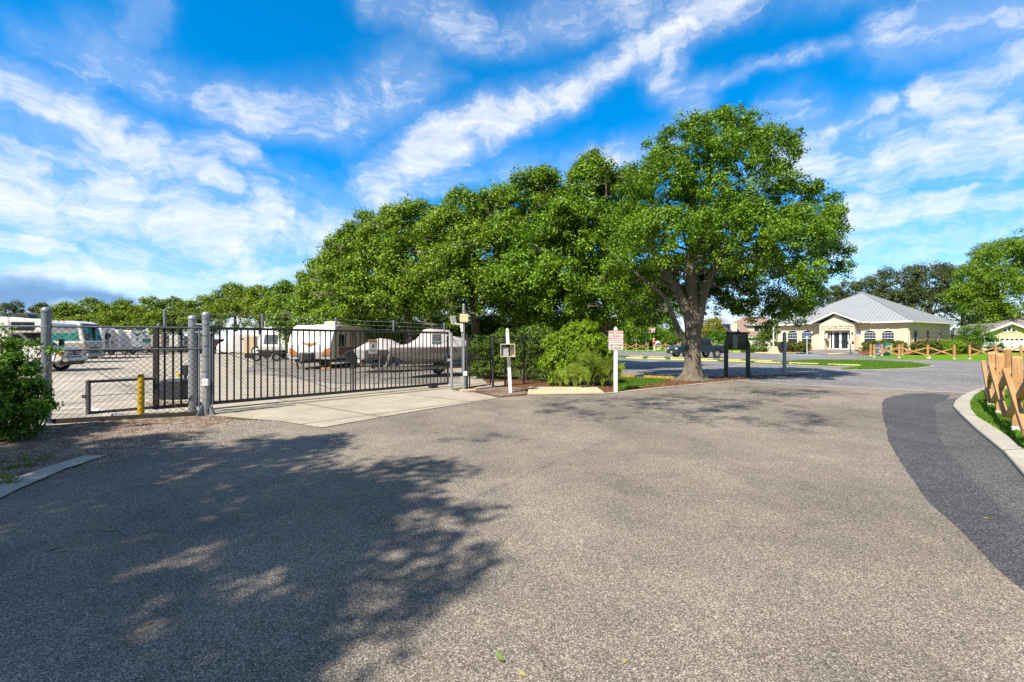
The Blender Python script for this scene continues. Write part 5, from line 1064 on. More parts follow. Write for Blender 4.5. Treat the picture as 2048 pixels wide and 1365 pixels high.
# ------------------------------------------------------------------ zigzag wooden fences
WOOD = mat_wood('stained_fence_wood', (.56, .32, .135), (.36, .18, .07)); WOODB = paint('white_post_foot', (.75, .75, .73), .7)
def fence(name, label, pts, h, pw, rail, group=None, foot=True, side=1, cat='fence', gap=()):
    O = Vector(pts[0]); f = thing(name, label, cat, (O.x, O.y, O.z), 0, group); hs = [h] * len(pts)
    for p in pts:
        p = Vector(p); z = p.z; b = MB(); s = pw / 2
        yaw = 0
        d = (Vector(pts[-1]) - O).normalized(); a = math.atan2(d.y, d.x); M = Matrix.Translation((p.x, p.y, z)) @ Matrix.Rotation(a, 4, 'Z')
        b.add([(-s, -s, 0), (s, -s, 0), (s, s, 0), (-s, s, 0), (-s, -s, h - .05), (s, -s, h - .05), (s, s, h - .05), (-s, s, h - .05), (-s * .35, -s * .9, h), (s * .35, -s * .9, h), (s * .35, s * .9, h), (-s * .35, s * .9, h)],
              [(3, 2, 1, 0), (0, 1, 5, 4), (1, 2, 6, 5), (2, 3, 7, 6), (3, 0, 4, 7), (4, 5, 9, 8), (5, 6, 10, 9), (6, 7, 11, 10), (7, 4, 8, 11), (8, 9, 10, 11)], M)
        po = b.build('post', WOOD, f, bevel=.006, off=O)
        if foot:
            b = MB(); b.box((p.x, p.y, z + .03), (pw * 1.12, pw * 1.12, .075), a); b.build('foot_cap', WOODB, po, off=O)
    for k, (p, q) in enumerate(zip(pts, pts[1:])):
        if k in gap: continue
        p, q = Vector(p), Vector(q); d = (q - p).normalized(); n = Vector((-d.y, d.x, 0)) * (pw / 2 + rail * .30)
        for sg, z0, z1 in ((1, h * .80, h * .20), (-1, h * .20, h * .80)):
            m_ = n * (1.0 if sg > 0 else 1.0 + rail * .45 / n.length) * side; b = MB(); b.bar(p + m_ + Vector((0, 0, z0)), q + m_ + Vector((0, 0, z1)), rail * .7, rail); b.build('rail', WOOD, f, bevel=.004, off=O)
    return f
# near fence beside the curved kerb: posts two by two, cross rails
n1 = [tuple(G(2082, 905, .06)), tuple(G(2034, 861, .06)), tuple(G(2000, 828.5, .06)), tuple(G(1983, 810.5, .06))]
fence('zigzag_fence', 'near honey-stained wooden fence with crossed rails beside the curved kerb', n1, 1.28, .13, .105)
n2 = [(12.3, 12.35, .06), (14.6, 13.2, .06), (17.0, 13.9, .06), (19.6, 14.4, .06)]
fence('zigzag_fence', 'wooden crossed-rail fence turning away to the right edge behind the near one', n2, 1.28, .13, .105)
n3 = [(13.45, 13.9, .06), (15.9, 15.6, .06), (18.2, 16.0, .06), (21, 16.6, .06)]
op = thing('fence_post', 'lone honey-stained post standing behind the near wooden fence', 'fence post', (16.55, 16.2, .06)); b = MB(); s = .07; h = 1.28
b.add([(-s, -s, 0), (s, -s, 0), (s, s, 0), (-s, s, 0), (-s, -s, h - .05), (s, -s, h - .05), (s, s, h - .05), (-s, s, h - .05), (-s * .35, -s, h), (s * .35, -s, h), (s * .35, s, h), (-s * .35, s, h)], [(3, 2, 1, 0), (0, 1, 5, 4), (1, 2, 6, 5), (2, 3, 7, 6), (3, 0, 4, 7), (4, 5, 9, 8), (5, 6, 10, 9), (6, 7, 11, 10), (7, 4, 8, 11), (8, 9, 10, 11)]); b.build('shaft', WOOD, op, bevel=.006)
b = MB(); b.box((0, 0, .03), (.155, .155, .075)); b.build('foot_cap', WOODB, op)
def gz(px, py, z=.02): p = G(px, py); return (p.x, p.y, z)
fence('zigzag_fence', 'wooden crossed-rail fence on the lawn before the office hedges, front run', [gz(1749, 716), gz(1799, 717), gz(1856, 718), gz(1909, 719.5)], 1.25, .15, .11)
fence('zigzag_fence', 'wooden crossed-rail fence behind the front run, before the blue sign', [(37.0, 50, .05), (39.0, 51.1, .05), (41.1, 52.5, .05), (43.0, 53.4, .05)], 1.25, .15, .11)
fence('zigzag_fence', 'wooden crossed-rail fence across the lawn at the right, before the yellow house', [gz(1939, 719.5), gz(1991, 719.8), gz(2042, 720.2), gz(2095, 720.8)], 1.25, .15, .11)
fence('zigzag_fence', 'farthest thin wooden fence, right before the white garage door', [gz(1968, 702, .1), gz(1986, 702.5, .1), gz(2027, 703, .1), gz(2068, 703.5, .1)], 1.2, .12, .09, foot=False)
fence('zigzag_fence', 'distant wooden fence before the basketball hoop, left of its gap', [gz(1229, 702.2), gz(1251.5, 702.2), gz(1272.7, 702.2), gz(1296, 702.2)], 1.32, .15, .11)
fence('zigzag_fence', 'distant wooden fence right of the gap, before the white-gabled house', [gz(1307.5, 702.2), gz(1331, 702.4), gz(1357, 702.6), gz(1383, 702.8)], 1.32, .15, .11)
fence('zigzag_fence', 'distant wooden fence behind the notice board and pickup tail', [gz(1436, 703.2), gz(1462, 703.4), gz(1490, 703.6), gz(1514, 703.6), gz(1533, 703.6)], 1.25, .13, .10, foot=False)

# basketball hoop, red and white marker, white rounded cover behind the fence
p = XZ(1292, 683, 88); bh = thing('basketball_hoop', 'distant basketball hoop with an orange-edged white backboard', 'basketball hoop', (p.x, 88, 0))
b = MB(); b.tube([(0, 0, 0), (0, 0, 3.0), (.25, 0, 3.35), (.8, -.3, 3.4)], .09, 8); b.build('pole', GALVL, bh, True)
b = MB(); b.box((.95, -.5, 3.55), (1.1, .05, .95)); bd_ = b.build('backboard', WH, bh)
b = MB(); cx, cz, w, h = .95, 3.55, 1.12, .98
for q in (((cx, -.53, cz + h / 2), (w, .03, .10)), ((cx, -.53, cz - h / 2), (w, .03, .10)), ((cx - w / 2, -.53, cz), (.06, .03, h)), ((cx + w / 2, -.53, cz), (.06, .03, h)), ((cx + .02, -.53, cz - .02), (.4, .02, .06)), ((cx + .2, -.53, cz - .2), (.05, .02, .34)), ((cx - .18, -.53, cz - .2), (.05, .02, .34))): b.box(*q)
b.build('border', paint('hoop_orange', (.6, .10, .03), .5), bd_)
b = MB(); b.tube([(cx + .03 + .22 * math.cos(a), -.78 + .22 * math.sin(a), 3.12) for a in [k * PI / 6 for k in range(13)]], .02, 5); b.build('rim', paint('rim_black', (.04, .03, .03), .5), bh)
p = XZ(1308, 683, 79); mk = thing('marker_post', 'small red and white marker on a white post in the fence gap', 'marker', (p.x, 79, 0)); b = MB(); b.box((.1, 0, .5), (.16, .12, 1.0)); b.build('post', WPT, mk)
b = MB(); b.mat(0).lathe([(.24, 1.15), (.26, 1.5)], n=12); b.mat(1).lathe([(.26, 1.5), (.26, 1.58)], n=12); b.mat(0).lathe([(.26, 1.58), (.2, 1.85)], n=12); b.mat(1).lathe([(.11, 1.85), (.13, 2.02), (.0005, 2.12)], n=12); b.build('drum', [paint('marker_red', (.42, .035, .03), .5), WH], mk, True)
p = XZ(1316, 683, 90); cv = thing('covered_grill', 'white rounded cover standing behind the distant fence', 'cover', (p.x, 90, 0)); b = MB(); b.lathe([(.62, 0), (.66, .6), (.6, 1.1), (.42, 1.45), (.18, 1.62), (.0005, 1.66)], n=16); b.build('cover', WH, cv, True)
# ------------------------------------------------------------------ the office building
def roof_metal(name, col):
    m, nt, b = new_mat(name); c = coord(nt, False); n = tex_noise(nt, c, 1.2, 4, .6); w = N_(nt, 'ShaderNodeTexWave'); w.wave_type = 'BANDS'
    nt.links.new(ramp(nt, n, [(.3, tuple(x * .88 for x in col)), (.7, col)]), b.inputs['Base Color']); b.inputs['Roughness'].default_value = .55; b.inputs['Metallic'].default_value = .0; return m
M_metalroof = roof_metal('standing_seam_metal', (.33, .35, .38)); M_seam = roof_metal('seam_metal', (.28, .30, .33))
STUC = paint('cream_stucco', (.77, .66, .45), .9, 0, .05, .8, dirt=.04, bmp=.05); STUCL = paint('pale_stucco_trim', (.76, .68, .50), .9, 0, .04, 2); TRIM = paint('white_trim', (.78, .77, .73), .6, 0, .04, 3)
SOFF = paint('soffit', (.62, .58, .5), .8); GLS = mat_glass('window_glass', (.018, .024, .032)); GLS2 = mat_glass('window_glass_blue', (.03, .05, .09)); BLIND = paint('blind_slats', (.09, .10, .15), .5, 0, .3, 9)
LX, LY = 38.2, 70.5; e1 = Vector((.537, -.844, 0)).normalized(); e2 = Vector((.844, .537, 0)).normalized(); BR = math.atan2(e1.y, e1.x)
Wd, Dp, ZP, ZE = 16.2, 15.0, .5, 4.0
of = thing('office_building', 'cream single-storey office with a pale metal pyramid roof and gabled entrance', 'building', (LX, LY, 0), BR)
OV = .6
b = MB(); b.box((Wd / 2, Dp / 2, ZE / 2), (Wd - 2 * OV, Dp - 2 * OV, ZE)); wall = b.build('wall', STUC, of)
b = MB(); ap = (Wd / 2, Dp / 2, 8.36)
cs = [(0, 0, ZE), (Wd, 0, ZE), (Wd, Dp, ZE), (0, Dp, ZE)]; b.add(cs + [ap], [(0, 1, 4), (1, 2, 4), (2, 3, 4), (3, 0, 4)]); rf = b.build('roof', M_metalroof, of)
b = MB()
def seams(p0, p1, nx):
    p0, p1, a = Vector(p0), Vector(p1), Vector(ap)
    for k in range(1, nx):
        t = k / nx; s = p0.lerp(p1, t); up = a - p0.lerp(p1, .5); f = (1 - abs(2 * t - 1)); e = s + up * f
        b.bar(s + Vector((0, 0, .03)), e + Vector((0, 0, .03)), .035, .045)
seams(cs[0], cs[1], 38); seams(cs[1], cs[2], 35); seams(cs[2], cs[3], 12); seams(cs[3], cs[0], 36); b.build('seam', M_seam, rf)
b = MB()
for c in cs: b.bar(Vector(c) + Vector((0, 0, .04)), Vector(ap) + Vector((0, 0, .04)), .16, .06)
b.build('ridge_cap', M_seam, rf)
b = MB(); b.box((Wd / 2, -.0, ZE - .09), (Wd + .04, .08, .2)); b.box((Wd / 2, Dp, ZE - .09), (Wd + .04, .08, .2)); b.box((0, Dp / 2, ZE - .09), (.08, Dp - .1, .2)); b.box((Wd, Dp / 2, ZE - .09), (.08, Dp - .1, .2)); b.build('gutter', TRIM, of)
b = MB(); b.box((Wd / 2, Dp / 2, ZE - .17), (Wd - .08, Dp - .08, .04)); b.build('soffit', SOFF, of)
def fx(px, yo=OV):   # local x on a plane parallel to the front at local y = yo
    k = (px - CX) / F; x0 = LX + e2.x * yo; y0 = LY + e2.y * yo; return (k * y0 - x0) / (e1.x - k * e1.y)
def fz(px, py, yo=OV): s = fx(px, yo); Y = LY + e2.y * yo + e1.y * s; return CH + (CY - py) / F * Y
def sy(px, xo=Wd - OV):
    k = (px - CX) / F; x0 = LX + e1.x * xo; y0 = LY + e1.y * xo; return (k * y0 - x0) / (e2.x - k * e2.y)
def sz_(px, py, xo=Wd - OV): s = sy(px, xo); Y = LY + e1.y * xo + e2.y * s; return CH + (CY - py) / F * Y
def window(parent, u0, u1, z0, z1, zs, P, arch=True, cols=4, half=False):
    """P(u, out, z) -> local point; arched head from zs up to z1"""
    n = 12; cu, hw = (u0 + u1) / 2, (u1 - u0) / 2
    arc = [(cu + hw * math.cos(PI * k / n), zs + (z1 - zs) * math.sin(PI * k / n)) for k in range(n + 1)] if arch else [(u1, z1), (u0, z1)]
    out = [(u0, z0), (u1, z0)] + arc; b = MB(); k = len(out)
    b.add([P(u, .012, z) for u, z in out], [tuple(range(k))]); fr0 = MB(); ss = 1.0
    inner = [(cu + (u - cu) * (1 - .03 / hw), z0 + .05 + (z - z0) * (1 - .10 / (z1 - z0))) for u, z in out]
    fr0.add([P(u, .05, z) for u, z in out] + [P(u, .05, z) for u, z in inner] + [P(u, .0, z) for u, z in out], [(i, (i + 1) % k, k + (i + 1) % k, k + i) for i in range(k)] + [(i, 2 * k + i, 2 * k + (i + 1) % k, (i + 1) % k) for i in range(k)])
    def hb(za, t=.035):
        fr0.add([P(u0, .045, za - t / 2), P(u1, .045, za - t / 2), P(u1, .045, za + t / 2), P(u0, .045, za + t / 2), P(u0, .0, za - t / 2), P(u1, .0, za - t / 2), P(u1, .0, za + t / 2), P(u0, .0, za + t / 2)], [(0, 1, 2, 3), (3, 2, 6, 7), (0, 4, 5, 1)])
    def vb(u, za, zb, t=.02): fr0.add([P(u - t / 2, .04, za), P(u + t / 2, .04, za), P(u + t / 2, .04, zb), P(u - t / 2, .04, zb)], [(0, 1, 2, 3)])
    zm = z0 + (zs - z0) * .45; hb(zs, .05); hb(zm, .06)
    for i in range(1, cols): vb(u0 + (u1 - u0) * i / cols, zm, zs)
    if cols > 2: hb(zm + (zs - zm) * .5, .03)
    w_ = fr0.build('window', TRIM, parent); b.build('pane', GLS, w_)
    s = MB(); s.add([P(u0 + .05, .018, zm), P(u1 - .05, .018, zm), P(u1 - .05, .018, zs), P(u0 + .05, .018, zs)], [(0, 1, 2, 3)]); s.build('blind', GLS2, w_)
    return w_
PF = lambda u, o, z: (u, OV - o, z)
for a, c in ((1576, 1595), (1604, 1624), (1728.5, 1752), (1764, 1788.5)):
    m = (a + c) / 2; u0, u1 = fx(a), fx(c); window(of, u0, u1, fz(m, 687.5), fz(m, 661.5), fz(m, 666.5), PF, True, 4)
PS = lambda u, o, z: (Wd - OV + o, u, z)
for a, c in ((1826.5, 1833.5), (1852, 1858), (1875.5, 1881.5), (1901, 1907)):
    m = (a + c) / 2; u0, u1 = sy(a), sy(c); zt = sz_(m, 660.5); z0_ = sz_(m, 686.5); window(of, u0, u1, z0_, zt, sz_(m, 664.5), PS, True, 2)
# corner quoins and base courses
for k in range(7):
    z = ZP + .2 + k * .48; w = .78 if k % 2 else .58
    b = MB(); b.box((Wd - OV - w / 2 + .03, OV + .0, z), (w + .06, .08, .40)); b.box((Wd - OV, OV + w / 2 + .02, z), (.08, w, .40)); b.build('quoin', STUCL, of, bevel=.02)
    b = MB(); b.box((OV + w / 2, OV, z), (w, .08, .40)); b.build('quoin', STUCL, of, bevel=.02); b = MB(); b.box((Wd - OV, Dp - OV - w / 2, z), (.08, w, .40)); b.build('quoin', STUCL, of, bevel=.02)
for k in range(3): b = MB(); b.box((Wd / 2, OV - .01, ZP + .14 + .26 * k), (Wd - 2 * OV - 1.0, .05, .2)); b.build('base_course', STUCL, of, bevel=.02)
b = MB()   # shallow arched labels over the windows
for a, c in ((1576, 1595), (1604, 1624), (1728.5, 1752), (1764, 1788.5)):
    u0, u1 = fx(a) - .3, fx(c) + .3; z = fz((a + c) / 2, 656.5); b.box(((u0 + u1) / 2, OV - .02, z), (u1 - u0, .07, .07)); b.box(((u0 + u1) / 2, OV - .03, z - .12), (.18, .08, .24))
for a, c in ((1823, 1836), (1849, 1861), (1873, 1884), (1899, 1909)):
    b.box((Wd - OV + .02, (sy(a) + sy(c)) / 2, sz_((a + c) / 2, 654)), (.07, sy(c) - sy(a), .06))
b.build('moulding', STUC, of)
# entrance porch with gable
YO = -.35; pl, pr_ = fx(1641, YO), fx(1716, YO); pc = fx(1668, YO); pz = fz(1668, 625.5, YO); ez = ZE + .02
hw = 2.75; pc = (fx(1624, YO) + fx(1722, YO)) / 2 + .0; hw = (fx(1722, YO) - fx(1624, YO)) / 2; rise = fz(1668, 626, YO) - ez; wl, wr = pc - hw + .95, pc + hw - .75
b = MB(); db0, db1 = fx(1657, YO), fx(1700, YO); zd = fz(1680, 661.5, YO)
b.prism([(wl, 0), (db0 - .5, 0), (db0 - .5, zd), (db1, zd), (db1, 0), (wr, 0), (wr, ez - .25), (pc, ez + rise * .80), (wl, ez - .25)], YO, OV - .003, 'XZ'); b.build('porch', STUCL, of)
b = MB(); t_ = .10
for sx in (-1, 1):
    e_ = (pc + sx * hw, ez); P0 = (pc, ez + rise)
    b.add([(e_[0], YO - .4, e_[1]), (P0[0], YO - .4, P0[1]), (P0[0], Dp * .36, P0[1]), (e_[0], Dp * .02, e_[1]), (e_[0], YO - .4, e_[1] - t_), (P0[0], YO - .4, P0[1] - t_), (P0[0], Dp * .36, P0[1] - t_), (e_[0], Dp * .02, e_[1] - t_)], [(0, 1, 2, 3), (7, 6, 5, 4), (0, 4, 5, 1), (3, 2, 6, 7), (0, 3, 7, 4)])
gr_ = b.build('gable_roof', M_metalroof, of)
b = MB()
for sx in (-1, 1): b.bar((pc + sx * hw * 1.02, YO - .43, ez - .05), (pc + sx * .02, YO - .43, ez + rise - .05), .06, .17)
b.build('fascia', TRIM, gr_)
b = MB(); b.box((pc - hw - .35, -.1, ZE - .03), (1.0, .3, .14)); b.box((pc + hw + .35, -.1, ZE - .03), (1.0, .3, .14)); b.build('eave_return', TRIM, of)
b = MB(); u = fx(1669, YO - .02); z = fz(1669, 642, YO); b.tube([(u + .35 * math.cos(a), YO - .01, z + .28 * math.sin(a)) for a in [PI * 1.1 + k * .8 * PI / 8 for k in range(9)]], .03, 5); b.build('arch_ornament', STUC, of)
BRZ = paint('bronze_letters', (.20, .12, .05), .5)
for s, px, py, sz in (('Beverly Owings Office Building', 1674, 654, .30), ('Suntree Master Homeowners Assn.', 1671, 658.4, .24)):
    t_o = text(s, sz, (fx(px, YO - .01), YO - .012, fz(px, py, YO)), 0, BRZ, of, 'lettering', bold=.008)
t_o = text('7550', .34, (fx(1640, OV) - .05, OV - .02 if True else 0, fz(1640, 669.8)), 0, BRZ, of, 'house_number', bold=.008)
# doors
b = MB(); yd = YO + .55; d0, d1 = fx(1660, yd), fx(1698, yd); zb = ZP; zt = fz(1680, 663.5, yd)
xs = [d0, fx(1666, yd), fx(1681, yd), d1]; 
def frame_rect(b, a, c, z0, z1, t): b.box(((a + c) / 2, yd, z0 + t / 2), (c - a, .08, t)); b.box(((a + c) / 2, yd, z1 - t / 2), (c - a, .08, t)); b.box((a + t / 2, yd, (z0 + z1) / 2), (t, .07, z1 - z0)); b.box((c - t / 2, yd, (z0 + z1) / 2), (t, .07, z1 - z0))
for a, c, nm in ((xs[0], xs[1], 'side_light'), (xs[1] + .01, xs[2], 'door'), (xs[2] + .01, xs[3], 'door')):
    b = MB(); frame_rect(b, a, c, zb, zt, .13 if nm == 'door' else .09); dr = b.build(nm, TRIM, of); b = MB(); b.box(((a + c) / 2, yd + .01, (zb + zt) / 2), (c - a - .1, .02, zt - zb - .1)); b.build('pane', GLS, dr)
    if nm == 'door': b = MB(); b.box((c - .1 if a < xs[2] - .2 else a + .1, yd - .07, zb + 1.05), (.05, .05, .35)); b.build('handle', GALVL, dr)
b = MB(); b.box((db0 - .2, yd + .35, (zb + zt) / 2), (.7, .05, zt - zb)); b.box(((db0 + db1) / 2, yd + .03, zt + .1), (db1 - db0 + .9, .1, .25)); b.build('recess_wall', STUC, of)
u = fx(1652, YO); b = MB(); b.box((u + .05, YO - .03, fz(1652, 673, YO)), (.5, .07, .9)); bb_ = b.build('notice_case', paint('brown_case', (.2, .12, .06), .6), of); b = MB(); b.box((u + .05, YO - .07, fz(1652, 673, YO)), (.36, .01, .6)); b.build('paper', WH, bb_)
b = MB(); b.box((fx(1705, YO), YO - .08, fz(1705, 667, YO)), (.16, .16, .26)); b.build('wall_lamp', paint('lamp_bronze', (.10, .05, .02), .5), of, bevel=.02)
b = MB(); b.tube([(Wd + .0, .2, ZE - .15), (Wd - .2, .45, ZE - .3), (Wd - OV + .06, OV + .2, ZE - .45), (Wd - OV + .06, OV + .2, ZP)], .05, 8); b.build('downpipe', STUC, of, True)
# raised planting bed and walk around the office
bed = MB(); o_ = [(-2.5, -3.2), (Wd + 2.2, -3.2), (Wd + 2.2, Dp + 2), (-2.5, Dp + 2)]; i_ = [(.3, .3), (Wd - .3, .3), (Wd - .3, Dp - .3), (.3, Dp - .3)]
def loc(u, v, z): return (LX + e1.x * u + e2.x * v, LY + e1.y * u + e2.y * v, z)
bed.add([loc(u, v, .01) for u, v in o_] + [loc(u, v, ZP - .1) for u, v in i_], [(k, (k + 1) % 4, 4 + (k + 1) % 4, 4 + k) for k in range(4)]); tag(bed.build('planting_bed', M_redmulch), kind='structure')
wk = MB(); a, c = fx(1645, YO), fx(1712, YO); wk.add([loc(a, .9, ZP + .005), loc(c, .9, ZP + .005), loc(c, -.9, ZP - .02), loc(a, -.9, ZP - .02), loc(a - .8, -6.5, .03), loc(c + 2.6, -5.2, .03), loc(a - 2.2, -8.2, .03), loc(c + 5.0, -6.0, .03)], [(0, 1, 2, 3), (3, 2, 5, 4), (4, 5, 7, 6)]); tag(wk.build('walkway', M_lot), kind='structure')
# hedges by the office
def hedge(name, label, lobes, n, mat, seed, group='clipped hedges by the office'):
    c = lobes[0]; shrub(name, label, (c[0], c[1], 0), lobes, n, 30, .26, .16, mat, seed, group, stems=4, cat='hedge', up=.8)
hedge('hedge', 'low clipped hedge left of the office door', [lob(1552, 694, 9, 60.5), lob(1568, 694, 9, 60.5), lob(1585, 694, 9, 60.5), lob(1602, 694, 9.5, 60.5), lob(1611, 695, 9, 60.5)], 420, LM['rusty'], 141)
hedge('hedge', 'rounded clipped hedge under the right front windows of the office', [lob(1735, 694, 10, 54), lob(1750, 693, 11, 54), lob(1768, 693, 11.5, 54), lob(1785, 694, 11, 54), lob(1800, 695, 11, 54)], 480, LM['rusty'], 142)
hedge('hedge', 'clipped hedge at the foot of the office side wall', [lob(1838, 696, 12, 54), lob(1852, 695, 13, 55), lob(1868, 694, 12, 56)], 360, LM['rusty'], 143)
hedge('hedge', 'bright yellow-green hedge under the side windows of the office', [lob(1885, 693, 11, 56.5), lob(1900, 693, 11, 57.5), lob(1915, 694, 11, 58)], 360, LM['lime'], 144)
hedge('hedge', 'dark clipped hedge at the far end of the office side wall', [lob(1930, 695, 11, 58.5), lob(1945, 696, 11, 58.5)], 240, LM['rusty'], 145)
hedge('hedge', 'ragged low planting left of the flagpole base', [lob(1508, 702, 7, 66), lob(1524, 702, 7, 66), (*lob(1492, 703, 6, 66)[:3], .6, .4, .35)], 150, LM['hedge'], 146)
# flagpole on a concrete foot
p = XZ(1547, 683, 60); fp = thing('flagpole', 'tall white flagpole on a tapered concrete foot left of the office', 'flagpole', (p.x, 60, 0)); b = MB(); b.prism([(-.75, 0), (.75, 0), (.75, .12), (-.75, .12)], -.6, .6, 'XZ'); b.add([(-.5, -.5, .12), (.5, -.5, .12), (.5, .5, .12), (-.5, .5, .12), (-.3, -.3, .95), (.3, -.3, .95), (.3, .3, .95), (-.3, .3, .95)], [(0, 1, 5, 4), (1, 2, 6, 5), (2, 3, 7, 6), (3, 0, 4, 7), (4, 5, 6, 7)]); b.build('base', M_pad, fp, bevel=.03)
b = MB(); b.lathe([(.085, .95), (.08, 3), (.06, 7), (.09, 7.05), (.0005, 7.15)], n=12); b.build('pole', paint('pole_white', (.66, .66, .64), .4), fp, True)
# accessible parking signs
for px, Y, zt, lb in ((1614, 54.5, 2.30, 'small blue accessible parking sign left of the office door'), (1716.5, 55.5, 2.55, 'small blue accessible parking sign right of the office door')):
    p = XZ(px, 683, Y); o = thing('parking_sign', lb, 'sign', (p.x, Y, .1), R(-35), 'accessible parking signs'); b = MB(); b.tube([(0, 0, 0), (0, 0, zt)], .035, 6); b.build('post', GALV if px > 1700 else WPT, o)
    b = MB(); b.prism(sign_plate(.36, .26, .03), -.06, -.045, 'XZ', (0, 0, zt - .1)); pl_ = b.build('plate', BLU, o); b = MB(); z = zt - .1
    b.tube([(-.01, -.066, z + .07), (-.01, -.066, z - .0), (.05, -.066, z - .0), (.07, -.066, z - .06)], .012, 5); b.tube([(-.0 + .055 * math.cos(a), -.066, z - .035 + .05 * math.sin(a)) for a in [2.2 + k * .5 for k in range(9)]], .009, 5); b.lathe([(.018, -.004), (.018, .004)], (-.01, -.066, z + .09), 8, 'Y'); b.build('wheelchair_symbol', WH, pl_)
    b = MB(); b.prism(sign_plate(.28, .12, .02), -.06, -.045, 'XZ', (0, 0, zt - .36)); b.build('fine_plate', WH, o)
# letter box on a post
p = XZ(1701.5, 683, 57.5); lb_ = thing('drop_box', 'dark drop box with a white notice on a black post before the entrance', 'letter box', (p.x, 57.5, .2), R(-30)); b = MB(); b.tube([(0, 0, 0), (0, 0, .95)], .05, 8); b.build('post', BLK, lb_); b = MB(); b.box((0, 0, 1.2), (.6, .4, .38)); bx_ = b.build('box', paint('brown_box', (.08, .03, .02), .5), lb_, bevel=.03); b = MB(); b.box((-.08, -.205, 1.22), (.3, .01, .26)); b.build('notice', WH, bx_)
# blue and green round things leaning behind the fence
CHB = paint('blue_plastic', (.03, .14, .40), .4, 0, .1, 3); CHG = paint('green_plastic', (.02, .19, .11), .4, 0, .1, 3)
p = XZ(1760.5, 683, 52.3); o = thing('round_board', 'blue rounded board with a white stripe standing behind the wooden fence', 'playground board', (p.x, 52.3, .05), R(-12)); b = MB(); pts = [(-.42, 0), (.42, 0), (.46, .7)] + [(.48 * math.cos(R(a)), .72 + .5 * math.sin(R(a))) for a in range(0, 181, 20)] + [(-.46, .7)]; b.prism(pts, -.05, .05, 'XZ'); bb_ = b.build('board', CHB, o, bevel=.02); b = MB(); b.box((.05, -.055, .46), (.5, .01, .10)); b.build('stripe', WH, bb_)
p = XZ(1776, 683, 52.6); o = thing('round_board', 'green board with a pale square outline beside the blue rounded board', 'playground board', (p.x, 52.6, .05), R(-12)); b = MB(); b.prism([(-.30, .25), (.42, .2), (.42, 1.28), (-.05, 1.40), (-.30, 1.36)], -.05, .05, 'XZ'); bb_ = b.build('board', CHG, o, bevel=.02)
b = MB()
for q in (((0.02, -.055, 1.02), (.42, .01, .04)), ((.02, -.055, .55), (.42, .01, .04)), ((-.18, -.055, .78), (.04, .01, .46)), ((.22, -.055, .78), (.04, .01, .46))): b.box(*q)
b.build('outline', WH, bb_); b = MB(); b.prism([(-.38, 0), (.4, 0), (.5, .2), (.1, .42), (-.25, .34)], -.12, .12, 'XZ'); b.build('foot', CHG, o, bevel=.03)
p = gz(1899, 719.3); b = MB(); b.lathe([(.09, 0), (.1, .08), (.07, .17), (.0005, .2)], n=10); o = b.build('ground_light', WH, None, True); o.location = (p[0] - .9, p[1] + 1, .02); tag(o, 'small white ground light on the lawn before the office hedges', 'ground light')

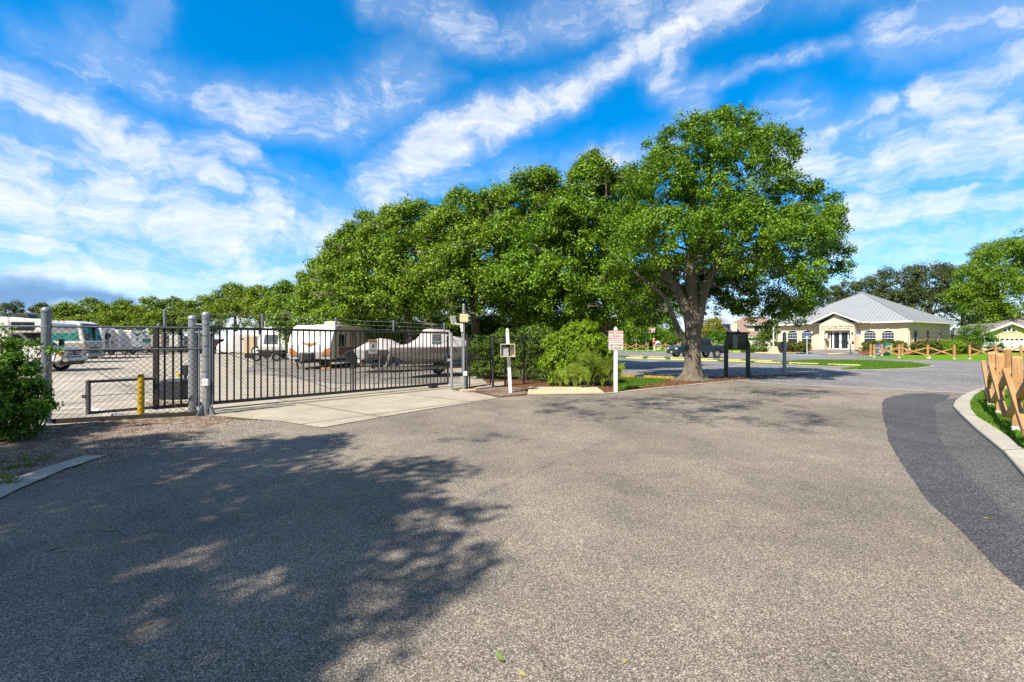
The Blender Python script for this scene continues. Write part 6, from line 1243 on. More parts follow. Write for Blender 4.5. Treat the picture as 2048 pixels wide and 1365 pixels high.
# ------------------------------------------------------------------ houses behind
SHG = paint('tan_shingles', (.30, .215, .16), .9, 0, .18, 5, dirt=.2); SHGG = paint('grey_shingles', (.24, .22, .23), .9, 0, .2, 4, dirt=.2); HW = paint('house_white', (.72, .69, .62), .85, 0, .05, 1); HY = paint('house_yellow', (.66, .55, .33), .85, 0, .06, 1)
def house(name, label, px, Y, w, d, he, rise, rz, wallm, roofm, windows=(), garage=None, cat='house', ridge='y', solar=False, chim=None, z0=.0, hip=0.0):
    p = XZ(px, 683, Y); h = thing(name, label, cat, (p.x, Y, z0), rz, 'houses behind the office grounds'); b = MB(); b.box((0, d / 2, he / 2), (w, d, he))
    if ridge == 'y': b.prism([(-w / 2, he), (w / 2, he), (0, he + rise * .96)], 0, d, 'XZ')
    b.build('wall', wallm, h); b = MB(); o = .45; t = .14
    if ridge == 'y':
        for s in (-1, 1): k = rise / (w / 2); x = s * (w / 2 + o); z = he - o * k; b.add([(x, -o, z), (0, -o, he + rise), (0, d + o, he + rise), (x, d + o, z), (x, -o, z - t), (0, -o, he + rise - t), (0, d + o, he + rise - t), (x, d + o, z - t)], [(0, 1, 2, 3), (7, 6, 5, 4), (0, 4, 5, 1), (2, 6, 7, 3), (0, 3, 7, 4)])
    else:
        k = rise / (d / 2); z = he - o * k; x0, x1 = -w / 2 - o, w / 2 + o; q = hip
        b.add([(x0, -o, z), (x1, -o, z), (x1 - q, d / 2, he + rise), (x0 + q, d / 2, he + rise), (x0, d + o, z), (x1, d + o, z)], [(0, 1, 2, 3), (4, 3, 2, 5), (0, 3, 4), (1, 5, 2)]); b.box((0, d / 2, z - .05), (w + 2 * o, d + 2 * o, .1))
    r = b.build('roof', roofm, h)
    b = MB()
    if ridge == 'y':
        for s in (-1, 1): k = rise / (w / 2); b.bar((s * (w / 2 + o), -o - .03, he - o * k - .08), (s * .02, -o - .03, he + rise - .08), .06, .26)
    else: b.box((0, -o, he - o * rise / (d / 2) - .1), (w + 2 * o, .08, .22))
    b.build('fascia', TRIM, h)
    for x, z, ww, hh in windows:
        b = MB(); b.box((x, -.02, z), (ww + .2, .06, hh + .2)); wo = b.build('window', TRIM, h); b = MB(); b.box((x, -.05, z), (ww, .03, hh)); b.build('pane', GLS, wo)
    if garage:
        x, ww, hh = garage; b = MB()
        for k in range(4): b.box((x, -.04, hh * (k + .5) / 4), (ww, .06, hh / 4 - .03))
        b.box((x, -.01, hh / 2), (ww - .02, .05, hh)); g_ = b.build('garage_door', TRIM, h); b = MB(); nw = max(4, int(ww / .6))
        for k in range(nw): b.prism([(-.2, -.1), (.2, -.1), (.2, .04), (.1, .1), (-.1, .1), (-.2, .04)], -.09, -.075, 'XZ', (x - ww / 2 + (k + .5) * ww / nw, 0, hh * .87))
        b.build('pane', GLS, g_)
    if solar:
        b = MB(); k = rise / (d / 2)
        for j in range(4):
            for i in range(2): 
                x = -w * .18 + j * 1.15; y0 = .9 + i * 1.75; zz = he + y0 * k + .06; b.add([(x, y0, zz), (x + 1.08, y0, zz), (x + 1.08, y0 + 1.68, zz + 1.68 * k), (x, y0 + 1.68, zz + 1.68 * k)], [(0, 1, 2, 3)])
        b.build('solar_panel', mat_glass('solar_glass', (.012, .014, .03), .15), r)
    if chim: b = MB(); b.box((chim, d * .2, he + rise * .55), (1.1, .8, rise * 1.1)); b.build('chimney', HW, r)
    return h
house('house', 'far white-gabled house left of the forked oak trunk', 1350, 100, 5.2, 8, 2.7, 2.4, R(-18), HW, SHG, [(-.2, 1.5, .9, 1.1), (1.6, 1.4, .7, 1.0)])
house('house', 'far tan-roofed house with a solar panel array and a white chimney', 1462, 104, 9.5, 8.5, 2.9, 2.4, R(6), HY, SHG, [(-2.4, 1.6, 1.2, 1.2), (2.6, 1.5, 1.2, 1.2)], None, ridge='x', solar=True, chim=1.6)
house('house', 'far two-storey pale house with a white garage door right of the notice board', 1528, 112, 8.0, 8, 5.6, 1.8, R(4), HW, SHG, [(1.2, 4.4, 1.1, 1.2), (-1.8, 4.4, 1.1, 1.2)], None, ridge='x', hip=2.0)
house('garage_house', 'low far garage wing with a white panelled door before the two-storey house', 1512, 104, 6.4, 6, 2.7, 1.1, R(4), HW, SHG, [], (-.4, 3.8, 2.2), ridge='x', hip=1.5)
house('house', 'yellow gabled house with a long white garage door at the right edge', 2018, 66, 6.8, 6, 2.45, 1.35, R(-6), HY, SHGG, [(-.55, 2.75, .42, .28), (.55, 2.75, .42, .28), (0, 2.95, .3, .5)], (0, 6.0, 1.75), z0=.3)
yh = bpy.data.objects['house.003']; b = MB(); b.box((8.6, 8.2, 1.5), (12, 9, 3.0)); b.build('wall', HY, yh); b = MB(); x0, x1, y0, y1, z = 2.0, 15.2, 3.2, 13.2, 2.95; b.add([(x0, y0, z), (x1, y0, z), (x1 - 5, 8.2, z + 2.6), (x0 + 5, 8.2, z + 2.6), (x0, y1, z), (x1, y1, z)], [(0, 1, 2, 3), (4, 3, 2, 5), (0, 3, 4), (1, 5, 2)]); b.box(((x0 + x1) / 2, 8.2, z - .06), (x1 - x0, 10, .12)); b.build('roof', SHGG, yh)
house('house', 'peak of a pink-roofed house behind the yellow gabled house', 2022, 96, 7, 7, 5.4, 1.8, R(-8), HW, SHG, [(1.0, 4.6, .8, .8)], None, ridge='x', hip=1.5)

# ------------------------------------------------------------------ vehicles
TYRE = paint('tyre_rubber', (.022, .022, .023), .85, 0, .3, 20); RIM = paint('alloy_rim', (.42, .43, .45), .3, .6); DKPL = paint('dark_plastic', (.025, .025, .028), .6); CHR = paint('chrome', (.62, .62, .64), .15, .9); VGL = mat_glass('vehicle_glass', (.012, .018, .022), .03); TLR = paint('tail_lamp_red', (.45, .02, .015), .3); AMB = paint('amber_lens', (.7, .25, .02), .3)
LMP = paint('headlamp_lens', (.62, .64, .64), .12, 0, .05, 3)
def wheel(parent, x, y, r, w=.24, rim=RIM, name='wheel'):
    b = MB(); h = w / 2; b.lathe([(r * .60, -h), (r * .92, -h), (r, -h * .7), (r, h * .7), (r * .92, h), (r * .60, h)], (x, y, r), 24, 'Y'); wl = b.build(name, TYRE, parent, True)
    b = MB(); s = -1 if y < 0 else 1; yy = y + s * h * .8
    b.lathe([(r * .61, -h * .95), (r * .61, h * .95), (r * .55, h * .9), (r * .52, h * .3), (r * .50, -h * .2), (.001, -h * .2)] if False else [(r * .61, -h * .9), (r * .61, h * .9)], (x, y, r), 24, 'Y')
    b.lathe([(r * .58, -.01), (r * .58, .01), (.001, .012)], (x, y + s * h * .35, r), 20, 'Y')
    for k in range(6):
        a = k * PI / 3; b.bar((x + r * .1 * math.cos(a), yy, r + r * .1 * math.sin(a)), (x + r * .56 * math.cos(a), yy, r + r * .56 * math.sin(a)), r * .16, .03)
    b.lathe([(r * .16, -.02), (r * .14, .02)], (x, yy, r), 12, 'Y'); b.build('rim', rim, wl, True); return wl
def loft(b, secs, ring):
    """secs: list of (x, [(y,z)...]) half or full rings joined along x"""
    n = len(secs[0][1]); vs = [(x, y, z) for x, r_ in secs for y, z in r_]; fs = [(i * n + j, i * n + (j + 1) % n, (i + 1) * n + (j + 1) % n, (i + 1) * n + j) for i in range(len(secs) - 1) for j in range(n if ring else n - 1)]
    fs += [tuple(range(n)), tuple((len(secs) - 1) * n + j for j in range(n))]; b.add(vs, fs)
def pickup(label, loc, rz, bodycol, L_=5.3, W_=1.95, H=1.84, name='pickup_truck', cat='pickup truck'):
    v = thing(name, label, cat, loc, rz); pm = paint('paint_' + name + label[:5].replace(' ', ''), bodycol, .25, .2, .06, 2, coat=.8)
    hw = W_ / 2; fx_, rx = L_ / 2, -L_ / 2; ax_f, ax_r = L_ / 2 - .95, -L_ / 2 + 1.15; wr = .39
    def arch(cx): return [(cx + (wr + .09) * math.cos(R(a)), wr + (wr + .09) * math.sin(R(a))) for a in range(180, -1, -20)]
    zb = .42; prof = [(rx, zb + .08), (rx + .35, zb)] + [(x, z) for x, z in arch(ax_r) if z > zb - .01][:] + [(x, z) for x, z in arch(ax_f) if z > zb - .01] + [(fx_ - .25, zb - .05), (fx_ - .02, zb + .02), (fx_, .78), (fx_ - .03, 1.0), (fx_ - .22, 1.09), (.98, 1.17), (-.95, 1.17), (rx + .02, 1.16)]
    b = MB(); b.prism(prof, -hw, hw, 'XZ'); body = b.build('body', pm, v, bevel=.05, seg=3)
    b = MB(); r0 = lambda x, z, y: [(-y, 1.15), (-y * .86, z), (y * .86, z), (y, 1.15)]
    cab = [(1.05, 1.16, hw - .08), (.35, H - .06, hw - .08), (.15, H, hw - .08), (-.75, H, hw - .08), (-.92, H - .05, hw - .08), (-1.05, 1.16, hw - .08)]
    pts = []
    for x, z, y in cab:
        t = (z - 1.15) / (H - 1.15); yy = y - .17 * t; pts.append((x, yy, z))
    nn = len(pts); b.add([(x, -y, z) for x, y, z in pts] + [(x, y, z) for x, y, z in pts], [tuple(range(nn)), tuple(range(2 * nn - 1, nn - 1, -1))] + [(i, nn + i, nn + (i + 1) % nn, (i + 1) % nn) for i in range(nn)]); cb_ = b.build('cab', pm, v, bevel=.04, seg=2)
    for s in (-1, 1):
        for x0, x1, xt0, xt1 in ((.92, .10, .36, .08), (.04, -.92, .04, -.80)):
            b = MB(); y0 = hw - .075; y1 = hw - .075 - .15; z0, z1 = 1.20, H - .10
            b.add([(x0, s * y0, z0), (x1, s * (y0), z0), (xt1, s * (y1), z1), (xt0, s * (y1), z1)], [(0, 1, 2, 3)]); b.build('side_window', VGL, v)
        b = MB(); b.box((fx_ - .12, s * (hw - .28), .87), (.26, .42, .15)); b.build('headlight', LMP, v, bevel=.03)
        b = MB(); b.box((rx + .03, s * (hw - .10), .98), (.10, .18, .30)); b.build('tail_light', TLR, v, bevel=.02)
        b = MB(); b.box((.95, s * (hw + .12), 1.24), (.12, .22, .17)); b.build('mirror', DKPL, v, bevel=.03)
        b = MB(); b.box((-.2, s * (hw + .002), .62), (2.2, .012, .02)); b.box((.06, s * (hw + .004), .85), (.012, .01, .55)); b.box((-.98, s * (hw + .004), .85), (.012, .01, .55)); b.box((-.2, s * (hw + .01), .98), (.14, .03, .03)); b.box((-.85, s * (hw + .01), .98), (.14, .03, .03)); b.build('door_line', DKPL, body)
        for ax in (ax_f, ax_r): wheel(v, ax, s * (hw - .12), wr)
    b = MB(); b.add([(1.08, -hw + .12, 1.19), (1.08, hw - .12, 1.19), (.42, hw - .28, H - .09), (.42, -hw + .28, H - .09)], [(0, 1, 2, 3)]); b.build('windscreen', VGL, v)
    b = MB(); b.box((fx_ + .005, 0, .86), (.04, 1.0, .20)); g_ = b.build('grille', DKPL, v, bevel=.01); b = MB(); b.box((fx_ + .03, 0, .88), (.02, 1.0, .02)); b.lathe([(.07, 0), (.05, .01)], (fx_ + .03, 0, .88), 10, 'X'); b.build('badge', CHR, g_)
    b = MB(); b.box((fx_ + .0, 0, .52), (.14, W_ - .16, .26)); b.build('front_bumper', DKPL, v, bevel=.04); b = MB(); b.box((rx - .05, 0, .58), (.16, W_ - .1, .2)); b.build('rear_bumper', DKPL, v, bevel=.04)
    b = MB(); b.box((fx_ + .075, -.0, .55), (.01, .34, .1)); b.build('number_plate', WH, v)
    return v
tp_ = pickup('dark blue four-door pickup parked behind the oak trunk, facing left', ((19.05 + 16.1) / 2 + .1, 46.3, .02), math.atan2(-.22, -.975), (.012, .035, .06))
p = XZ(436, 683, 62); pickup('red pickup in the storage yard, seen through the gate pickets by the post', (p.x, 62, .01), R(-100), (.55, .02, .03), 5.2, 1.9, 1.85)
# part-hidden white car at the yellow house
p = XZ(1982, 683, 60); pickup('white vehicle parked before the yellow house, half behind the bush', (p.x - .2, 61, .3), R(160), (.7, .7, .7), 5.0, 1.9, 1.9, 'parked_car', 'car')

WV = paint('motorhome_white', (.74, .73, .71), .35, 0, .04, 1.5, dirt=.08, coat=.3); WV2 = paint('motorhome_grey', (.33, .30, .28), .4, 0, .08, 2); TEAL = mat_glass('teal_glass', (.03, .16, .15), .06); CREAM = paint('trailer_beige', (.62, .53, .38), .5, 0, .05, 1.2, dirt=.12); CH2 = paint('van_silver', (.5, .5, .5), .35, .3)
U = R(17)
def round_box(b, x0, x1, w, z0, z1, r=.25, front=0.0):
    pr = [(x0 + r, z0), (x1, z0), (x1 + front, z0 + (z1 - z0) * .45), (x1 + front * .6, z1 - r * 1.1), (x1 - r * .8, z1)] if front else [(x0, z0), (x1, z0), (x1, z1 - r), (x1 - r, z1)]
    pr += [(x0 + r, z1), (x0, z1 - r), (x0, z0)] if not front else [(x0 + r, z1), (x0, z1 - r), (x0, z0 + .1)]
    out = []
    for q in pr:
        if not out or (abs(out[-1][0] - q[0]) + abs(out[-1][1] - q[1])) > 1e-4: out.append(q)
    if (abs(out[0][0] - out[-1][0]) + abs(out[0][1] - out[-1][1])) < 1e-4: out.pop()
    b.prism(out, -w / 2, w / 2, 'XZ')
# class C motorhome
fr = G(126, 745); v = thing('motorhome', 'white motorhome with a truck cab and an overhead bunk, behind the left fence', 'motorhome', (fr.x - .25, fr.y + .95, .01), U)
# local: +x heading, front bumper near x=0
b = MB(); round_box(b, -9.2, -2.1, 2.45, .55, 2.80, .14); b.prism([(-2.1, 1.98), (-.55, 2.03), (-.36, 2.15), (-.42, 2.50), (-.9, 2.68), (-2.1, 2.80)], -1.22, 1.22, 'XZ'); bd = b.build('body', WV, v, bevel=.07, seg=3)
b = MB(); b.prism([(-2.6, .55), (-.35, .50), (-.1, .62), (-.06, 1.10), (-.45, 1.24), (-1.15, 1.32), (-1.85, 2.02), (-2.6, 2.05)], -.98, .98, 'XZ'); b.build('cab', WV, v, bevel=.07, seg=3)
b = MB(); b.add([(-1.18, -.86, 1.34), (-1.18, .86, 1.34), (-1.78, .80, 1.96), (-1.78, -.80, 1.96)], [(0, 1, 2, 3)], Matrix.Translation((.02, 0, .02))); b.build('windscreen', VGL, v)
for s in (-1, 1):
    b = MB(); b.add([(-1.35, s * .99, 1.36), (-2.25, s * .99, 1.36), (-2.25, s * .99, 1.92), (-1.85, s * .99, 1.92)], [(0, 1, 2, 3)]); b.build('side_window', VGL, v)
    b = MB(); b.box((-.09, s * .76, .93), (.16, .32, .30)); b.build('headlight', LMP, v, bevel=.03); b = MB(); b.box((-.16, s * .96, .93), (.2, .08, .2)); b.build('turn_signal', AMB, v, bevel=.02)
    b = MB(); b.box((-1.2, s * 1.3, 1.5), (.16, .3, .38)); b.build('mirror', DKPL, v, bevel=.04)
    wheel(v, -1.0, s * .86, .39, .26); wheel(v, -6.4, s * .98, .39, .3)
b = MB(); b.box((-.03, 0, .95), (.08, 1.08, .34)); g_ = b.build('grille', CHR, v, bevel=.02); b = MB()
for k in range(3): b.box((.02, 0, .86 + k * .09), (.02, .98, .05))
b.build('grille_slot', DKPL, g_); b = MB(); b.lathe([(.11, -.01), (.09, .012)], (.035, 0, .95), 14, 'X'); b.build('badge', paint('oval_blue', (.02, .06, .2), .3), g_)
b = MB(); b.box((.06, 0, .62), (.22, 2.0, .22)); b.build('front_bumper', CHR, v, bevel=.05); b = MB(); b.box((-.1, 0, .42), (.3, 1.7, .18)); b.build('air_dam', DKPL, v)
def rvwin(v, x0, x1, z0, z1, y=-1.227, mat=VGL, s=-1):
    b = MB(); b.box(((x0 + x1) / 2, y, (z0 + z1) / 2), (x1 - x0, .03, z1 - z0)); w_ = b.build('window', DKPL, v, bevel=.03)
    for k in range(2): b = MB(); xm = x0 + (x1 - x0) * (k + .5) / 2; b.box((xm, y + s * .012, (z0 + z1) / 2), ((x1 - x0) / 2 - .07, .014, z1 - z0 - .1)); b.build('pane', mat, w_)
rvwin(v, -2.05, -1.1, 2.12, 2.55); rvwin(v, -4.6, -3.6, 1.75, 2.4); rvwin(v, -6.6, -5.2, 1.7, 2.5); rvwin(v, -8.7, -7.6, 1.8, 2.5)
b = MB(); b.box((-3.4, -1.232, .9), (2.9, .01, .08)); b.box((-6, -1.232, 1.1), (6.0, .01, .10)); b.build('stripe', paint('grey_stripe', (.25, .25, .27), .5), v)
text('MONTECRISTO', .2, (-.345, .1, 2.32), R(90), paint('faded_red_letters', (.55, .22, .18), .6), v)
b = MB(); b.prism([(-2.6, 2.79), (-1.7, 2.79), (-1.85, 3.0), (-2.3, 3.05)], -.35, .35, 'XZ'); b.build('roof_air_conditioner', DKPL, v, bevel=.04); b = MB(); b.tube([(-9, -1.28, 2.66), (-2.9, -1.28, 2.66)], .06, 8); b.box((-2.9, -1.27, 2.25), (.06, .06, .9)); b.build('awning', WH, v)
b = MB()
for k in range(3): b.box((-.72, -.5 + .5 * k, 2.65), (.06, .08, .05))
b.build('marker_lamp', AMB, v)
# class A motorhome with teal glass
fr = G(171, 727); v = thing('motorhome', 'grey and white bus-fronted motorhome with green sunshades behind its glass', 'motorhome', (fr.x - .37, fr.y + 1.2, .01), U)
b = MB(); b.prism([(-10.5, .45), (-.15, .45), (0, .9), (-.05, 1.55), (-.30, 2.9), (-.7, 3.05), (-10.5, 3.05)], -1.25, 1.25, 'XZ'); b.build('body', [WV], v, bevel=.1, seg=3)
b = MB(); b.prism([(-10.4, .5), (-.12, .5), (.03, .9), (-.02, 1.52), (-10.4, 1.52)], -1.262, 1.262, 'XZ'); b.build('lower_panel', WV2, v, bevel=.08)
b = MB(); b.add([(-.03, -1.12, 1.62), (-.03, 1.12, 1.62), (-.245, 1.08, 2.62), (-.245, -1.08, 2.62)], [(0, 1, 2, 3)], Matrix.Translation((.03, 0, 0))); w_ = b.build('windscreen', TEAL, v); b = MB(); b.box((-.1, 0, 2.1), (.3, .04, 1.0)); b.build('centre_bar', DKPL, w_)
b = MB(); b.box((-.22, 0, 2.74), (.12, 2.2, .2)); b.build('sun_visor', DKPL, v, bevel=.03)
b = MB(); b.add([(-.35, -1.27, 1.62), (-2.6, -1.27, 1.62), (-2.6, -1.27, 2.0), (-.9, -1.27, 2.45), (-.5, -1.27, 2.45)], [(0, 1, 2, 3, 4)]); b.build('side_window', TEAL, v)
for s in (-1, 1):
    b = MB(); b.box((.02, s * .95, .95), (.08, .4, .22)); b.build('headlight', LMP, v, bevel=.03); b = MB(); b.box((.18, s * 1.35, 1.95), (.16, .22, .5)); b.build('mirror', DKPL, v, bevel=.04); wheel(v, -2.0, s * 1.08, .45, .3); wheel(v, -7.6, s * 1.08, .45, .3)
b = MB(); b.box((.03, 0, .95), (.05, 1.2, .35)); b.build('grille', DKPL, v, bevel=.02); b = MB(); b.box((.08, 0, .55), (.2, 2.4, .3)); b.build('front_bumper', paint('grey_bumper', (.3, .3, .3), .5), v, bevel=.06)
text('SUNDANCER', .18, (-2.2, -1.285, 2.62), 0, paint('faded_red_letters', (.5, .2, .2)), v) if False else None
b = MB(); b.box((-4, 0, 3.14), (1, .7, .2)); b.build('roof_air_conditioner', WH, v, bevel=.05)

def back_trailer(label, px0, px1, ptop, Y, rz, body, L_=7.5, zb=.75, deco=None, win=None, name='travel_trailer', cat='trailer', lights=True):
    """box trailer whose near end faces us; near end spans px0..px1"""
    w = 2.42; H = CH + (CY - ptop) / F * Y; c = XZ((px0 + px1) / 2, 683, Y); v = thing(name, label, cat, (c.x, Y, .01), rz)
    b = MB(); b.prism([(0, zb), (L_, zb), (L_, H - .2), (L_ - .25, H), (.2, H), (0, H - .15)], -w / 2, w / 2, 'YZ') if False else b.add([], [])
    b.box((0, L_ / 2, (zb + H) / 2), (w, L_, H - zb)); b.build('body', body, v, bevel=.08, seg=3)
    b = MB(); b.box((0, L_ / 2, zb - .12), (w * .8, L_, .14)); b.build('chassis', DKPL, v)
    for s in (-1, 1):
        b = MB(); r = .34; b.lathe([(r * .6, -.1), (r, -.1), (r, .1), (r * .6, .1)], (s * (w / 2 - .15), L_ * .55, r), 18, 'X'); wl = b.build('wheel', TYRE, v, True); b = MB(); b.lathe([(r * .6, -.08), (r * .58, .08), (.001, .08)], (s * (w / 2 - .15), L_ * .55, r), 14, 'X'); b.build('rim', RIM, wl)
        if lights: b = MB(); b.box((s * (w / 2 - .22), -.02, zb + .55), (.14, .04, .12)); b.build('tail_light', TLR, v)
        b = MB(); b.bar((s * (w / 2 - .3), .3, zb - .1), (s * (w / 2 - .3), .3, .05), .05); b.box((s * (w / 2 - .3), .3, .03), (.2, .2, .05)); b.build('stabiliser', GALVL, v)
    if win: x, z, ww, hh = win; b = MB(); b.box((x, -.015, z), (ww, .04, hh)); w_ = b.build('window', DKPL, v, bevel=.02); b = MB(); b.box((x, -.038, z), (ww - .1, .01, hh - .1)); b.build('pane', VGL, w_)
    return v, w, H
v, w, H = back_trailer('white fifth-wheel trailer with a small dark window and ladder, beside the motorhomes', 202, 234, 657, 44, R(107), WV, 8, .9, win=(.05, 2.05, .5, .35))
b = MB()
for s in (-.5, -.2): b.bar((s, -.06, .95), (s, -.06, H - .1), .03)
for k in range(6): b.bar((-.5, -.06, 1.1 + k * .3), (-.2, -.06, 1.1 + k * .3), .025)
b.build('ladder', DKPL, v)
for s in (-1, 1): b = MB(); b.add([(s * .7, -.012, 1.0), (s * .15, -.012, 1.5), (s * .7, -.012, 1.75)], [(0, 1, 2)]); b.build('swoosh', paint('grey_swoosh', (.28, .30, .34), .5), v)
v, w, H = back_trailer('white box trailer with a pale blue door, right of the fifth-wheel trailer', 235, 265, 661, 46, R(107), WV, 7, .8, lights=False)
b = MB(); b.box((.22, -.015, 1.75), (w - .5, .03, 1.7)); b.build('rear_door', paint('pale_blue_panel', (.58, .63, .72), .5), v)
v, w, H = back_trailer('white trailer with a dark grey arrow pattern on its end wall', 266, 283, 662, 47, R(107), WV, 7, .8, lights=False); b = MB()
b.mat(0)
b.add([(-w / 2 + .05, -.012, H - .2), (0, -.012, H - .6), (w / 2 - .05, -.012, H - .2), (0, -.012, H - .35)], [(0, 1, 2, 3)]); b.add([(-.2, -.012, 1.9), (.2, -.012, 1.9), (0, -.012, 1.45)], [(0, 1, 2)]); b.add([(-w / 2 + .03, -.012, 1.1), (-w / 2 + .3, -.012, .85), (w / 2 - .3, -.012, .85), (w / 2 - .03, -.012, 1.1), (0, -.012, .95)], [(0, 1, 4), (1, 2, 4), (2, 3, 4)]); b.build('arrow_graphic', paint('charcoal_graphic', (.06, .06, .07), .5), v)
v, w, H = back_trailer('small motorhome front with a green windscreen, beyond the arrow-pattern trailer', 284, 303, 669, 56, R(107), WV, 7, .7, name='motorhome', cat='motorhome', lights=False); b = MB(); b.box((-.05, -.02, 1.62), (w - .35, .04, .42)); b.build('windscreen', TEAL, v); b = MB(); b.box((-.2, -.02, 2.15), (.5, .03, .3)); b.build('graphic', WV2, v)
v, w, H = back_trailer('pinkish box trailer seen between the gate tail pickets', 318, 345, 671, 60, R(107), paint('faded_pink_panel', (.52, .42, .36), .6), 7, .9, lights=True, win=(.35, 2.0, .4, .2)); b = MB(); b.box((.0, -.01, 1.55), (.04, .02, 1.5)); b.build('door_seam', DKPL, v)

v, w, H = back_trailer('plain white trailer between the pink box trailer and the guide post', 352, 374, 672, 66, R(107), WV, 7, .8, lights=True, win=(.2, 1.9, .6, .3))
v, w, H = back_trailer('white trailer showing just right of the front gate post', 410, 424, 674, 72, R(100), WV, 6, .8, lights=True, win=(.2, 1.8, .5, .3))

# beige and white travel trailer close behind the gate
c = XZ(621, 683, 27.6); v = thing('travel_trailer', 'white-nosed travel trailer with orange swoosh graphics and beige sides', 'trailer', (c.x, 27.6, .01), R(-1.5))
w = 2.46; H = 2.52; L_ = 8.2
b = MB(); pr = [(0, .55), (-.12, .95), (-.10, 1.35), (.10, 1.85), (.55, H - .12), (.95, H)]; b.prism([(y, z) for y, z in pr] + [(L_ - .2, H - .0), (L_, H - .2), (L_, .55)], -w / 2 + .02, w / 2 - .02, 'YZ'); bd = b.build('body', CREAM, v, bevel=.05)
b = MB(); b.prism([(y - .02, z) for y, z in pr] + [(1.0, H + .01), (.62, H - .3), (.28, 1.7), (.32, .55)], -w / 2, w / 2, 'YZ'); cap = b.build('front_cap', WV, v, bevel=.06, seg=3)
ORW = paint('burnt_orange_graphic', (.50, .17, .05), .5, 0, .12, 6); BRG = paint('brown_graphic', (.24, .075, .035), .5, 0, .15, 4); YLG = paint('yellow_graphic', (.62, .36, .03), .5)
for s in (-1, 1):
    b = MB(); yb = -.145; b.add([(s * 1.16, yb, .80), (s * .62, yb, .80), (s * .86, yb, 1.10), (s * 1.16, yb, 1.22)], [(0, 1, 2, 3)]); b.build('corner_swoosh', ORW, cap)
b = MB(); b.add([(-.5, -.15, 1.47), (0, -.17, 1.38), (.5, -.15, 1.47), (.42, -.15, 1.53), (0, -.14, 1.48), (-.42, -.15, 1.53)], [(0, 1, 4, 5), (1, 2, 3, 4)]); b.add([(-.1, -.16, 1.32), (.1, -.16, 1.32), (.18, -.155, 1.37), (-.18, -.155, 1.37)], [(0, 1, 2, 3)]); b.build('wing_emblem', ORW, cap)
b = MB(); b.box((w / 2 - .012, 4.6, .98), (.014, 7.0, .42)); b.build('brown_band', BRG, v); b = MB(); b.box((w / 2 - .008, 4.6, .765), (.014, 7.0, .03)); b.build('yellow_line', YLG, v)
b = MB(); b.box((w / 2 - .01, 1.5, 1.62), (.03, .85, .72)); w_ = b.build('window', DKPL, v, bevel=.08, seg=3); b = MB(); b.box((w / 2 + .006, 1.42, 1.62), (.012, .55, .6)); b.build('pane', VGL, w_); b = MB(); b.box((w / 2 - .005, 3.9, 1.78), (.03, .22, .2)); b.build('vent', DKPL, v)
b = MB(); b.box((.25, 2.6, H + .13), (.75, .95, .28)); b.build('roof_air_conditioner', WH, v, bevel=.09, seg=3); b = MB(); b.box((.1, 1.7, H + .02), (.9, .5, .07)); b.box((-.1, 4.6, H + .03), (.4, .4, .1)); b.build('roof_vent', WH, v, bevel=.02)
b = MB(); b.box((0, L_ / 2, .46), (1.9, L_ - .2, .12)); b.bar((-.7, .2, .44), (0, -1.25, .42), .09); b.bar((.7, .2, .44), (0, -1.25, .42), .09); b.build('chassis', DKPL, v)
b = MB(); b.tube([(0, -1.1, .98), (0, -1.1, .12)], .035, 8); b.box((0, -1.1, .06), (.16, .16, .04)); b.build('tongue_jack', GALVL, v, True)
b = MB()
for s in (-.18, .18): b.lathe([(.15, .5), (.16, .55), (.16, .88), (.13, .97), (.05, 1.02), (.0005, 1.03)], (s, -.45, 0), 14)
b.build('gas_bottle', WH, v, True); b = MB(); b.box((0, -.45, .72), (.75, .4, .42)); b.build('bottle_cover', DKPL, v, bevel=.06)
for x in (-w / 2 + .12, w / 2 - .12):
    for yy in (4.2, 5.05):
        b = MB(); r = .34; b.lathe([(r * .6, -.1), (r, -.1), (r, .1), (r * .6, .1)], (x, yy, r), 18, 'X'); wl = b.build('wheel', TYRE, v, True); b = MB(); b.lathe([(r * .6, -.08), (r * .58, .08), (.001, .08)], (x, yy, r), 14, 'X'); b.build('rim', RIM, wl)
for s in (-1, 1): b = MB(); b.bar((s * .95, .35, .45), (s * .95, .35, .08), .05); b.box((s * .95, .35, .045), (.22, .22, .08)); b.build('stabiliser', paint('timber_block', (.45, .25, .10), .8), v)
b = MB(); b.box((.99, -.6, .06), (.24, .12, .1)); o = b.build('wheel_chock', paint('orange_chock', (.75, .30, .03), .6), bevel=.02); o.location = (c.x, 27.6, .01); tag(o, 'orange chock lying before the beige travel trailer', 'chock')

# white trailer with green stripes beyond it
c = XZ(546, 683, 41); v = thing('travel_trailer', 'white-nosed trailer with green stripes on a grey side, left of the beige one', 'trailer', (c.x, 41, .01), R(-1)); w = 2.44; H = 2.75; L_ = 7.5
b = MB(); pr = [(0, .8), (-.1, 1.1), (-.06, 1.5), (.12, 2.1), (.5, H - .1), (.8, H)]; b.prism(pr + [(L_, H), (L_, .8)], -w / 2 + .02, w / 2 - .02, 'YZ'); b.build('body', paint('trailer_grey', (.38, .40, .42), .5), v, bevel=.05); b = MB(); b.prism([(y - .02, z) for y, z in pr] + [(.9, H + .01), (.5, 2.0), (.5, .8)], -w / 2, w / 2, 'YZ'); cap = b.build('front_cap', WV, v, bevel=.1, seg=3)
b = MB(); b.add([(-.75, -.13, 1.35), (.45, -.13, 1.35), (.45, .09, 2.12), (-.75, .09, 2.12)], [(0, 1, 2, 3)]); b.build('front_window', mat_glass('smoked_panel', (.05, .06, .07), .2), cap)
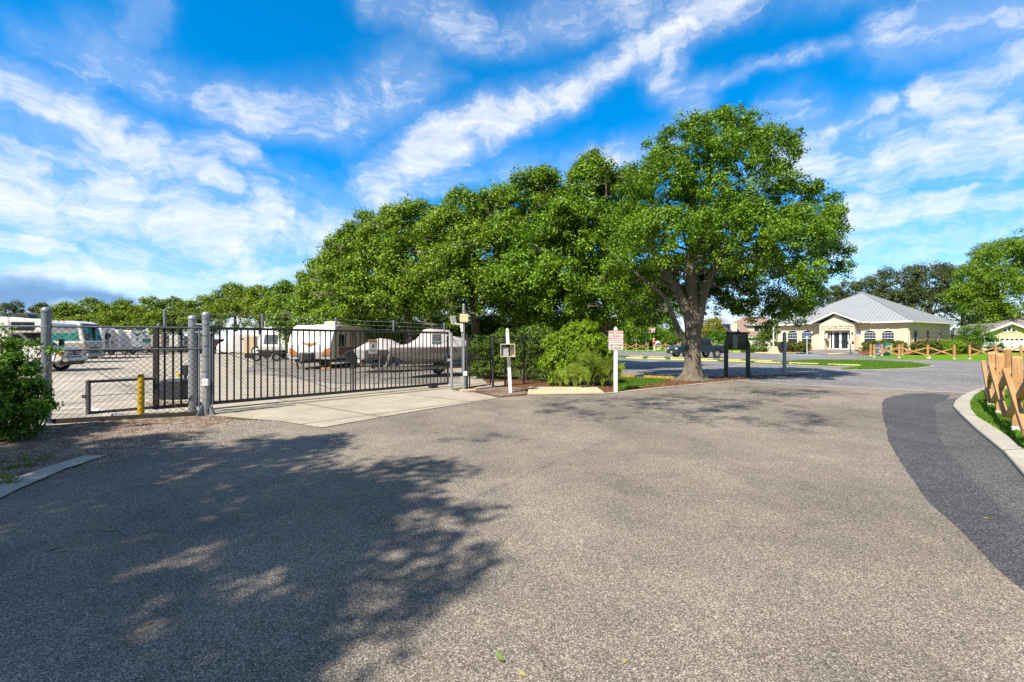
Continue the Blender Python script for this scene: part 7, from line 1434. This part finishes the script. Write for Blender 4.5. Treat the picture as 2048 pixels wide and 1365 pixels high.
b = MB(); b.box((w / 2 - .01, 1.6, 2.0), (.03, 1.9, .1)); b.box((w / 2 - .01, 1.8, 1.78), (.03, 1.5, .08)); b.build('green_stripe', paint('green_stripe', (.08, .30, .04), .5), v)
b = MB(); b.tube([(w / 2, .9 + .9 * math.cos(R(a)), 1.5 + .6 * math.sin(R(a))) for a in range(60, 240, 15)], .025, 5); b.build('swirl', DKPL, v)
b = MB(); b.box((0, L_ / 2, .6), (2, L_, .15)); b.bar((0, 0, .6), (0, -1.3, .5), .12); b.tube([(0, -1.2, .9), (0, -1.2, .1)], .04, 6); b.build('chassis', DKPL, v)
for s in (-1, 1): b = MB(); r = .36; b.lathe([(r * .6, -.1), (r, -.1), (r, .1), (r * .6, .1)], (s * 1.1, 4, r), 16, 'X'); b.build('wheel', TYRE, v, True)
# motorcycle-like dark machine on its rack and a spare wheel before it
c = XZ(533, 683, 38); v = thing('motorcycle', 'dark motorcycle parked before the green-striped trailer', 'motorcycle', (c.x, 38, .01), R(20))
for x in (-.7, .7): b = MB(); b.lathe([(.2, -.06), (.33, -.06), (.33, .06), (.2, .06)], (x, 0, .33), 18, 'Y'); wl = b.build('wheel', TYRE, v, True); b = MB(); b.lathe([(.2, -.03), (.2, .03), (.001, .03)], (x, 0, .33), 12, 'Y'); b.build('rim', RIM, wl)
b = MB(); b.prism([(-.55, .45), (-.1, .28), (.3, .32), (.42, .62), (.2, .86), (-.1, .78), (-.5, .74)], -.15, .15, 'XZ'); b.build('engine_body', DKPL, v, bevel=.05); b = MB(); b.bar((.7, 0, .33), (.42, 0, 1.05), .06); b.bar((.42, -.38, 1.1), (.42, .38, 1.1), .035); b.build('handlebar', CHR, v); b = MB(); b.prism([(-.75, .78), (-.1, .76), (-.1, .86), (-.7, .92)], -.13, .13, 'XZ'); b.build('seat', DKPL, v, bevel=.03); b = MB(); b.box((-.8, 0, .72), (.05, .16, .1)); b.build('tail_light', TLR, v)
c = XZ(512, 683, 42); v = thing('spare_wheel', 'white-rimmed wheel with a black tyre standing left of the green-striped trailer', 'wheel', (c.x, 42, 0)); b = MB(); b.lathe([(.27, -.1), (.36, -.1), (.40, -.05), (.40, .05), (.36, .1), (.27, .1)], (0, 0, .75), 24, 'Y'); b.build('tyre', TYRE, v, True); b = MB(); b.lathe([(.001, .05), (.10, .06), (.12, .03), (.27, .04), (.28, .08)], (0, 0, .75), 20, 'Y'); b.build('rim', WH, v, True); b = MB(); b.bar((0, 0, 0), (0, 0, .8), .08); b.build('stand', DKPL, v)
c = XZ(498, 683, 44); v = thing('utility_box', 'tall plain beige box standing between the covered van and the wheel', 'box', (c.x, 44, 0), R(10)); b = MB(); b.box((0, .4, 1.25), (.9, .8, 1.55)); b.build('cabinet', paint('beige_board', (.55, .42, .26), .7), v, bevel=.02); b = MB(); b.box((0, .4, .25), (.8, .7, .42)); b.build('base', DKPL, v); b = MB(); b.box((0, -.005, 1.25), (.02, .012, 1.5)); b.build('door_seam', DKPL, v)
# covered van
c = XZ(477, 683, 60); v = thing('covered_motorhome', 'motorhome under a pale wrinkled cover left of the beige box', 'covered motorhome', (c.x, 60, .01), R(-150)); rs = np.random.RandomState(3); b = MB()
secs = []
for x, zt, hw_ in ((-3.4, 2.5, 1.1), (-2, 2.72, 1.15), (0, 2.75, 1.2), (1.2, 2.6, 1.2), (1.9, 2.2, 1.15), (2.5, 1.5, 1.1), (3.2, 1.3, 1.0), (3.6, .9, .9)):
    x *= .64; secs.append((x, [(-hw_, .25), (-hw_ * 1.03 + rs.uniform(-.04, .04), zt * .5), (-hw_ * .92, zt * .88), (-hw_ * .5, zt), (0, zt + .04), (hw_ * .5, zt), (hw_ * .92, zt * .88), (hw_ * 1.03 + rs.uniform(-.04, .04), zt * .5), (hw_, .25)]))
loft(b, secs, False); b.build('cover', paint('pale_tarpaulin', (.76, .74, .74), .8, 0, .16, 2.2, bmp=.6), v, True)
for x in (-1.4, 1.5):
    for s in (-1, 1): wheel(v, x, s * .95, .36, .22)
b = MB(); b.box((-.8, 1.17, 1.75), (.9, .05, .35)); b.build('window_gap', DKPL, v)
c = XZ(440, 683, 66); v = thing('box_truck', 'white box body behind the red pickup', 'truck', (c.x - 1.6, 76, .01), R(-10)); b = MB(); b.box((0, 0, 1.5), (3.2, 2.2, 1.7)); b.build('body', WV, v, bevel=.05); b = MB(); b.box((-.6, -1.11, 1.6), (.6, .02, 1.1)); b.build('door', DKPL, v); [wheel(v, x, s * .95, .4, .22) for x in (-1.1, 1.1) for s in (-1, 1)]
c = XZ(478.5, 683, 48); v = thing('flag_marker', 'thin white mast rising above the covered motorhome', 'mast', (c.x, 53, 0)); b = MB(); b.tube([(0, 0, 0), (0, 0, 3.75)], .05, 6); b.build('mast', WH, v); b = MB(); b.lathe([(.12, 0), (.12, .1), (.0005, .12)], (0, 0, 0), 8); b.build('foot', WH, v)

# ------------------------------------------------------------------ covered boats on trailers
COV = paint('mauve_boat_cover', (.50, .455, .475), .85, 0, .10, 2.5, dirt=.12, bmp=.5); HUL = paint('hull_grey_green', (.40, .43, .38), .5, 0, .12, 1.2, dirt=.25); HULB = paint('hull_tan', (.46, .42, .34), .6, 0, .12, 1.4, dirt=.3); GAL = paint('trailer_galvanised', (.34, .33, .28), .6, .3, .15, 4, dirt=.3); SKT = paint('cover_skirt_brown', (.15, .12, .11), .8, 0, .2, 3)
def boat(label, bow, stern, beam, zk, zg, top, seed, motor=False, group='covered boats on trailers', cabin=None, plate=False):
    bow, stern = Vector(bow), Vector(stern); d = (stern - bow); L_ = d.length; rz = math.atan2(-d.y, -d.x); v = thing('boat', label, 'boat', (stern.x, stern.y, .01), rz, group); rs = np.random.RandomState(seed)
    # local x from stern (0) to bow (L)
    b = MB(); b2 = MB(); secs = []
    for t, wf, kz in ((0, .92, 0), (.25, 1, 0), (.5, 1, .02), (.72, .82, .08), (.88, .48, .25), (.97, .16, .5), (1.0, .03, .75)):
        x = t * L_; hw = beam / 2 * wf; z0 = zk + (zg - zk) * kz; secs.append((x, [(-hw, zg), (-hw * .96, zg - (zg - z0) * .45), (-hw * .70, z0 + (zg - z0) * .18), (0, z0), (hw * .70, z0 + (zg - z0) * .18), (hw * .96, zg - (zg - z0) * .45), (hw, zg)]))
    loft(b, secs, False); hl = b.build('hull', HUL, v, True)
    b = MB(); s2 = []
    for (x, r), zt in zip(secs, (.0,) * 7): s2.append((x, [(y * 1.02, z - .01) for y, z in r[2:5]]))
    loft(b, s2, False); b.build('hull_bottom', HULB, hl, True)
    b = MB(); s3 = []
    for k, (x, r) in enumerate(secs):
        hw = r[-1][0]; zt = np.interp(x / L_, [q[0] for q in top], [q[1] for q in top]); s3.append((x, [(-hw * 1.04, zg - .16), (-hw * 1.05, zg), (-hw * .6, zg + (zt - zg) * .55), (-hw * .22, zt), (hw * .22, zt), (hw * .6, zg + (zt - zg) * .55), (hw * 1.05, zg), (hw * 1.04, zg - .16)]))
    # refine the cover along x so peaks keep their shape
    s4 = []
    xs = np.unique(np.concatenate([np.linspace(0, L_, 22), [q[0] * L_ for q in top]]))
    for x in xs:
        t = x / L_; hw = np.interp(t, [0, .25, .5, .72, .88, .97, 1], [.92, 1, 1, .82, .48, .16, .03]) * beam / 2; zt = np.interp(t, [q[0] for q in top], [q[1] for q in top]); wt = np.interp(t, [q[0] for q in top], [q[2] for q in top]); j = rs.uniform(-.015, .015)
        s4.append((x, [(-hw * 1.04, zg - .02), (-hw * 1.04, zg + .05), (-hw * (.5 + wt * .4) , zg + (zt - zg) * .45 + j), (-hw * wt, zt - .02), (0, zt + .02), (hw * wt, zt - .02), (hw * (.5 + wt * .4), zg + (zt - zg) * .45 - j), (hw * 1.04, zg + .05), (hw * 1.04, zg - .02)]))
    loft(b, s4, False); cv = b.build('cover', COV, v, True)
    b = MB(); sk = [(x, [(-r[-1][0] * 1.045 if False else r[0][0] * 1.045, zg - .22), (r[0][0] * 1.045, zg + .0)]) for x, r in secs]
    for side in (1, -1):
        n0 = len(b.v); vs = [];
        for x, r in secs: hw = abs(r[0][0]) * 1.045; vs += [(x, side * hw, zg - .2), (x, side * hw, zg + .01)]
        b.add(vs, [(2 * k, 2 * k + 2, 2 * k + 3, 2 * k + 1) for k in range(len(secs) - 1)])
    b.build('skirt', SKT, cv)
    b = MB()
    for s in (-1, 1): b.bar((-.1, s * beam * .28, .42), (L_ * .62, s * beam * .28, .42), .08, .12); b.bar((L_ * .62, s * beam * .28, .42), (L_ + .7, 0, .44), .08, .12)
    for x in (.3, L_ * .3, L_ * .6): b.bar((x, -beam * .42, .42), (x, beam * .42, .42), .08)
    b.bar((L_ + .15, 0, .44), (L_ - .05, 0, 1.05), .08); b.build('trailer_frame', GAL, v)
    b = MB(); b.tube([(L_ + .45, 0, .95), (L_ + .45, 0, .1)], .035, 8); b.box((L_ + .45, 0, .05), (.14, .14, .03)); b.build('jack', GALVL, v, True)
    for s in (-1, 1):
        for xx in (L_ * .34, L_ * .34 + .72)[:2 if L_ > 5.5 else 1]:
            wheel(v, xx, s * (beam * .5 + .02), .31, .2)
        b = MB(); b.box((L_ * .34 + (.36 if L_ > 5.5 else 0), s * (beam * .5 + .02), .70), (1.5 if L_ > 5.5 else .8, .26, .05)); b.box((-.1, s * beam * .36, .52), (.05, .25, .12)); b.build('mudguard', DKPL, v, bevel=.02); b = MB(); b.box((-.13, s * beam * .36, .52), (.03, .2, .08)); b.build('tail_light', TLR, v)
    if motor: b = MB(); b.prism([(-.1, .5), (-.15, .85), (-.35, 1.15), (-.7, 1.05), (-.68, .8), (-.4, .45), (-.36, .3), (-.5, .18), (-.25, .22)], -.16, .16, 'XZ'); b.build('outboard_motor', DKPL, v, bevel=.07, seg=3)
    if plate: b = MB(); b.box((-.16, -beam * .2, .6), (.01, .32, .16)); b.build('number_plate', WH, v)
    return v
boat('small boat under a mauve cover with one rounded peak, outboard motor nearest us', (-4.6, 26.9), (-7.7, 24.4), 1.9, .62, 1.12, [(0, 1.22, .5), (.12, 1.5, .4), (.28, 1.72, .35), (.42, 1.65, .3), (.6, 1.32, .25), (.8, 1.24, .15), (1, 1.16, .05)], 1, True, plate=True)
boat('large boat under a mauve cover with a tall square cabin peak', (-5.15, 20.3), (-1.55, 23.9), 2.2, .62, 1.30, [(0, 1.42, .5), (.18, 1.5, .5), (.34, 1.72, .5), (.42, 1.75, .5), (.46, 2.10, .5), (.60, 2.12, .45), (.68, 1.72, .4), (.8, 1.45, .3), (1, 1.34, .05)], 2)
boat('boat under a greyish mauve cover, its hump showing between the other two', (-5.2, 27.2), (-2.6, 31.8), 2.2, .65, 1.35, [(0, 1.5, .5), (.3, 1.8, .5), (.5, 1.88, .5), (.7, 1.6, .3), (1, 1.4, .05)], 3)
